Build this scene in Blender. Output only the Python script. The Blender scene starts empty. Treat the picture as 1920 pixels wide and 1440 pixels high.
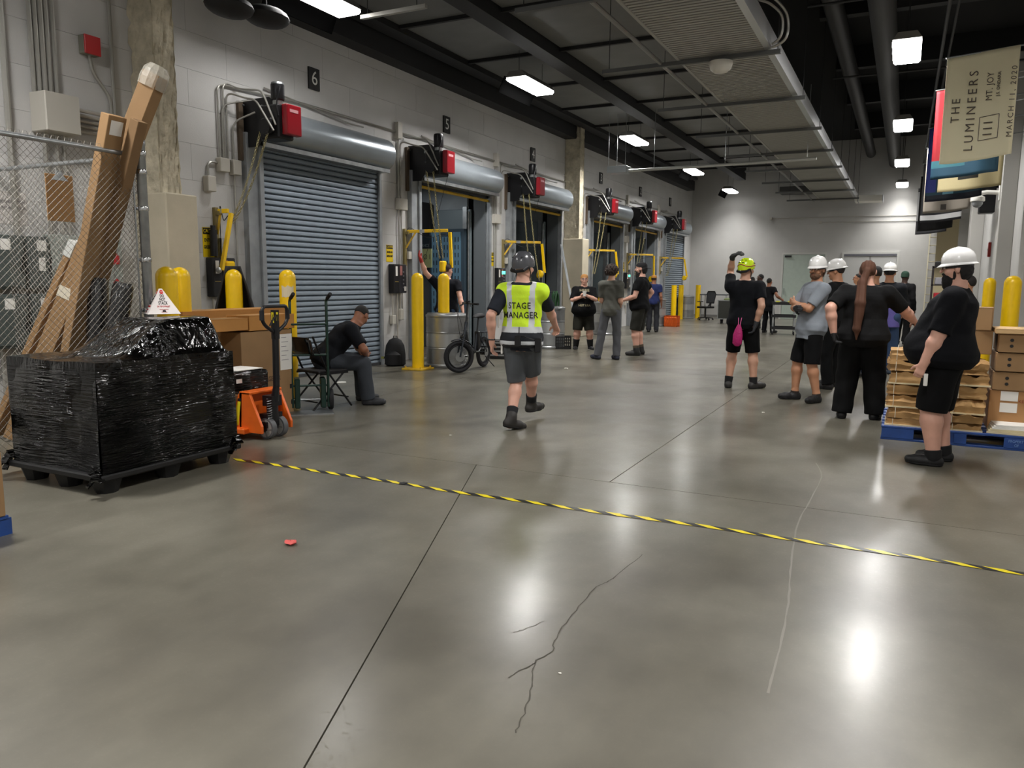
import bpy, bmesh, math, random
import numpy as np
from mathutils import Vector, Matrix
random.seed(7); np.random.seed(7)
PI = math.pi
EXPOSURE = 1.9
SC = bpy.context.scene
COL = SC.collection

# ------------------------------------------------------------------ camera (a photograph of 1920 x 1440 px)
F = 1450.0; ROLL = math.radians(.45); CAMH = 1.52
_U = 735*math.cos(ROLL)-190*math.sin(ROLL); _V = -190*math.cos(ROLL)-735*math.sin(ROLL)
PITCH = math.atan(-_V/F); YAW = math.atan(_U/(F/math.cos(PITCH)))
FW = Vector((-math.sin(YAW)*math.cos(PITCH), math.cos(YAW)*math.cos(PITCH), -math.sin(PITCH)))
RT0 = Vector((math.cos(YAW), math.sin(YAW), 0)); UP0 = RT0.cross(FW)
RT = RT0*math.cos(ROLL)+UP0*math.sin(ROLL); UP = UP0*math.cos(ROLL)-RT0*math.sin(ROLL)
CAM = Vector((0, 0, CAMH))
cd = bpy.data.cameras.new('camera'); cam = bpy.data.objects.new('camera', cd); COL.objects.link(cam)
cd.sensor_fit = 'HORIZONTAL'; cd.sensor_width = 36; cd.lens = 36*F/1920; cd.clip_start = .05; cd.clip_end = 200
cam.matrix_world = Matrix(((RT.x, UP.x, -FW.x, 0), (RT.y, UP.y, -FW.y, 0), (RT.z, UP.z, -FW.z, CAMH), (0, 0, 0, 1)))
SC.camera = cam
# measuring helpers: where a sight line meets the floor, a wall plane, or a given distance
def _ray(u, v): return FW*F+RT*(u-960)-UP*(v-720)
def GZ(u, v, z=0): r = _ray(u, v); return CAM+r*((z-CAMH)/r.z)
def GX(u, v, x): r = _ray(u, v); return CAM+r*(x/r.x)
def GY(u, v, y): r = _ray(u, v); return CAM+r*(y/r.y)
def DP(u, v, d): return CAM+_ray(u, v)/F*d

# ------------------------------------------------------------------ world, exposure
SC.view_settings.view_transform = 'Standard'; SC.view_settings.look = 'None'
SC.view_settings.exposure = EXPOSURE; SC.view_settings.gamma = 1; SC.view_settings.use_curve_mapping = False
w = bpy.data.worlds.new('world'); SC.world = w; w.use_nodes = True
w.node_tree.nodes['Background'].inputs[0].default_value = (.75, .8, .9, 1)
w.node_tree.nodes['Background'].inputs[1].default_value = .02
LAMP_W = 14.0      # glow of the lens itself
LAMP_E = 32.0     # watts of each ceiling lamp
LAMP_SPREAD = math.radians(150)

# ------------------------------------------------------------------ materials
def lin(c):
    if isinstance(c, str):
        c = [int(c[i:i+2], 16)/255 for i in (0, 2, 4)]
    return tuple((x/12.92 if x <= .04045 else ((x+.055)/1.055)**2.4) for x in c)+(1,)
_m = {}
def mat(name, c, rough=.6, metal=0, noise=0, nscale=8, bump=0, bscale=60, coat=0, alpha=1, emit=0, stretch=None, spec=.5, rvar=0):
    if name in _m: return _m[name]
    m = bpy.data.materials.new(name); m.use_nodes = True; nt = m.node_tree; b = nt.nodes['Principled BSDF']
    c = lin(c) if (isinstance(c, str) or len(c) == 3) else c
    b.inputs['Base Color'].default_value = c; b.inputs['Roughness'].default_value = rough; b.inputs['Metallic'].default_value = metal
    b.inputs['Specular IOR Level'].default_value = .2 if name.startswith('cloth_') else spec
    if coat: b.inputs['Coat Weight'].default_value = coat; b.inputs['Coat Roughness'].default_value = .08
    if alpha < 1: b.inputs['Alpha'].default_value = alpha
    if emit: b.inputs['Emission Color'].default_value = c; b.inputs['Emission Strength'].default_value = emit
    def coords(sc):
        tc = nt.nodes.new('ShaderNodeTexCoord'); mp = nt.nodes.new('ShaderNodeMapping')
        if stretch: mp.inputs['Scale'].default_value = stretch
        nt.links.new(tc.outputs['Object'], mp.inputs[0])
        n = nt.nodes.new('ShaderNodeTexNoise'); n.inputs['Scale'].default_value = sc; n.inputs['Detail'].default_value = 5
        nt.links.new(mp.outputs[0], n.inputs['Vector']); return n
    if noise:
        n = coords(nscale); r = nt.nodes.new('ShaderNodeValToRGB')
        r.color_ramp.elements[0].position = .3; r.color_ramp.elements[1].position = .7
        r.color_ramp.elements[0].color = tuple(x*(1-noise) for x in c[:3])+(1,)
        r.color_ramp.elements[1].color = tuple(min(1, x*(1+noise)) for x in c[:3])+(1,)
        nt.links.new(n.outputs[0], r.inputs[0]); nt.links.new(r.outputs[0], b.inputs['Base Color'])
        if rvar:
            mr = nt.nodes.new('ShaderNodeMapRange'); mr.inputs[3].default_value = max(0, rough-rvar); mr.inputs[4].default_value = rough+rvar
            nt.links.new(n.outputs[0], mr.inputs[0]); nt.links.new(mr.outputs[0], b.inputs['Roughness'])
    if bump:
        n = coords(bscale); bp = nt.nodes.new('ShaderNodeBump'); bp.inputs['Strength'].default_value = bump; bp.inputs['Distance'].default_value = .02
        nt.links.new(n.outputs[0], bp.inputs['Height']); nt.links.new(bp.outputs[0], b.inputs['Normal'])
    _m[name] = m; return m

# ------------------------------------------------------------------ mesh builder
class MB:
    def __init__(s, M=None): s.v = []; s.f = []; s.mi = []; s.M = M or Matrix.Identity(4); s.cur = 0
    def add(s, vs, fs):
        o = len(s.v); s.v += [tuple(s.M @ Vector(p)) for p in vs]; s.f += [tuple(i+o for i in f) for f in fs]; s.mi += [s.cur]*len(fs); return s
    def box(s, x0, x1, y0, y1, z0, z1):
        vs = [(x, y, z) for z in (z0, z1) for y in (y0, y1) for x in (x0, x1)]
        return s.add(vs, [(0, 2, 3, 1), (4, 5, 7, 6), (0, 1, 5, 4), (2, 6, 7, 3), (0, 4, 6, 2), (1, 3, 7, 5)])
    def cbox(s, c, sz): return s.box(c[0]-sz[0]/2, c[0]+sz[0]/2, c[1]-sz[1]/2, c[1]+sz[1]/2, c[2]-sz[2]/2, c[2]+sz[2]/2)
    def beam(s, a, b, w, h, up=(0, 0, 1)):
        a = Vector(a); b = Vector(b); d = (b-a).normalized(); r = d.cross(Vector(up))
        if r.length < 1e-4: r = d.cross(Vector((0, 1, 0)))
        r.normalize(); u = r.cross(d); vs = []
        for p in (a, b):
            for sx, sy in ((-1, -1), (1, -1), (1, 1), (-1, 1)): vs.append(p+r*sx*w/2+u*sy*h/2)
        return s.add(vs, [(3, 2, 1, 0), (4, 5, 6, 7), (0, 1, 5, 4), (1, 2, 6, 5), (2, 3, 7, 6), (3, 0, 4, 7)])
    def loft(s, pts, radii, n=10, cap=True, closed=False, ry=None):
        pts = [Vector(p) for p in pts]; k = len(pts); rings = []
        if not hasattr(radii, '__len__'): radii = [radii]*k
        prev = None; vs = []
        for i, p in enumerate(pts):
            if closed: d = pts[(i+1) % k]-pts[i-1]
            else: d = pts[min(i+1, k-1)]-pts[max(i-1, 0)]
            d.normalize()
            if prev is None:
                r = d.cross(Vector((0, 0, 1)))
                if r.length < .05: r = d.cross(Vector((0, 1, 0)))
            else: r = prev-d*prev.dot(d)
            r.normalize(); prev = r; u = d.cross(r)
            for j in range(n):
                a = 2*PI*j/n; rr = radii[i]; rv = rr if ry is None else rr*ry
                vs.append(p+r*math.cos(a)*rr+u*math.sin(a)*rv)
        fs = []
        for i in range(k if closed else k-1):
            i2 = (i+1) % k
            for j in range(n):
                j2 = (j+1) % n; fs.append((i*n+j, i*n+j2, i2*n+j2, i2*n+j))
        if cap and not closed: fs.append(tuple(reversed(range(n)))); fs.append(tuple((k-1)*n+j for j in range(n)))
        return s.add(vs, fs)
    def cyl(s, a, b, r, r2=None, n=14, cap=True): return s.loft([a, b], [r, r if r2 is None else r2], n, cap)
    def lathe(s, prof, n=24, c=(0, 0, 0), cap=True, sx=1, sy=1):
        vs = []; k = len(prof)
        for r, z in prof:
            for j in range(n):
                a = 2*PI*j/n; vs.append((c[0]+r*math.cos(a)*sx, c[1]+r*math.sin(a)*sy, c[2]+z))
        fs = []
        for i in range(k-1):
            for j in range(n):
                j2 = (j+1) % n; fs.append((i*n+j, i*n+j2, (i+1)*n+j2, (i+1)*n+j))
        if cap: fs.append(tuple(reversed(range(n)))); fs.append(tuple((k-1)*n+j for j in range(n)))
        return s.add(vs, fs)
    def prism(s, poly, axis, a, b):
        """polygon of 2-D points extruded between a and b along axis 'x','y','z'"""
        def P(p, t): return {'x': (t, p[0], p[1]), 'y': (p[0], t, p[1]), 'z': (p[0], p[1], t)}[axis]
        n = len(poly); vs = [P(p, a) for p in poly]+[P(p, b) for p in poly]
        fs = [tuple(reversed(range(n))), tuple(range(n, 2*n))]+[(i, (i+1) % n, (i+1) % n+n, i+n) for i in range(n)]
        return s.add(vs, fs)
    def ball(s, c, r, n=14, m=8, sc=(1, 1, 1)):
        pr = [(max(1e-4, r*math.sin(PI*i/m)), -r*math.cos(PI*i/m)) for i in range(m+1)]
        vs = []; fs = []
        for rr, z in pr:
            for j in range(n):
                a = 2*PI*j/n; vs.append((c[0]+rr*math.cos(a)*sc[0], c[1]+rr*math.sin(a)*sc[1], c[2]+z*sc[2]))
        for i in range(m):
            for j in range(n):
                j2 = (j+1) % n; fs.append((i*n+j, i*n+j2, (i+1)*n+j2, (i+1)*n+j))
        return s.add(vs, fs)
    def mesh(s, name, mats, smooth=False):
        me = bpy.data.meshes.new(name); me.from_pydata(s.v, [], s.f)
        if not isinstance(mats, (list, tuple)): mats = [mats]
        for m in mats: me.materials.append(m)
        if len(mats) > 1: me.polygons.foreach_set('material_index', s.mi)
        bm = bmesh.new(); bm.from_mesh(me); bmesh.ops.recalc_face_normals(bm, faces=bm.faces)
        bm.to_mesh(me); bm.free()
        if smooth:
            me.polygons.foreach_set('use_smooth', [True]*len(me.polygons))
            try: me.set_sharp_from_angle(angle=math.radians(40 if smooth is True else smooth))
            except Exception: pass
        me.update(); return me
def obj(name, mb, m, parent=None, smooth=False, bevel=0, label=None, seg=1):
    me = mb.mesh(name, m, smooth) if isinstance(mb, MB) else mb
    o = bpy.data.objects.new(name, me); COL.objects.link(o)
    if parent: o.parent = parent
    if bevel:
        b = o.modifiers.new('bevel', 'BEVEL'); b.width = bevel; b.segments = seg; b.limit_method = 'ANGLE'; b.angle_limit = .7
    if label: o['label'] = label
    return o
def thing(name, label, cat, loc=(0, 0, 0), rz=0, group=None, kind=None):
    o = bpy.data.objects.new(name, None); COL.objects.link(o); o.empty_display_size = .1
    o.location = loc; o.rotation_euler = (0, 0, rz)
    if label: o['label'] = label
    if cat: o['category'] = cat
    if group: o['group'] = group
    if kind: o['kind'] = kind
    return o
def tag(o, label, cat, group=None, kind=None):
    o['label'] = label; o['category'] = cat
    if group: o['group'] = group
    if kind: o['kind'] = kind
    return o
def struct(name, mb=None, m=None, label=None, **k):
    if mb is None: o = bpy.data.objects.new(name, None); COL.objects.link(o)
    else: o = obj(name, mb, m, **k)
    o['kind'] = 'structure'
    if label: o['label'] = label
    return o
def dup(root, loc=None, rz=None, label=None, group=None):
    r = root.copy(); COL.objects.link(r)
    if loc is not None: r.location = loc
    if rz is not None: r.rotation_euler = (0, 0, rz)
    if label: r['label'] = label
    if group: r['group'] = group
    for ch in root.children:
        c = ch.copy(); COL.objects.link(c); c.parent = r
        for g in ch.children:
            d = g.copy(); COL.objects.link(d); d.parent = c
    return r
def text(name, body, size, M, m, parent=None, extr=.001, sx=1, align='CENTER', space=1, bold=0):
    """flat lettering; M is the world/local matrix (x = reading direction, y = up of letters, z = normal)"""
    c = bpy.data.curves.new(name, 'FONT'); c.body = body; c.size = size; c.extrude = extr; c.align_x = align; c.align_y = 'CENTER'
    c.space_character = space; c.offset = bold; c.resolution_u = 3
    c.materials.append(m); o = bpy.data.objects.new(name, c); COL.objects.link(o)
    o.parent = parent; o.matrix_local = M @ Matrix.Diagonal((sx, 1, 1, 1)); return o
def frame(o, x, y, z=None):
    x = Vector(x).normalized(); y = Vector(y).normalized(); z = x.cross(y).normalized(); y = z.cross(x)
    return Matrix(((x.x, y.x, z.x, o[0]), (x.y, y.y, z.y, o[1]), (x.z, y.z, z.z, o[2]), (0, 0, 0, 1)))
def bez(pts, n=5):
    """round the corners of a polyline"""
    pts = [Vector(p) for p in pts]; out = [pts[0]]
    for i in range(1, len(pts)-1):
        a, b, c = pts[i-1], pts[i], pts[i+1]
        r = min((b-a).length, (c-b).length)*.45
        p, q = b+(a-b).normalized()*min(r, .12), b+(c-b).normalized()*min(r, .12)
        for k in range(n+1):
            t = k/n; out.append(p*(1-t)**2+b*2*t*(1-t)+q*t*t)
    out.append(pts[-1]); return out
def cat_curve(pts, n=8):
    pts = [Vector(p) for p in pts]; out = []
    for i in range(len(pts)-1):
        p0 = pts[max(i-1, 0)]; p1 = pts[i]; p2 = pts[i+1]; p3 = pts[min(i+2, len(pts)-1)]
        for k in range(n):
            t = k/n; out.append(.5*((2*p1)+(p2-p0)*t+(2*p0-5*p1+4*p2-p3)*t*t+(3*p1-p0-3*p2+p3)*t**3))
    out.append(pts[-1]); return out
# ================================================================== materials of the place
def wall_mat(name, c, streak=.06, rough=.55):
    m = mat(name, c, rough, noise=streak, nscale=1.3, bump=.12, bscale=90); return m
M_WALL = wall_mat('painted_block', 'c2c1bf')
M_BACK = wall_mat('painted_wall', 'b6b5b2')
M_BLACK = mat('black_paint', '131313', .7)
M_DECK = mat('ceiling_black', '0b0b0c', .9)
M_STEEL = mat('galvanised_steel', 'a2a5a6', .38, .85, noise=.18, nscale=9)
M_JAMB = mat('jamb_steel', '95999c', .45, .4, noise=.15, nscale=5)
M_SLAT = mat('shutter_grey', '8c98a4', .4, .25, noise=.06, nscale=4)
M_HOOD = mat('hood_grey', '98a0a6', .28, .5, noise=.05, nscale=3)
M_CONDUIT = mat('conduit', 'a9a7a0', .4, .6)
M_PAINTCOND = mat('painted_conduit', 'b0aba2', .5)
M_BOXW = mat('painted_box', 'b9b5ab', .5)
M_BLK = mat('black_metal', '17171a', .4, .2)
M_RED = mat('red_cover', '94101f', .32, .1, coat=.4)
M_YEL = mat('yellow_paint', 'f2c500', .35, noise=.05, nscale=6)
M_YELD = mat('yellow_old', 'd1a92a', .5, noise=.15, nscale=10)
M_WHITE = mat('white_paint', 'e6e4de', .45)
M_WHITEL = mat('letter_white', 'd8d8d2', .5)
M_INK = mat('ink_black', '111111', .6)
M_RINK = mat('ink_red', 'b52a2a', .6)
M_CONC = mat('rough_concrete', 'bdb49e', .9, noise=.2, nscale=9, bump=1, bscale=16)
M_CONCS = mat('smooth_concrete', 'b7ae99', .85, noise=.08, nscale=3, bump=.1, bscale=60)
M_RUB = mat('black_rubber', '16161a', .75)
M_CHROME = mat('chrome', 'd6d8da', .15, 1)
M_CARD = mat('cardboard', '94744f', .8, noise=.07, nscale=5)
M_CARDD = mat('cardboard_dark', '7c6040', .85, noise=.08, nscale=5)
M_DUCT = mat('duct_grey', '8f8f8d', .5, .25, noise=.08, nscale=2)
M_DUCTR = mat('duct_rib', 'a3a19a', .5, .2, noise=.08, nscale=2)
M_PANEL = mat('ceiling_panel', '6a6a68', .6, .1, noise=.1, nscale=2)
M_BEAM = mat('beam_black', '101012', .65)
M_GLASS = mat('frosted_glass', 'a9b5ab', .35, 0, noise=.04)
M_EMIT = mat('lamp_lens', (1, .985, .96, 1), .4, emit=LAMP_W)

# ================================================================== floor: a dark screed with saw-cut slabs laid on it
def floor_material():
    m = bpy.data.materials.new('polished_concrete'); m.use_nodes = True; nt = m.node_tree; b = nt.nodes['Principled BSDF']
    N = nt.nodes.new; L = nt.links.new
    tc = N('ShaderNodeNewGeometry')
    def noise(scale, detail=6, mp=None, rough=.55):
        n = N('ShaderNodeTexNoise'); n.inputs['Scale'].default_value = scale; n.inputs['Detail'].default_value = detail; n.inputs['Roughness'].default_value = rough
        mm = N('ShaderNodeMapping'); mm.inputs['Scale'].default_value = mp or (1, 1, 1); L(tc.outputs['Position'], mm.inputs[0]); L(mm.outputs[0], n.inputs['Vector']); return n
    n1 = noise(.55, 5); n2 = noise(3.5, 6, (1, .6, 1)); n3 = noise(55, 3)
    r1 = N('ShaderNodeValToRGB'); r1.color_ramp.elements[0].position = .36; r1.color_ramp.elements[1].position = .64
    r1.color_ramp.elements[0].color = lin('5a564b'); r1.color_ramp.elements[1].color = lin('7d796d'); L(n1.outputs[0], r1.inputs[0])
    r2 = N('ShaderNodeValToRGB'); r2.color_ramp.elements[0].position = .35; r2.color_ramp.elements[1].position = .65
    r2.color_ramp.elements[0].color = (.80, .80, .79, 1); r2.color_ramp.elements[1].color = (1, 1, 1, 1); L(n2.outputs[0], r2.inputs[0])
    mx = N('ShaderNodeMix'); mx.data_type = 'RGBA'; mx.blend_type = 'MULTIPLY'; mx.inputs[0].default_value = 1
    L(r1.outputs[0], mx.inputs[6]); L(r2.outputs[0], mx.inputs[7])
    r3 = N('ShaderNodeValToRGB'); r3.color_ramp.elements[0].position = .24; r3.color_ramp.elements[1].position = .34
    r3.color_ramp.elements[0].color = (.88, .88, .88, 1); r3.color_ramp.elements[1].color = (1, 1, 1, 1); L(n3.outputs[0], r3.inputs[0])
    mx2 = N('ShaderNodeMix'); mx2.data_type = 'RGBA'; mx2.blend_type = 'MULTIPLY'; mx2.inputs[0].default_value = .8
    L(mx.outputs[2], mx2.inputs[6]); L(r3.outputs[0], mx2.inputs[7]); L(mx2.outputs[2], b.inputs['Base Color'])
    n4 = noise(1.6, 6); mr = N('ShaderNodeMapRange'); mr.inputs[1].default_value = .3; mr.inputs[2].default_value = .7
    mr.inputs[3].default_value = .30; mr.inputs[4].default_value = .40; L(n4.outputs[0], mr.inputs[0])
    L(mr.outputs[0], b.inputs['Roughness'])
    bp = N('ShaderNodeBump'); bp.inputs['Strength'].default_value = .02; bp.inputs['Distance'].default_value = .01; L(n2.outputs[0], bp.inputs['Height']); L(bp.outputs[0], b.inputs['Normal'])
    b.inputs['Specular IOR Level'].default_value = .45; b.inputs['Coat Roughness'].default_value = .19
    cw = N('ShaderNodeMapRange'); cw.inputs[1].default_value = .36; cw.inputs[2].default_value = .42; cw.inputs[3].default_value = 0; cw.inputs[4].default_value = .3; L(n3.outputs[0], cw.inputs[0]); L(cw.outputs[0], b.inputs['Coat Weight'])
    return m
M_FLOOR = floor_material()
XL, XR, YB, YF = -8.3, 2.1, 33.6, -7.0
floor = struct('floor', MB().box(XL-6, XR+3, YF, YB+.4, -.20, -.012), mat('joint_dark', '26251f', .9))
def clip(poly, p, n):
    out = []
    for i in range(len(poly)):
        a, b = poly[i], poly[(i+1) % len(poly)]
        da = (a[0]-p[0])*n[0]+(a[1]-p[1])*n[1]; db = (b[0]-p[0])*n[0]+(b[1]-p[1])*n[1]
        if da >= 0: out.append(a)
        if (da >= 0) != (db >= 0): t = da/(da-db); out.append((a[0]+(b[0]-a[0])*t, a[1]+(b[1]-a[1])*t))
    return out
# saw cuts: (point, point, half width)
J0, J1 = GZ(570, 1440), GZ(860, 930); K1, K3 = GZ(440, 838), GZ(1700, 930)
cuts_near = [((J0.x, J0.y), (J1.x, J1.y))]
def split(polys, a, b, w=.0035):
    d = Vector((b[0]-a[0], b[1]-a[1])).normalized(); n = (-d.y, d.x); res = []
    for P in polys:
        for s in (1, -1):
            q = clip(P, (a[0]+n[0]*w*s, a[1]+n[1]*w*s), (n[0]*s, n[1]*s))
            if len(q) > 2: res.append(q)
    return res
ky = .5*(K1.y+K3.y)-.1
near = [[(XL, YF), (XR, YF), (XR, ky-.0035), (XL, ky-.0035)]]
near = split(near, (J0.x, J0.y), (J1.x, J1.y)); near = split(near, (3, -2), (3+1, -2+4)); near = split(near, (-9, -1.2), (4, -1.25))
strip = [[(XL, ky+.0035), (-6.03, ky+.0035), (-6.03, YB), (XL, YB)]]
for yy in (9.7, 15.2, 20.6, 26.8): strip = split(strip, (-9, yy), (0, yy))
far = [[(-6.023, ky+.0035), (XR, ky+.0035), (XR, YB), (-6.023, YB)]]
far = split(far, (-1.9, 0), (-1.9, 1))
for yy in (12.6, 20.2, 27.6): far = split(far, (-9, yy), (0, yy+.02))
for P in near+strip+far: obj('slab', MB().prism(P, 'z', -.02, 0), M_FLOOR, floor)
def ribbon(name, px, w, m, parent, z=.0015, jit=0):
    pts = [GZ(u, v) for u, v in px]; pts = cat_curve(pts, 6); mb = MB(); vs = []; fs = []
    for i, p in enumerate(pts):
        d = (pts[min(i+1, len(pts)-1)]-pts[max(i-1, 0)]); d.normalize(); n = Vector((-d.y, d.x, 0))
        j = random.uniform(-jit, jit); ww = w*random.uniform(.5, 1.2) if jit else w
        vs += [(p.x+n.x*(j+ww), p.y+n.y*(j+ww), z), (p.x+n.x*(j-ww), p.y+n.y*(j-ww), z)]
    fs = [(2*i, 2*i+1, 2*i+3, 2*i+2) for i in range(len(pts)-1)]; mb.add(vs, fs); return obj(name, mb, m, parent)
M_CRACK = mat('crack_dark', '4a473f', .9); M_SCUFF = mat('scuff_pale', '7f7b70', .35)
ribbon('crack', [(1205, 1040), (1150, 1085), (1120, 1100), (1080, 1145), (1045, 1190), (1035, 1220), (1003, 1243), (1000, 1280), (985, 1330), (968, 1375)], .003, M_CRACK, floor, jit=.006)
ribbon('crack', [(1003, 1243), (975, 1258), (955, 1272)], .003, M_CRACK, floor, jit=.005)
ribbon('crack', [(1020, 1165), (985, 1180), (962, 1186)], .002, M_CRACK, floor, jit=.005)
ribbon('scuff_mark', [(1530, 868), (1540, 895), (1515, 945), (1495, 985), (1483, 1060), (1478, 1130), (1462, 1215), (1440, 1300)], .005, M_SCUFF, floor, jit=.002)
floor['label'] = 'grey polished concrete floor with saw-cut joints'

# ================================================================== left wall: block courses with door openings
OPEN_W, OPEN_H = 2.78, 3.5
DOORS = [(6, 9.80), (5, 13.83), (4, 17.80), (3, 22.88), (2, 26.80), (1, 30.66)]
wl = struct('wall_left', label='painted block wall along the loading doors')
holes = [(c-OPEN_W/2, c+OPEN_W/2, 0, OPEN_H) for _, c in DOORS]
def cut_rect(r, holes):
    rs = [r]
    for h in holes:
        nr = []
        for a in rs:
            y0, y1, z0, z1 = a
            if h[1] <= y0 or h[0] >= y1 or h[3] <= z0 or h[2] >= z1: nr.append(a); continue
            if y0 < h[0]: nr.append((y0, h[0], z0, z1))
            if y1 > h[1]: nr.append((h[1], y1, z0, z1))
            m0, m1 = max(y0, h[0]), min(y1, h[1])
            if z1 > h[3]: nr.append((m0, m1, h[3], z1))
            if z0 < h[2]: nr.append((m0, m1, z0, h[2]))
        rs = nr
    return rs
mb = MB()
for r in cut_rect((YF, YB+.3, 0, 7.0), holes): mb.box(XL-.30, XL-.012, r[0], r[1], r[2], r[3])
obj('backing', mb, mat('mortar', 'aeaaa3', .8), wl)
_bm = {}
BL, BH = 1.30, .46
row = 0; z = 0
far_blocks = MB()
while z < 5.5:
    y = YF-(row % 2)*BL/2
    while y < YB:
        for (a, b, c, d) in cut_rect((max(y, YF), min(y+BL, YB), z, z+BH), holes):
            if b-a < .03 or d-c < .03: continue
            a, b, c, d = a+.0016, b-.0016, c+.0016, d-.0016
            if b < 2.5 or a > 20.4 or z > 4.6: far_blocks.box(XL-.02, XL, a, b, c, d); continue
            k = (round(b-a, 3), round(d-c, 3))
            if k not in _bm: _bm[k] = MB().box(-.02, 0, 0, b-a, 0, d-c).mesh('block', M_WALL)
            o = obj('block', _bm[k], None, wl); o.location = (XL, a, c)
        y += BL
    z += BH; row += 1
o = obj('block_courses', far_blocks, M_WALL, wl); o['kind'] = 'stuff'
# back, right, front walls
struct('wall_back', MB().box(XL-.3, XR+3, YB, YB+.3, 0, 7), M_BACK, 'smooth grey painted end wall')
struct('wall_front', MB().box(XL-.3, XR+3, YF-.3, YF, 0, 7), M_BACK)
struct('ceiling', MB().box(XL-.3, XR+3, YF, YB+.3, 7, 7.2), M_DECK, 'black painted roof deck')
struct('baseboard_back', MB().box(XL, XR, YB-.012, YB, 0, .1), mat('base_grey', '7b7a77', .6))
# right wall with pilasters and recessed door bays
wr = struct('wall_right', label='painted wall with pilasters along the right side')
mb = MB(); mb.box(XR, XR+.3, YF, YB, 0, 7); obj('backing', mb, M_BACK, wr)
for y0, y1, d in ((16.2, 16.9, .26), (20.6, 21.2, .3), (28.4, 29.2, .36), (9.0, 15.2, .1)):
    obj('pilaster', MB().box(XR-d, XR-.002, y0, y1, 0, 6.9), mat('pilaster_paint', 'b9b7b2', .5), wr, bevel=.01)
obj('soffit', MB().prism([(3.05, 16.9), (2.85, 16.9), (2.85, 15.2), (6.9, 15.2), (6.9, 16.9)], 'x', XR-.3, XR-.003) if 0 else MB().box(XR-.3, XR-.003, 15.2, 16.2, 2.9, 6.9), mat('bay_grey', '55585a', .6), wr)
d7 = struct('door_7', label='grey steel door in the right wall behind the yellow posts')
obj('door_leaf', MB().box(XR-.06, XR-.01, 17.1, 18.6, 0, 2.95), mat('door_grey', '6d7375', .5), d7, bevel=.01)
obj('door_frame', MB().box(XR-.16, XR-.004, 15.4, 15.75, 0, 2.9), mat('frame_green', '3c4540', .5), d7, bevel=.01)
d8 = struct('door_8', label='white framed door far along the right wall')
obj('door_frame', MB().box(XR-.08, XR-.004, 21.9, 22.0, 0, 2.3).box(XR-.08, XR-.004, 23.4, 23.5, 0, 2.3).box(XR-.08, XR-.004, 21.9, 23.5, 2.3, 2.42), M_WHITE, d8)
obj('door_leaf', MB().box(XR-.05, XR-.003, 22.0, 23.4, 0, 2.3), mat('door_pale', '8f9091', .5), d8)
# back-wall doors
def framed(name, x0, x1, top, leafm, label, two=False):
    d = struct(name, label=label)
    obj('door_frame', MB().box(x0-.08, x0, YB-.06, YB-.002, 0, top).box(x1, x1+.08, YB-.06, YB-.002, 0, top).box(x0-.08, x1+.08, YB-.06, YB-.002, top, top+.08), mat('frame_pale', 'bfbfba', .5), d)
    if two:
        xm = (x0+x1)/2
        for a, b in ((x0+.01, xm-.02), (xm+.02, x1-.01)): obj('door_leaf', MB().box(a, b, YB-.045, YB-.003, .01, top-.09), leafm, d)
        obj('header_seal', MB().box(x0, x1, YB-.07, YB-.004, top-.08, top), mat('seal_dark', '5f5f66', .5), d)
    else:
        obj('door_leaf', MB().box(x0+.01, x1-.01, YB-.045, YB-.003, .01, top-.01), leafm, d)
        obj('door_closer', MB().box(x0+.05, x0+.3, YB-.1, YB-.046, top-.12, top-.04), M_BLK, d)
        obj('door_handle', MB().cyl((x0+.08, YB-.09, 1.0), (x0+.08, YB-.09, 1.25), .015), M_STEEL, d)
    return d
p, q = GY(1470, 478, YB), GY(1545, 478, YB); framed('door_9', p.x, q.x+.05, 2.62, M_GLASS, 'frosted glass door in the end wall beside the utility cart')
p, q = GY(1583, 478, YB), GY(1682, 478, YB); framed('door_10', p.x, q.x, 2.62, mat('door_white', 'b7b7b5', .5), 'pale double doors in the end wall', True)
# conduits on the back wall
def pix_pipe(name, pts, r, m, parent, n=6, rnd=True): return obj(name, MB().loft(bez(pts, 4) if rnd else pts, r, n), m, parent, smooth=True)
t = struct('trim_1', label='thin conduit run across the end wall')
a = GY(1446, 410, YB-.03); b = GY(1730, 405, YB-.03)
obj('conduit', MB().cyl(a, (XR-.2, a.y, a.z), .012, n=6), M_PAINTCOND, t)
obj('conduit', MB().cyl((a.x+1.9, a.y, a.z-.2), (XR-.2, a.y, a.z-.2), .012, n=6), M_PAINTCOND, t)
obj('box', MB().cbox((a.x, a.y-.03, a.z), (.1, .08, .1)), M_BOXW, t)
obj('box', MB().cbox((a.x+1.9, a.y-.03, a.z-.2), (.1, .08, .1)), M_BOXW, t)
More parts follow.
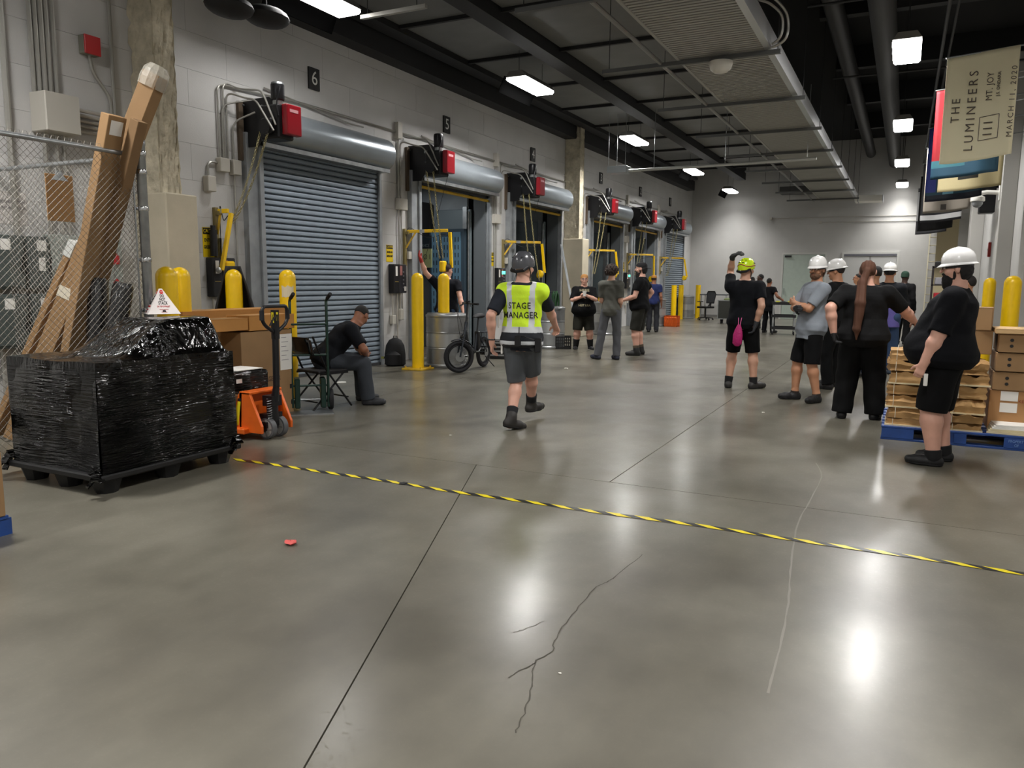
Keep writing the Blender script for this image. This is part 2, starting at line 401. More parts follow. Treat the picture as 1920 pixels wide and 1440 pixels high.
# rough concrete columns
def column(y0, y1, xo, xu, zb, zt, lbl):
    c = struct('column', label=lbl)
    c['category'] = 'column'
    mb = MB(); h = zt-zb; nz = 56; ny = 14
    def face(fn, nu, nv):
        vs = []; fs = []
        for i in range(nu+1):
            for j in range(nv+1): vs.append(fn(i/nu, j/nv))
        for i in range(nu):
            for j in range(nv): fs.append((i*(nv+1)+j, (i+1)*(nv+1)+j, (i+1)*(nv+1)+j+1, i*(nv+1)+j+1))
        mb.add(vs, fs)
    rr = lambda: random.uniform(0, .03)**1
    yu0, yu1 = y0+.04, y1-.12
    cache = {}
    def R(k):
        if k not in cache: cache[k] = random.uniform(-.026, .006)
        return cache[k]
    face(lambda a, b: (xu+R((0, round(a*ny), round(b*nz))), yu0+(yu1-yu0)*a, zb+h*b), ny, nz)
    face(lambda a, b: (XL+.004+(xu-XL)*a, yu0-2*R((1, round(a*8), round(b*nz))) if a < 1 else yu0, zb+h*b), 8, nz)
    face(lambda a, b: (XL+.004+(xu-XL)*a, yu1+R((2, round(a*8), round(b*nz))), zb+h*b), 8, nz)
    obj('rough_shaft', mb, M_CONC, c, smooth=60)
    obj('plinth', MB().box(XL+.004, xo, y0, y1, 0, zb), M_CONCS, c, bevel=.015)
    return c
column(6.42, 6.88, -7.75, -7.88, 2.5, 6.9, 'rough concrete column on smooth plinth beside the chain-link cage')
column(19.55, 20.0, -7.72, -7.86, 2.62, 6.9, 'rough concrete column between doors 4 and 3')

# ================================================================== loading doors
def make_door(num, c):
    closed = num in (6, 1)
    d = struct('door_%d' % num, label='%s roll-up dock door under number %d' % ('closed grey' if closed else 'open', num))
    d.location = (XL, c, 0)
    hw = OPEN_W/2
    obj('guide_rail', MB().box(.0, .10, -hw-.26, -hw, 0, 3.5).box(.10, .14, -hw-.06, -hw+.02, 0, 3.5), M_JAMB, d, bevel=.004)
    obj('guide_rail', MB().box(.0, .08, hw, hw+.10, 0, 3.5).box(.08, .12, hw-.02, hw+.04, 0, 3.5), M_JAMB, d, bevel=.004)
    # reveal of the opening
    obj('reveal', MB().box(-.3, 0, -hw-.002, -hw+.03, 0, 3.5).box(-.3, 0, hw-.03, hw+.002, 0, 3.5).box(-.3, 0, -hw, hw, 3.47, 3.5), mat('reveal_grey', '5c6164', .6), d)
    R = .27; cz = 3.62; cx = .14; prof = [(0.004, cz+R*.98)]
    for i in range(15):
        a = PI/2-PI*1.02*i/14; prof.append((cx+R*math.cos(a), cz+R*math.sin(a)))
    prof += [(0.004, 3.345)]
    mb = MB(); mb.prism(prof, 'y', -hw-.2, hw+.06); hood = obj('hood', mb, M_HOOD, d, smooth=30)
    obj('hood_end', MB().prism([(a*.995, b*.999) for a, b in prof], 'y', hw+.06, hw+.067), mat('hood_end', '82898e', .4, .4), d)
    obj('hood_lip', MB().box(.05, .30, -hw-.15, hw+.04, 3.32, 3.345).box(.28, .31, -hw-.15, hw+.03, 3.31, 3.37), M_STEEL, d)
    if closed:
        n = 41; p = 3.36/n
        prof = [(0, 0), (.012, .006), (.028, .014), (.03, p*.5), (.026, p*.72), (.006, p*.86), (0, p*.9)]
        sl = MB().prism([(x-.02, z) for x, z in prof]+[(-.02, p*.9)], 'y', -hw+.005, hw-.005).mesh('slat', M_SLAT, True)
        if num == 6:
            for i in range(n): o = obj('slat', sl, None, d); o.location = (.06, 0, .02+i*p)
        else:
            mb = MB()
            for i in range(n):
                mb.M = Matrix.Translation((.06, 0, .02+i*p)); mb.prism([(x-.02, z) for x, z in prof]+[(-.02, p*.9)], 'y', -hw+.005, hw-.005)
            o = obj('slat_curtain', mb, M_SLAT, d, smooth=True); o['kind'] = 'stuff'
        obj('backing_sheet', MB().box(.028, .036, -hw, hw, 0, 3.4), mat('slit_dark', '22262b', .7), d)
        obj('bottom_bar', MB().box(.03, .09, -hw, hw, 0, .05), mat('bottom_bar', '3b3c3e', .5), d)
    else:
        obj('bottom_bar', MB().cyl((.05, -hw+.02, 3.24), (.05, hw-.02, 3.22), .03, n=10), M_YELD, d)
        obj('curtain_edge', MB().box(.02, .06, -hw, hw, 3.27, 3.42), M_BLK, d)
    return d
for num, c in DOORS: make_door(num, c)
# trailers and dock pockets behind the open doors
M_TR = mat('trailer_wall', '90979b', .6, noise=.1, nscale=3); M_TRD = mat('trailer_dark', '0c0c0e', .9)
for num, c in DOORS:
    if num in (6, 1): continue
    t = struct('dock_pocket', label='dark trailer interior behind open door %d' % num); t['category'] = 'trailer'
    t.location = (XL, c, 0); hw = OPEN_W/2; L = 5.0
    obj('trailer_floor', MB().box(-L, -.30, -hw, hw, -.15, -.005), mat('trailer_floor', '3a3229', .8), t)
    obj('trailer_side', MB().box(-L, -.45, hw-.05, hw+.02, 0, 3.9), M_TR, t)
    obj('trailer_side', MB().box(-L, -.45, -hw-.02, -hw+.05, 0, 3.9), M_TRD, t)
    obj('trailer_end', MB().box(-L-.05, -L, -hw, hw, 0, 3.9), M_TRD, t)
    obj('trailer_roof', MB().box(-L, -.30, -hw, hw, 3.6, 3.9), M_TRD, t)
    obj('trailer_door', MB().box(-1.25, -.32, hw-.13, hw-.06, .0, 3.05), mat('trailer_door', '6f7a7e', .45, .2), t, bevel=.01)
    obj('door_post', MB().box(-.50, -.40, hw-.16, hw-.132, 0, 3.1).cyl((-.36, hw-.15, .1), (-.36, hw-.15, 3.0), .018, n=8), M_STEEL, t)
    obj('dock_bumper', MB().box(-1.6, -1.3, hw-.55, hw-.14, 0, 3.2), mat('dock_rubber', '1b1d20', .8), t)
    ld = bpy.data.lights.new('trailer_fill', 'AREA'); ld.size = .5; ld.energy = 6 if num == 5 else 1.0; ld.color = (.93, .97, 1)  # unseen fill light added to brighten the trailer interior
    lo_ = bpy.data.objects.new('trailer_fill', ld); COL.objects.link(lo_); lo_.parent = t; lo_.location = (-1.1 if num == 5 else -2, -.3, 3.55)
    obj('load_bar', MB().box(-2.4, -2.36, -hw+.1, hw-.6, 2.55, 2.62), mat('bar_grey', '55544e', .6), t)
# freight seen in the trailer behind door 5: blue perforated rack with a sign
t = thing('equipment_rack', 'tall blue perforated freight rack in the trailer behind door 5', 'rack', (-9.2, 14.95, 0), -PI/2)
M_BLUE = mat('rack_blue', '5b7d92', .5, .2)
obj('rack_body', MB().box(-.5, 0, -1.2, .5, .02, 2.62), mat('rack_core', '2a3a45', .7), t)
for k in range(6):
    y0 = -1.18+k*.28
    obj('upright', MB().box(0, .02, y0, y0+.20, .05, 2.45+.1*(k % 2)), M_BLUE, t)
    mb = MB()
    for i in range(13):
        for yy in (.055, .135): mb.box(.018, .024, y0+yy, y0+yy+.018, .3+i*.17, .40+i*.17)
    obj('slots', mb, M_INK, t)['kind'] = 'stuff'
p = GY(793, 472, 13.5)
t = thing('hanging_sign', 'pale green sign reading AUDIO 1 with dark header inside door 5', 'sign', (p.x, p.y, p.z), -PI/2)
obj('board', MB().box(0, .012, -.25, .22, -.32, .06), mat('sign_green', 'c6cf96', .6), t)
obj('header', MB().box(0, .014, -.25, .22, .06, .32), mat('sign_dark', '20303a', .6), t)
text('lettering', 'AUDIO 1', .15, frame((.018, -.02, -.11), (0, 1, 0), (0, 0, 1)), M_INK, t, sx=.75)
text('lettering', 'ENTRANCE', .08, frame((.018, -.02, .12), (0, 1, 0), (0, 0, 1)), mat('letter_grey', '76858c', .6), t, sx=.9)
obj('hanger', MB().cyl((0.0, -.2, .32), (0.0, -.2, 2.1), .006, n=5).cyl((0.0, .17, .32), (0.0, .17, 2.1), .006, n=5), M_BLK, t)

# ================================================================== number signs
NW = {6: 'six', 5: 'five', 4: 'four', 3: 'three', 2: 'two', 1: 'one'}
for num, c in DOORS:
    yy = {6: 9.67, 5: 13.55, 4: 17.56, 3: 22.34, 2: 26.24, 1: 30.06}[num]
    t = thing('number_sign', 'black number plate reading %d, above door %s' % (num, NW[num]), 'sign', (XL, yy, 4.54), group='door number plates')
    obj('plate', MB().box(0.001, .03, -.12, .12, -.16, .16), M_INK, t)
    text('lettering', str(num), .29, frame((.033, 0, 0), (0, 1, 0), (0, 0, 1)), M_WHITEL, t)

# ================================================================== door operators (made once, copied)
def make_operator(tip):
    t = thing('door_operator', '', 'door operator', (XL, 0, 0), group='hoist operators above the dock doors')
    obj('bracket_plate', MB().prism([(0.004, 3.3), (.28, 3.3), (.42, 3.5), (.6, 3.56), (.6, 3.84), (.5, 3.93), (.004, 3.93)], 'y', 0, .02).box(.004, .06, .02, .1, 3.3, 3.92), M_BLK, t)
    obj('wall_angle', MB().box(0.002, .05, -.1, -.02, 3.12, 3.9), mat('old_angle', '57493a', .7, .2), t)
    [obj('bolt', MB().cyl((bx, -.035, bz), (bx, 0, bz), br, n=8), M_STEEL, t, smooth=True) for bx, bz, br in ((.40, 3.80, .03), (.42, 3.62, .03), (.5, 3.62, .022), (.05, 3.4, .014), (.05, 3.86, .014))]
    obj('gear_box', MB().box(.44, .77, -.12, .18, 3.36, 3.80).box(.5, .7, -.18, -.12, 3.42, 3.62), mat('gear_black', '1c1c1e', .45, .3), t, bevel=.02)
    obj('chain_wheel', MB().loft([(.60, -.21, 3.50), (.60, -.17, 3.50)], .10, 20), M_BLK, t, smooth=True)
    mo = obj('motor', MB().lathe([(.075, 3.86), (.085, 3.87), (.09, 3.88), (.09, 4.06), (.085, 4.08)], 18, (.66, .0, 0)), mat('motor_black', '1d1d20', .35, .3), t, smooth=True)
    obj('motor_neck', MB().lathe([(.06, 3.78), (.07, 3.8), (.07, 3.9), (.055, 3.9)], 16, (.66, 0, 0)), M_STEEL, mo, smooth=True)
    obj('motor_cap', MB().lathe([(.088, 4.07), (.08, 4.095), (.04, 4.105)], 18, (.66, 0, 0)), M_STEEL if tip else M_BLK, mo, smooth=True)
    rc = obj('control_box', MB().box(.78, .88, -.07, .21, 3.41, 3.80), M_RED, t, bevel=.012)
    obj('box_side', MB().box(.765, .78, -.065, .2, 3.42, 3.79), mat('box_back', '2a2224', .5), rc)
    obj('nameplate', MB().box(.881, .883, -.02, .14, 3.70, 3.74), mat('plate_pale', 'c98f94', .5), rc)
    for k, pts in enumerate(([(0.03, -.35, 3.0), (.03, -.35, 4.1), (.03, -.08, 4.06), (.3, -.1, 4.02), (.52, -.14, 3.98), (.75, -.15, 3.52)],
                             [(0.03, -.3, 3.0), (.03, -.3, 3.98), (.25, -.16, 3.9), (.46, -.2, 3.86), (.76, -.2, 3.44)])):
        obj('flex_conduit', MB().loft(bez(pts, 5), .013, 6), M_CONDUIT, t, smooth=True)
    obj('motor_cable', MB().loft(cat_curve([(.75, -.05, 4.03), (.77, -.09, 3.95), (.75, -.12, 3.8), (.77, -.11, 3.65)]), .01, 6), M_BLK, t, smooth=True)
    return t
op0 = make_operator(True); opk = make_operator(False)
OPS = {}
OPW = {6: 'nearest, above door six', 5: 'above door five', 4: 'above door four', 3: 'above door three, past the rough column', 2: 'silver capped, above door two', 1: 'farthest, above door one'}
for num, c in DOORS:
    src = {6: op0, 5: opk}.get(num)
    lab = 'black and red door hoist with upright motor, %s' % OPW[num]
    y = c-OPEN_W/2-.22
    if src: src.location = (XL, y, 0); src['label'] = lab; OPS[num] = src
    else: OPS[num] = dup(op0 if num == 2 else opk, (XL, y, 0), 0, lab)
# hand chains
M_CHAIN = mat('hoist_chain', 'b3aa7f', .4, .7)
def chain(pts, parent, name='chain', link=.05, r=.006):
    pts = [Vector(p) for p in pts]; mb = MB(); tot = sum((pts[i+1]-pts[i]).length for i in range(len(pts)-1)); n = int(tot/(link*.8))
    acc = []; 
    for i in range(len(pts)-1):
        L = (pts[i+1]-pts[i]).length; k = max(1, int(L/(link*.8)))
        for j in range(k): acc.append((pts[i].lerp(pts[i+1], (j+.5)/k), (pts[i+1]-pts[i]).normalized()))
    for i, (p, d) in enumerate(acc):
        r0 = d.cross(Vector((0, 0, 1))) if abs(d.z) < .9 else d.cross(Vector((0, 1, 0))); r0.normalize(); u0 = d.cross(r0)
        s = r0 if i % 2 else u0
        mb.loft([p-d*link*.5, p-d*link*.25+s*link*.25, p+d*link*.25+s*link*.25, p+d*link*.5, p+d*link*.25-s*link*.25, p-d*link*.25-s*link*.25], r, 4, closed=True)
    o = obj(name, mb, M_CHAIN, parent); return o
def tk(t0, t1, sag, n=8): 
    t0 = Vector(t0); t1 = Vector(t1)
    return [t0.lerp(t1, i/n)-Vector((0, 0, sag*4*(i/n)*(1-i/n))) for i in range(n+1)]
for num, c in DOORS:
    y = c-OPEN_W/2-.22
    if num == 6: e = [(XL+.1, y-.38, 2.25), (XL+.1, y-.33, 2.25)]
    elif num == 5: e = [(XL+.55, y+.2, 1.9), (XL+.55, y+.32, 1.9)]
    elif num == 4: e = [(XL+.62, y+.05, 1.5), (XL+.7, y+.35, 1.5)]
    else: e = [(XL+.3, y-.2, 1.7), (XL+.3, y-.05, 1.7)]
    t = OPS[num]
    B_ = Vector((XL, y, 0))
    for q in (0, 1): chain([p-B_ for p in tk((XL+.52+.14*q, y-.19, 3.46), e[q], .12)], t, 'hand_chain')
    if num in (5, 4): obj('cord', MB().loft([p-B_ for p in tk((XL+.8, y+.1, 3.4), (XL+.2, y-.05, 1.4), .05)], .004, 4), M_BLK, t)

# ================================================================== conduits & boxes between doors
def wall_run(y, zs, zt, boxes, lbl, ztop=None):
    t = struct('trim_2', label=lbl)
    for i, dy in enumerate((0, .09)): obj('conduit', MB().loft([(XL+.03, y+dy, zs), (XL+.03, y+dy, zt-(.25 if i else 0))], .014, 6), M_CONDUIT, t, smooth=True)
    for (bz, bw) in boxes: obj('box', MB().box(XL+.001, XL+.1, y-.06, y+.1+bw, bz-.11, bz+.09), M_BOXW, t, bevel=.006)
    return t
for num, yy in ((5, 11.85), (4, 15.55), (3, 20.65), (2, 24.7), (1, 28.3)):
    wall_run(yy, .9, 3.95, [(2.87, .1)], 'conduits and boxes on the pier before door %d' % num)
# long conduit above the drums
t = struct('trim_3', label='long conduit along the wall above the door hoods')
obj('conduit', MB().loft([(XL+.03, 9.3, 4.12), (XL+.03, 31.8, 4.12)], .018, 6), M_CONDUIT, t)
for yy in (11.85, 15.6, 24.8, 28.4): obj('box', MB().box(XL+.001, XL+.09, yy-.06, yy+.07, 4.0, 4.28), M_BOXW, t)
for num, c in DOORS: obj('conduit', MB().loft(bez([(XL+.03, c-1.2, 4.18), (XL+.03, c+.75, 4.02), (XL+.2, c+.85, 3.98)]), .012, 6), M_CONDUIT, t)
# boxes left of door 6
t = struct('trim_4', label='conduit loops and small boxes left of door 6')
p = GX(413, 310, XL); q = GX(388, 345, XL); r_ = GX(436, 315, XL)
obj('conduit', MB().loft(bez([(XL+.03, p.y-.03, p.z), (XL+.03, p.y-.03, 4.05), (XL+.03, 9.3, 4.12)]), .013, 6), M_CONDUIT, t)
obj('conduit', MB().loft(bez([(XL+.03, p.y+.04, p.z), (XL+.03, p.y+.04, 3.8), (XL+.3, 8.3, 3.95)]), .012, 6), M_CONDUIT, t)
obj('conduit', MB().loft(bez([(XL+.03, p.y-.05, p.z+.02), (XL+.03, q.y, p.z+.02), (XL+.03, q.y, q.z)]), .015, 6), M_CONDUIT, t)
obj('conduit', MB().loft(bez([(XL+.03, r_.y, .9), (XL+.03, r_.y, 3.6), (XL+.25, r_.y+.2, 3.75)]), .013, 6), M_CONDUIT, t)
for c_, s_ in ((p, (.1, .16, .18)), (q, (.1, .14, .2)), (r_, (.1, .14, .2))): obj('box', MB().cbox((XL+.051, c_.y, c_.z), s_), M_BOXW, t, bevel=.008)

# ================================================================== ceiling works
LZ = 5.1
M_EMIT2 = mat('lamp_lens_side', (1, .985, .96, 1), .4, emit=LAMP_W*.15)
M_EMITD = mat('lamp_lens_dimmed', (1, .985, .96, 1), .4, emit=LAMP_W*.2)  # same lens, glow turned down to avoid hot spots on nearby walls
def lamp(x, y, lbl, dim=1):
    t = thing('ceiling_lamp', lbl, 'lamp', (x, y, LZ), group='bright rectangular ceiling lamps')
    obj('housing', MB().prism([(-.2, .02), (-.13, .12), (.13, .12), (.2, .02)], 'y', -.64, .64), mat('lamp_housing', '6c6a66', .5), t)
    obj('lens', MB().prism([(-.19, .02), (-.2, -.015), (-.17, -.04), (.17, -.04), (.2, -.015), (.19, .02)], 'y', -.62, .62), M_EMIT2, t)
    obj('lens_bottom', MB().box(-.168, .168, -.615, .615, -.044, -.041), M_EMIT if dim == 1 else M_EMITD, t)
    if x < -5 and y > 4: obj('added_shield', MB().prism([(-.215, .05), (-.205, .05), (-.335, -.22), (-.345, -.22)], 'y', -.66, .66), mat('added_shield_black', '040404', .9, spec=0), t)  # added black wing that blocks lamp light from the upper wall
    ld = bpy.data.lights.new('lamp_light', 'AREA'); ld.shape = 'RECTANGLE'; ld.size = .36; ld.size_y = 1.2; ld.energy = LAMP_E*dim; ld.color = (1, .98, .955); ld.spread = math.radians(112) if y > 32 else LAMP_SPREAD if x < -5 else math.radians(164)
    lo_ = bpy.data.objects.new('lamp_light', ld); COL.objects.link(lo_); lo_.parent = t; lo_.location = (0, 0, -.06)
    for sy in (-.5, .5): obj('hanger', MB().cyl((0, sy, .12), (0, sy, 1.9), .005, n=5), M_BEAM, t)
    for k in (-.4, 0, .4): obj('clip', MB().cbox((-.205, k, .0), (.01, .03, .06)), M_STEEL, t)
NTH = ['nearest', 'second', 'third', 'fourth', 'farthest']
for i, (x, y) in enumerate(((-7.0, 8.3), (-6.45, 13.55), (-6.45, 19.8), (-6.45, 26.15), (-6.45, 32.2))):
    lamp(x, y, '%s glowing lamp of the left row above the dock doors' % NTH[i], .55 if y > 32 else .25 if y < 10 else 1)
for i, (x, y) in enumerate(((-.2, 14.05), (-.26, 20.45), (-.29, 26.7), (-.3, 32.6))):
    lamp(x, y, '%s glowing lamp of the right row near the flags' % NTH[i if i < 3 else 4], .55 if y > 32 else 1)
lamp(-.15, 7.7, 'lamp of the right row just above the frame')
lamp(-6.3, 2.7, 'lamp of the left row behind the viewpoint'); lamp(-.15, 1.0, 'lamp of the right row above the viewpoint')
lamp(-6.4, -4.6, 'lamp of the left row at the rear of the hall'); lamp(-.15, -4.6, 'lamp of the right row at the rear of the hall')
# beams
b = struct('beam'); b['category'] = 'beam'; b['label'] = 'long dark steel beam between the grey ceiling panels'
obj('web', MB().box(-6.05, -5.74, YF, 31.5, 5.4, 5.9), M_BEAM, b)
b = struct('beam'); b['category'] = 'beam'; b['label'] = 'dark steel ledge beam along the top of the left wall'
obj('web', MB().box(XL+.002, XL+.32, YF, 32.6, 5.22, 5.6), M_BEAM, b)
obj('flange', MB().box(XL+.4, XL+.7, YF, 31.5, 5.5, 5.6), M_BEAM, b)
# grey duct panels in rows
pl = thing('ceiling_duct', 'wide flat grey duct made of seamed panels above the dock doors', 'duct', (0, 0, 0))
ys = [-7+2.25*i for i in range(17)]
pm = {}
for (x0, x1) in ((-7.6, -6.15), (-5.72, -3.15)):
    for i in range(len(ys)-1):
        k = x0
        if k not in pm: pm[k] = MB().box(0, x1-x0, .03, 2.22, 0, .35).mesh('panel', M_PANEL)
        o = obj('panel', pm[k], None, pl); o.location = (x0, ys[i], 5.6); o.rotation_euler = (0, 0, 0)
for i in range(1, len(ys)):
    obj('seam_angle', MB().box(-7.6, -3.15, ys[i]-.03, ys[i]+.03, 5.54, 5.66), M_BEAM, pl)
# ribbed air duct
dz0, dz1, dx0, dx1 = 4.62, 4.84, -3.08, -1.8
rd = thing('ribbed_duct', 'long ribbed grey air duct with bright metal edge under the ceiling', 'duct', (0, 0, 0))
mb = MB(); mb.box(dx0+.02, dx1-.05, YF, YB-.7, dz0+.09, dz1); obj('duct_shell', mb, mat('duct_dark', '161616', .7), rd)
obj('side_sheet', MB().box(dx1-.05, dx1, YF, YB-.7, dz0, dz1+.03).box(dx1-.09, dx1-.05, YF, YB-.7, dz0-.0, dz0+.02), mat('bright_sheet', 'c9cacb', .3, .7), rd)
obj('side_angle', MB().box(dx0, dx0+.04, YF, YB-.7, dz0-.01, dz0+.08), M_DUCTR, rd)
rib = MB().box(dx0+.04, dx1-.09, -.027, .027, dz0, dz0+.015).mesh('rib', M_DUCTR)
nr = 0; y = 7.4
while nr < 150: o = obj('rib', rib, None, rd); o.location = (0, y, 0); y += .09; nr += 1
mb = MB(); yy = YF+.1
while yy < 7.35: mb.box(dx0+.04, dx1-.09, yy-.027, yy+.027, dz0, dz0+.05); yy += .09
yy = y
while yy < YB-.75: mb.box(dx0+.04, dx1-.09, yy-.03, yy+.03, dz0, dz0+.05); yy += .09
obj('rib_run', mb, M_DUCTR, rd)['kind'] = 'stuff'
for yy in [2.5, 5.4, 8.4]+[11.3+2.9*i for i in range(8)]:
    s_ = obj('strut', MB().box(-4.2, dx1+.12, yy-.03, yy+.03, dz0-.07, dz0-.015), mat('strut_grey', '5f605f', .5, .4), rd)
    for xx, zt_ in ((dx1+.08, 7), (-4.1, 5.6)): obj('hanger_rod', MB().cyl((xx, yy, dz0-.05), (xx, yy, zt_), .006, n=5), M_BEAM, rd)
obj('branch_duct', MB().box(-1.85, -.9, YB-1.6, YB-.75, 4.50, 4.72), mat('bright_sheet2', 'f0eee6', .5, 0), rd, bevel=.01)
obj('branch_band', MB().box(-1.75, -1.72, YB-1.61, YB-.74, 4.49, 4.73).box(-.92, -.89, YB-1.61, YB-.74, 4.49, 4.73), M_STEEL, rd)
obj('register', MB().box(-4.6, -3.3, YB-1.2, YB-.4, 4.95, 5.2), mat('register_dark', '4b4c4c', .5), rd)
# conduit pipe left of the ribbed duct
t = struct('trim_5', label='thin pale pipe running beside the ribbed duct')
obj('pipe', MB().cyl((-3.32, YF, 4.6), (-3.32, YB-1, 4.6), .028, n=8), mat('pipe_pale', '84837f', .5, .3), t, smooth=True)
# dome fixture and loop of cable on the strut
t = thing('dome_light', 'white unlit dome fixture under the ribbed duct strut', 'light fixture', (-2.47, 11.3, 4.5))
obj('dome', MB().lathe([(.02, -.12), (.09, -.11), (.14, -.07), (.165, 0), (.16, .03), (.1, .04)], 20), mat('dome_white', 'd9d6cc', .4), t, smooth=True)
obj('cable', MB().loft(cat_curve([(.05, 0, .06), (.3, 0, .12), (.62, 0, .13), (.85, -.05, .22), (.86, -.1, .5), (.72, -.5, .62), (.55, -.9, .58)]), .017, 6), M_CONDUIT, t, smooth=True)
obj('cable', MB().loft(cat_curve([(.05, 0, .09), (.3, 0, .15), (.6, 0, .16), (.78, -.05, .25), (.8, -.1, .48), (.7, -.4, .56), (.6, -.7, .54)]), .017, 6), M_CONDUIT, t, smooth=True)
# hanging pale box with cross pipe
c0 = DP(1160, 319, 19.2)
t = thing('hanging_box', 'pale metal box on rods with a long horizontal tube', 'junction box', (c0.x, c0.y, c0.z))
obj('box_body', MB().cbox((0, 0, 0), (.5, .35, .17)), mat('box_pale', 'b5bcc0', .4, .4), t, bevel=.01)
obj('tube', MB().cyl((.25, .0, -.03), (4.6, .0, -.0), .035, n=10), mat('tube_pale', 'bfc0bc', .4, .4), t, smooth=True)
for x, yv in ((-.22, -.14), (-.1, .14), (.2, -.1), (.9, 0), (2.6, 0), (4.4, 0)): obj('rod', MB().cyl((x, yv, -.03), (x, yv, 1.6), .006, n=5), M_STEEL, t)
# short white bar under the beam, top left
a = DP(678, 33, 10.6)
t = thing('unistrut_bar', 'short pale slotted bar at the end of the dark ledge beam', 'bracket', (a.x, a.y, a.z))
obj('bar', MB().box(0, 1.05, -.03, .03, -.025, .025), M_CONDUIT, t)
obj('rod', MB().cyl((.1, 0, 0), (.1, 0, 5.6-a.z), .006, n=5).cyl((.9, 0, 0), (.9, 0, 5.6-a.z), .006, n=5), M_BEAM, t)
# dark ducts/pipes in the black ceiling on the right
M_PIPE = mat('pipe_dark', '2e2e2f', .55, .2)
def pipe(lbl, pts, r, m=M_PIPE, n=16):
    t = thing('ceiling_pipe', lbl, 'pipe', (0, 0, 0)); obj('pipe', MB().loft(pts, r, n), m, t, smooth=True); return t
t = pipe('large round dark duct along the black ceiling', [(-.62, YF, 6.0), (-.62, 11.2, 6.0), (-.62, 11.8, 6.0), (-.6, YB-.4, 6.0)], [.27, .27, .21, .21], n=20)
obj('hanger_strap', MB().box(-1.4, .3, 10.7, 10.78, 5.68, 5.73), M_PIPE, t)
pipe('second round dark duct, left of the large one', [(-1.45, YF, 6.4), (-1.45, YB-.3, 6.4)], .17)
pipe('thin sprinkler pipe along the black ceiling near the flags', [(.35, YF, 5.9), (.35, YB-.3, 5.9)], .03, n=8)
pipe('thin sprinkler pipe beside the first one', [(.5, YF, 6.1), (.5, YB-.3, 6.1)], .025, n=8)
for k, yy in enumerate((12.5, 16.5, 20.5, 24.5, 28.5)):
    b = struct('beam', MB().box(-1.78, XR, yy, yy+.22, 6.5, 7), M_BEAM); b['label'] = 'black cross beam over the right half of the ceiling'; b['category'] = 'beam'; b['group'] = 'black cross beams'
for k, yy in enumerate((14.0, 19.0)):
    pipe(['nearer', 'farther'][k]+' sprinkler cross pipe under the black ceiling', [(-1.7, yy, 5.95), (XR, yy, 5.95)], .022, n=8)
# dark blowers at the top left
t = thing('unit_heater', 'dark rounded ceiling unit at the top left', 'heater', (0, 0, 0))
p = DP(430, 12, 8.9); q = DP(500, 32, 9.4)
for c_ in (p, q): obj('shell', MB().ball(c_, .24, sc=(1, 1.3, .5)), M_BEAM, t, smooth=True)
for c_ in (p, q): obj('rod', MB().cyl(c_, (c_.x, c_.y, 5.59), .01, n=5), M_BEAM, t)
# ================================================================== cage at the left
FX, FY, FZ = -6.12, 4.81, 2.58
M_WIRE = mat('fence_wire', '88837a', .55, .25)
M_POST = mat('fence_post', 'a6a9aa', .35, .8, noise=.15, nscale=12)
def mesh_panel(o, ax, L, z0, z1, parent, pitch=.056):
    """woven diagonal wires from point o along unit axis ax for length L"""
    ax = Vector(ax); nrm = Vector((-ax.y, ax.x, 0)); mb = MB(); H = z1-z0; k = -int(H/pitch)-1
    while k*pitch < L:
        for s in (1, -1):
            s0 = k*pitch; pts = []
            a0 = max(0, -s0); a1 = min(H, L-s0)
            if a1-a0 < .03: continue
            for t, off in ((a0, s*.002), (a1, s*.002)):
                z = z0+t if s > 0 else z1-t
                p = Vector(o)+ax*(s0+t)+nrm*off; p.z = z; pts.append(p)
            mb.loft(pts, .0018, 3, cap=False)
        k += 1
    # knuckled loops along the top
    n = int(L/pitch)
    for i in range(n):
        p = Vector(o)+ax*(i*pitch); p.z = z1
        mb.loft([p, p+ax*pitch*.25+Vector((0, 0, .045)), p+ax*pitch*.75+Vector((0, 0, .045)), p+ax*pitch], .002, 3, cap=False)
    o_ = obj('wire_mesh', mb, M_WIRE, parent); o_['kind'] = 'stuff'; return o_
t = thing('chain_link_fence', 'galvanised chain-link fence panel behind the black wrapped pallet', 'fence', (0, 0, 0))
obj('top_rail', MB().cyl((FX, 1.6, FZ), (FX, FY-.03, FZ), .021, n=10), M_POST, t, smooth=True)
mesh_panel((FX, 1.6, 0), (0, 1, 0), FY-1.62, .05, FZ, t)
for k in (1.6,): obj('fence_post', MB().cyl((FX, k, 0), (FX, k, FZ+.03), .035, n=12), M_POST, t, smooth=True)
po = obj('fence_post', MB().lathe([(.042, 0), (.042, 2.66), (.046, 2.665), (.046, 2.70), (.03, 2.73), (.005, 2.735)], 18, (FX+.02, FY, 0)), M_POST, t, smooth=True)
for z in (.3, .75, 1.2, 1.65, 2.1, 2.42, 2.58): obj('band', MB().lathe([(.045, z), (.047, z+.005), (.047, z+.035), (.045, z+.04)], 16, (FX+.02, FY, 0)).box(FX-.045, FX-.02, FY-.05, FY-.02, z+.005, z+.035), M_CHROME, po, smooth=True)
obj('tension_bar', MB().box(FX-.005, FX+.003, FY-.075, FY-.062, .1, FZ-.02), M_POST, t)
t = thing('chain_link_fence', 'chain-link return panel running from the fence post back to the wall', 'fence', (0, 0, 0))
obj('top_rail', MB().cyl((XL+.02, FY, FZ-.005), (FX-.02, FY, FZ-.005), .021, n=10), M_POST, t, smooth=True)
mesh_panel((XL+.02, FY, 0), (1, 0, 0), FX-XL-.06, .05, FZ-.02, t)
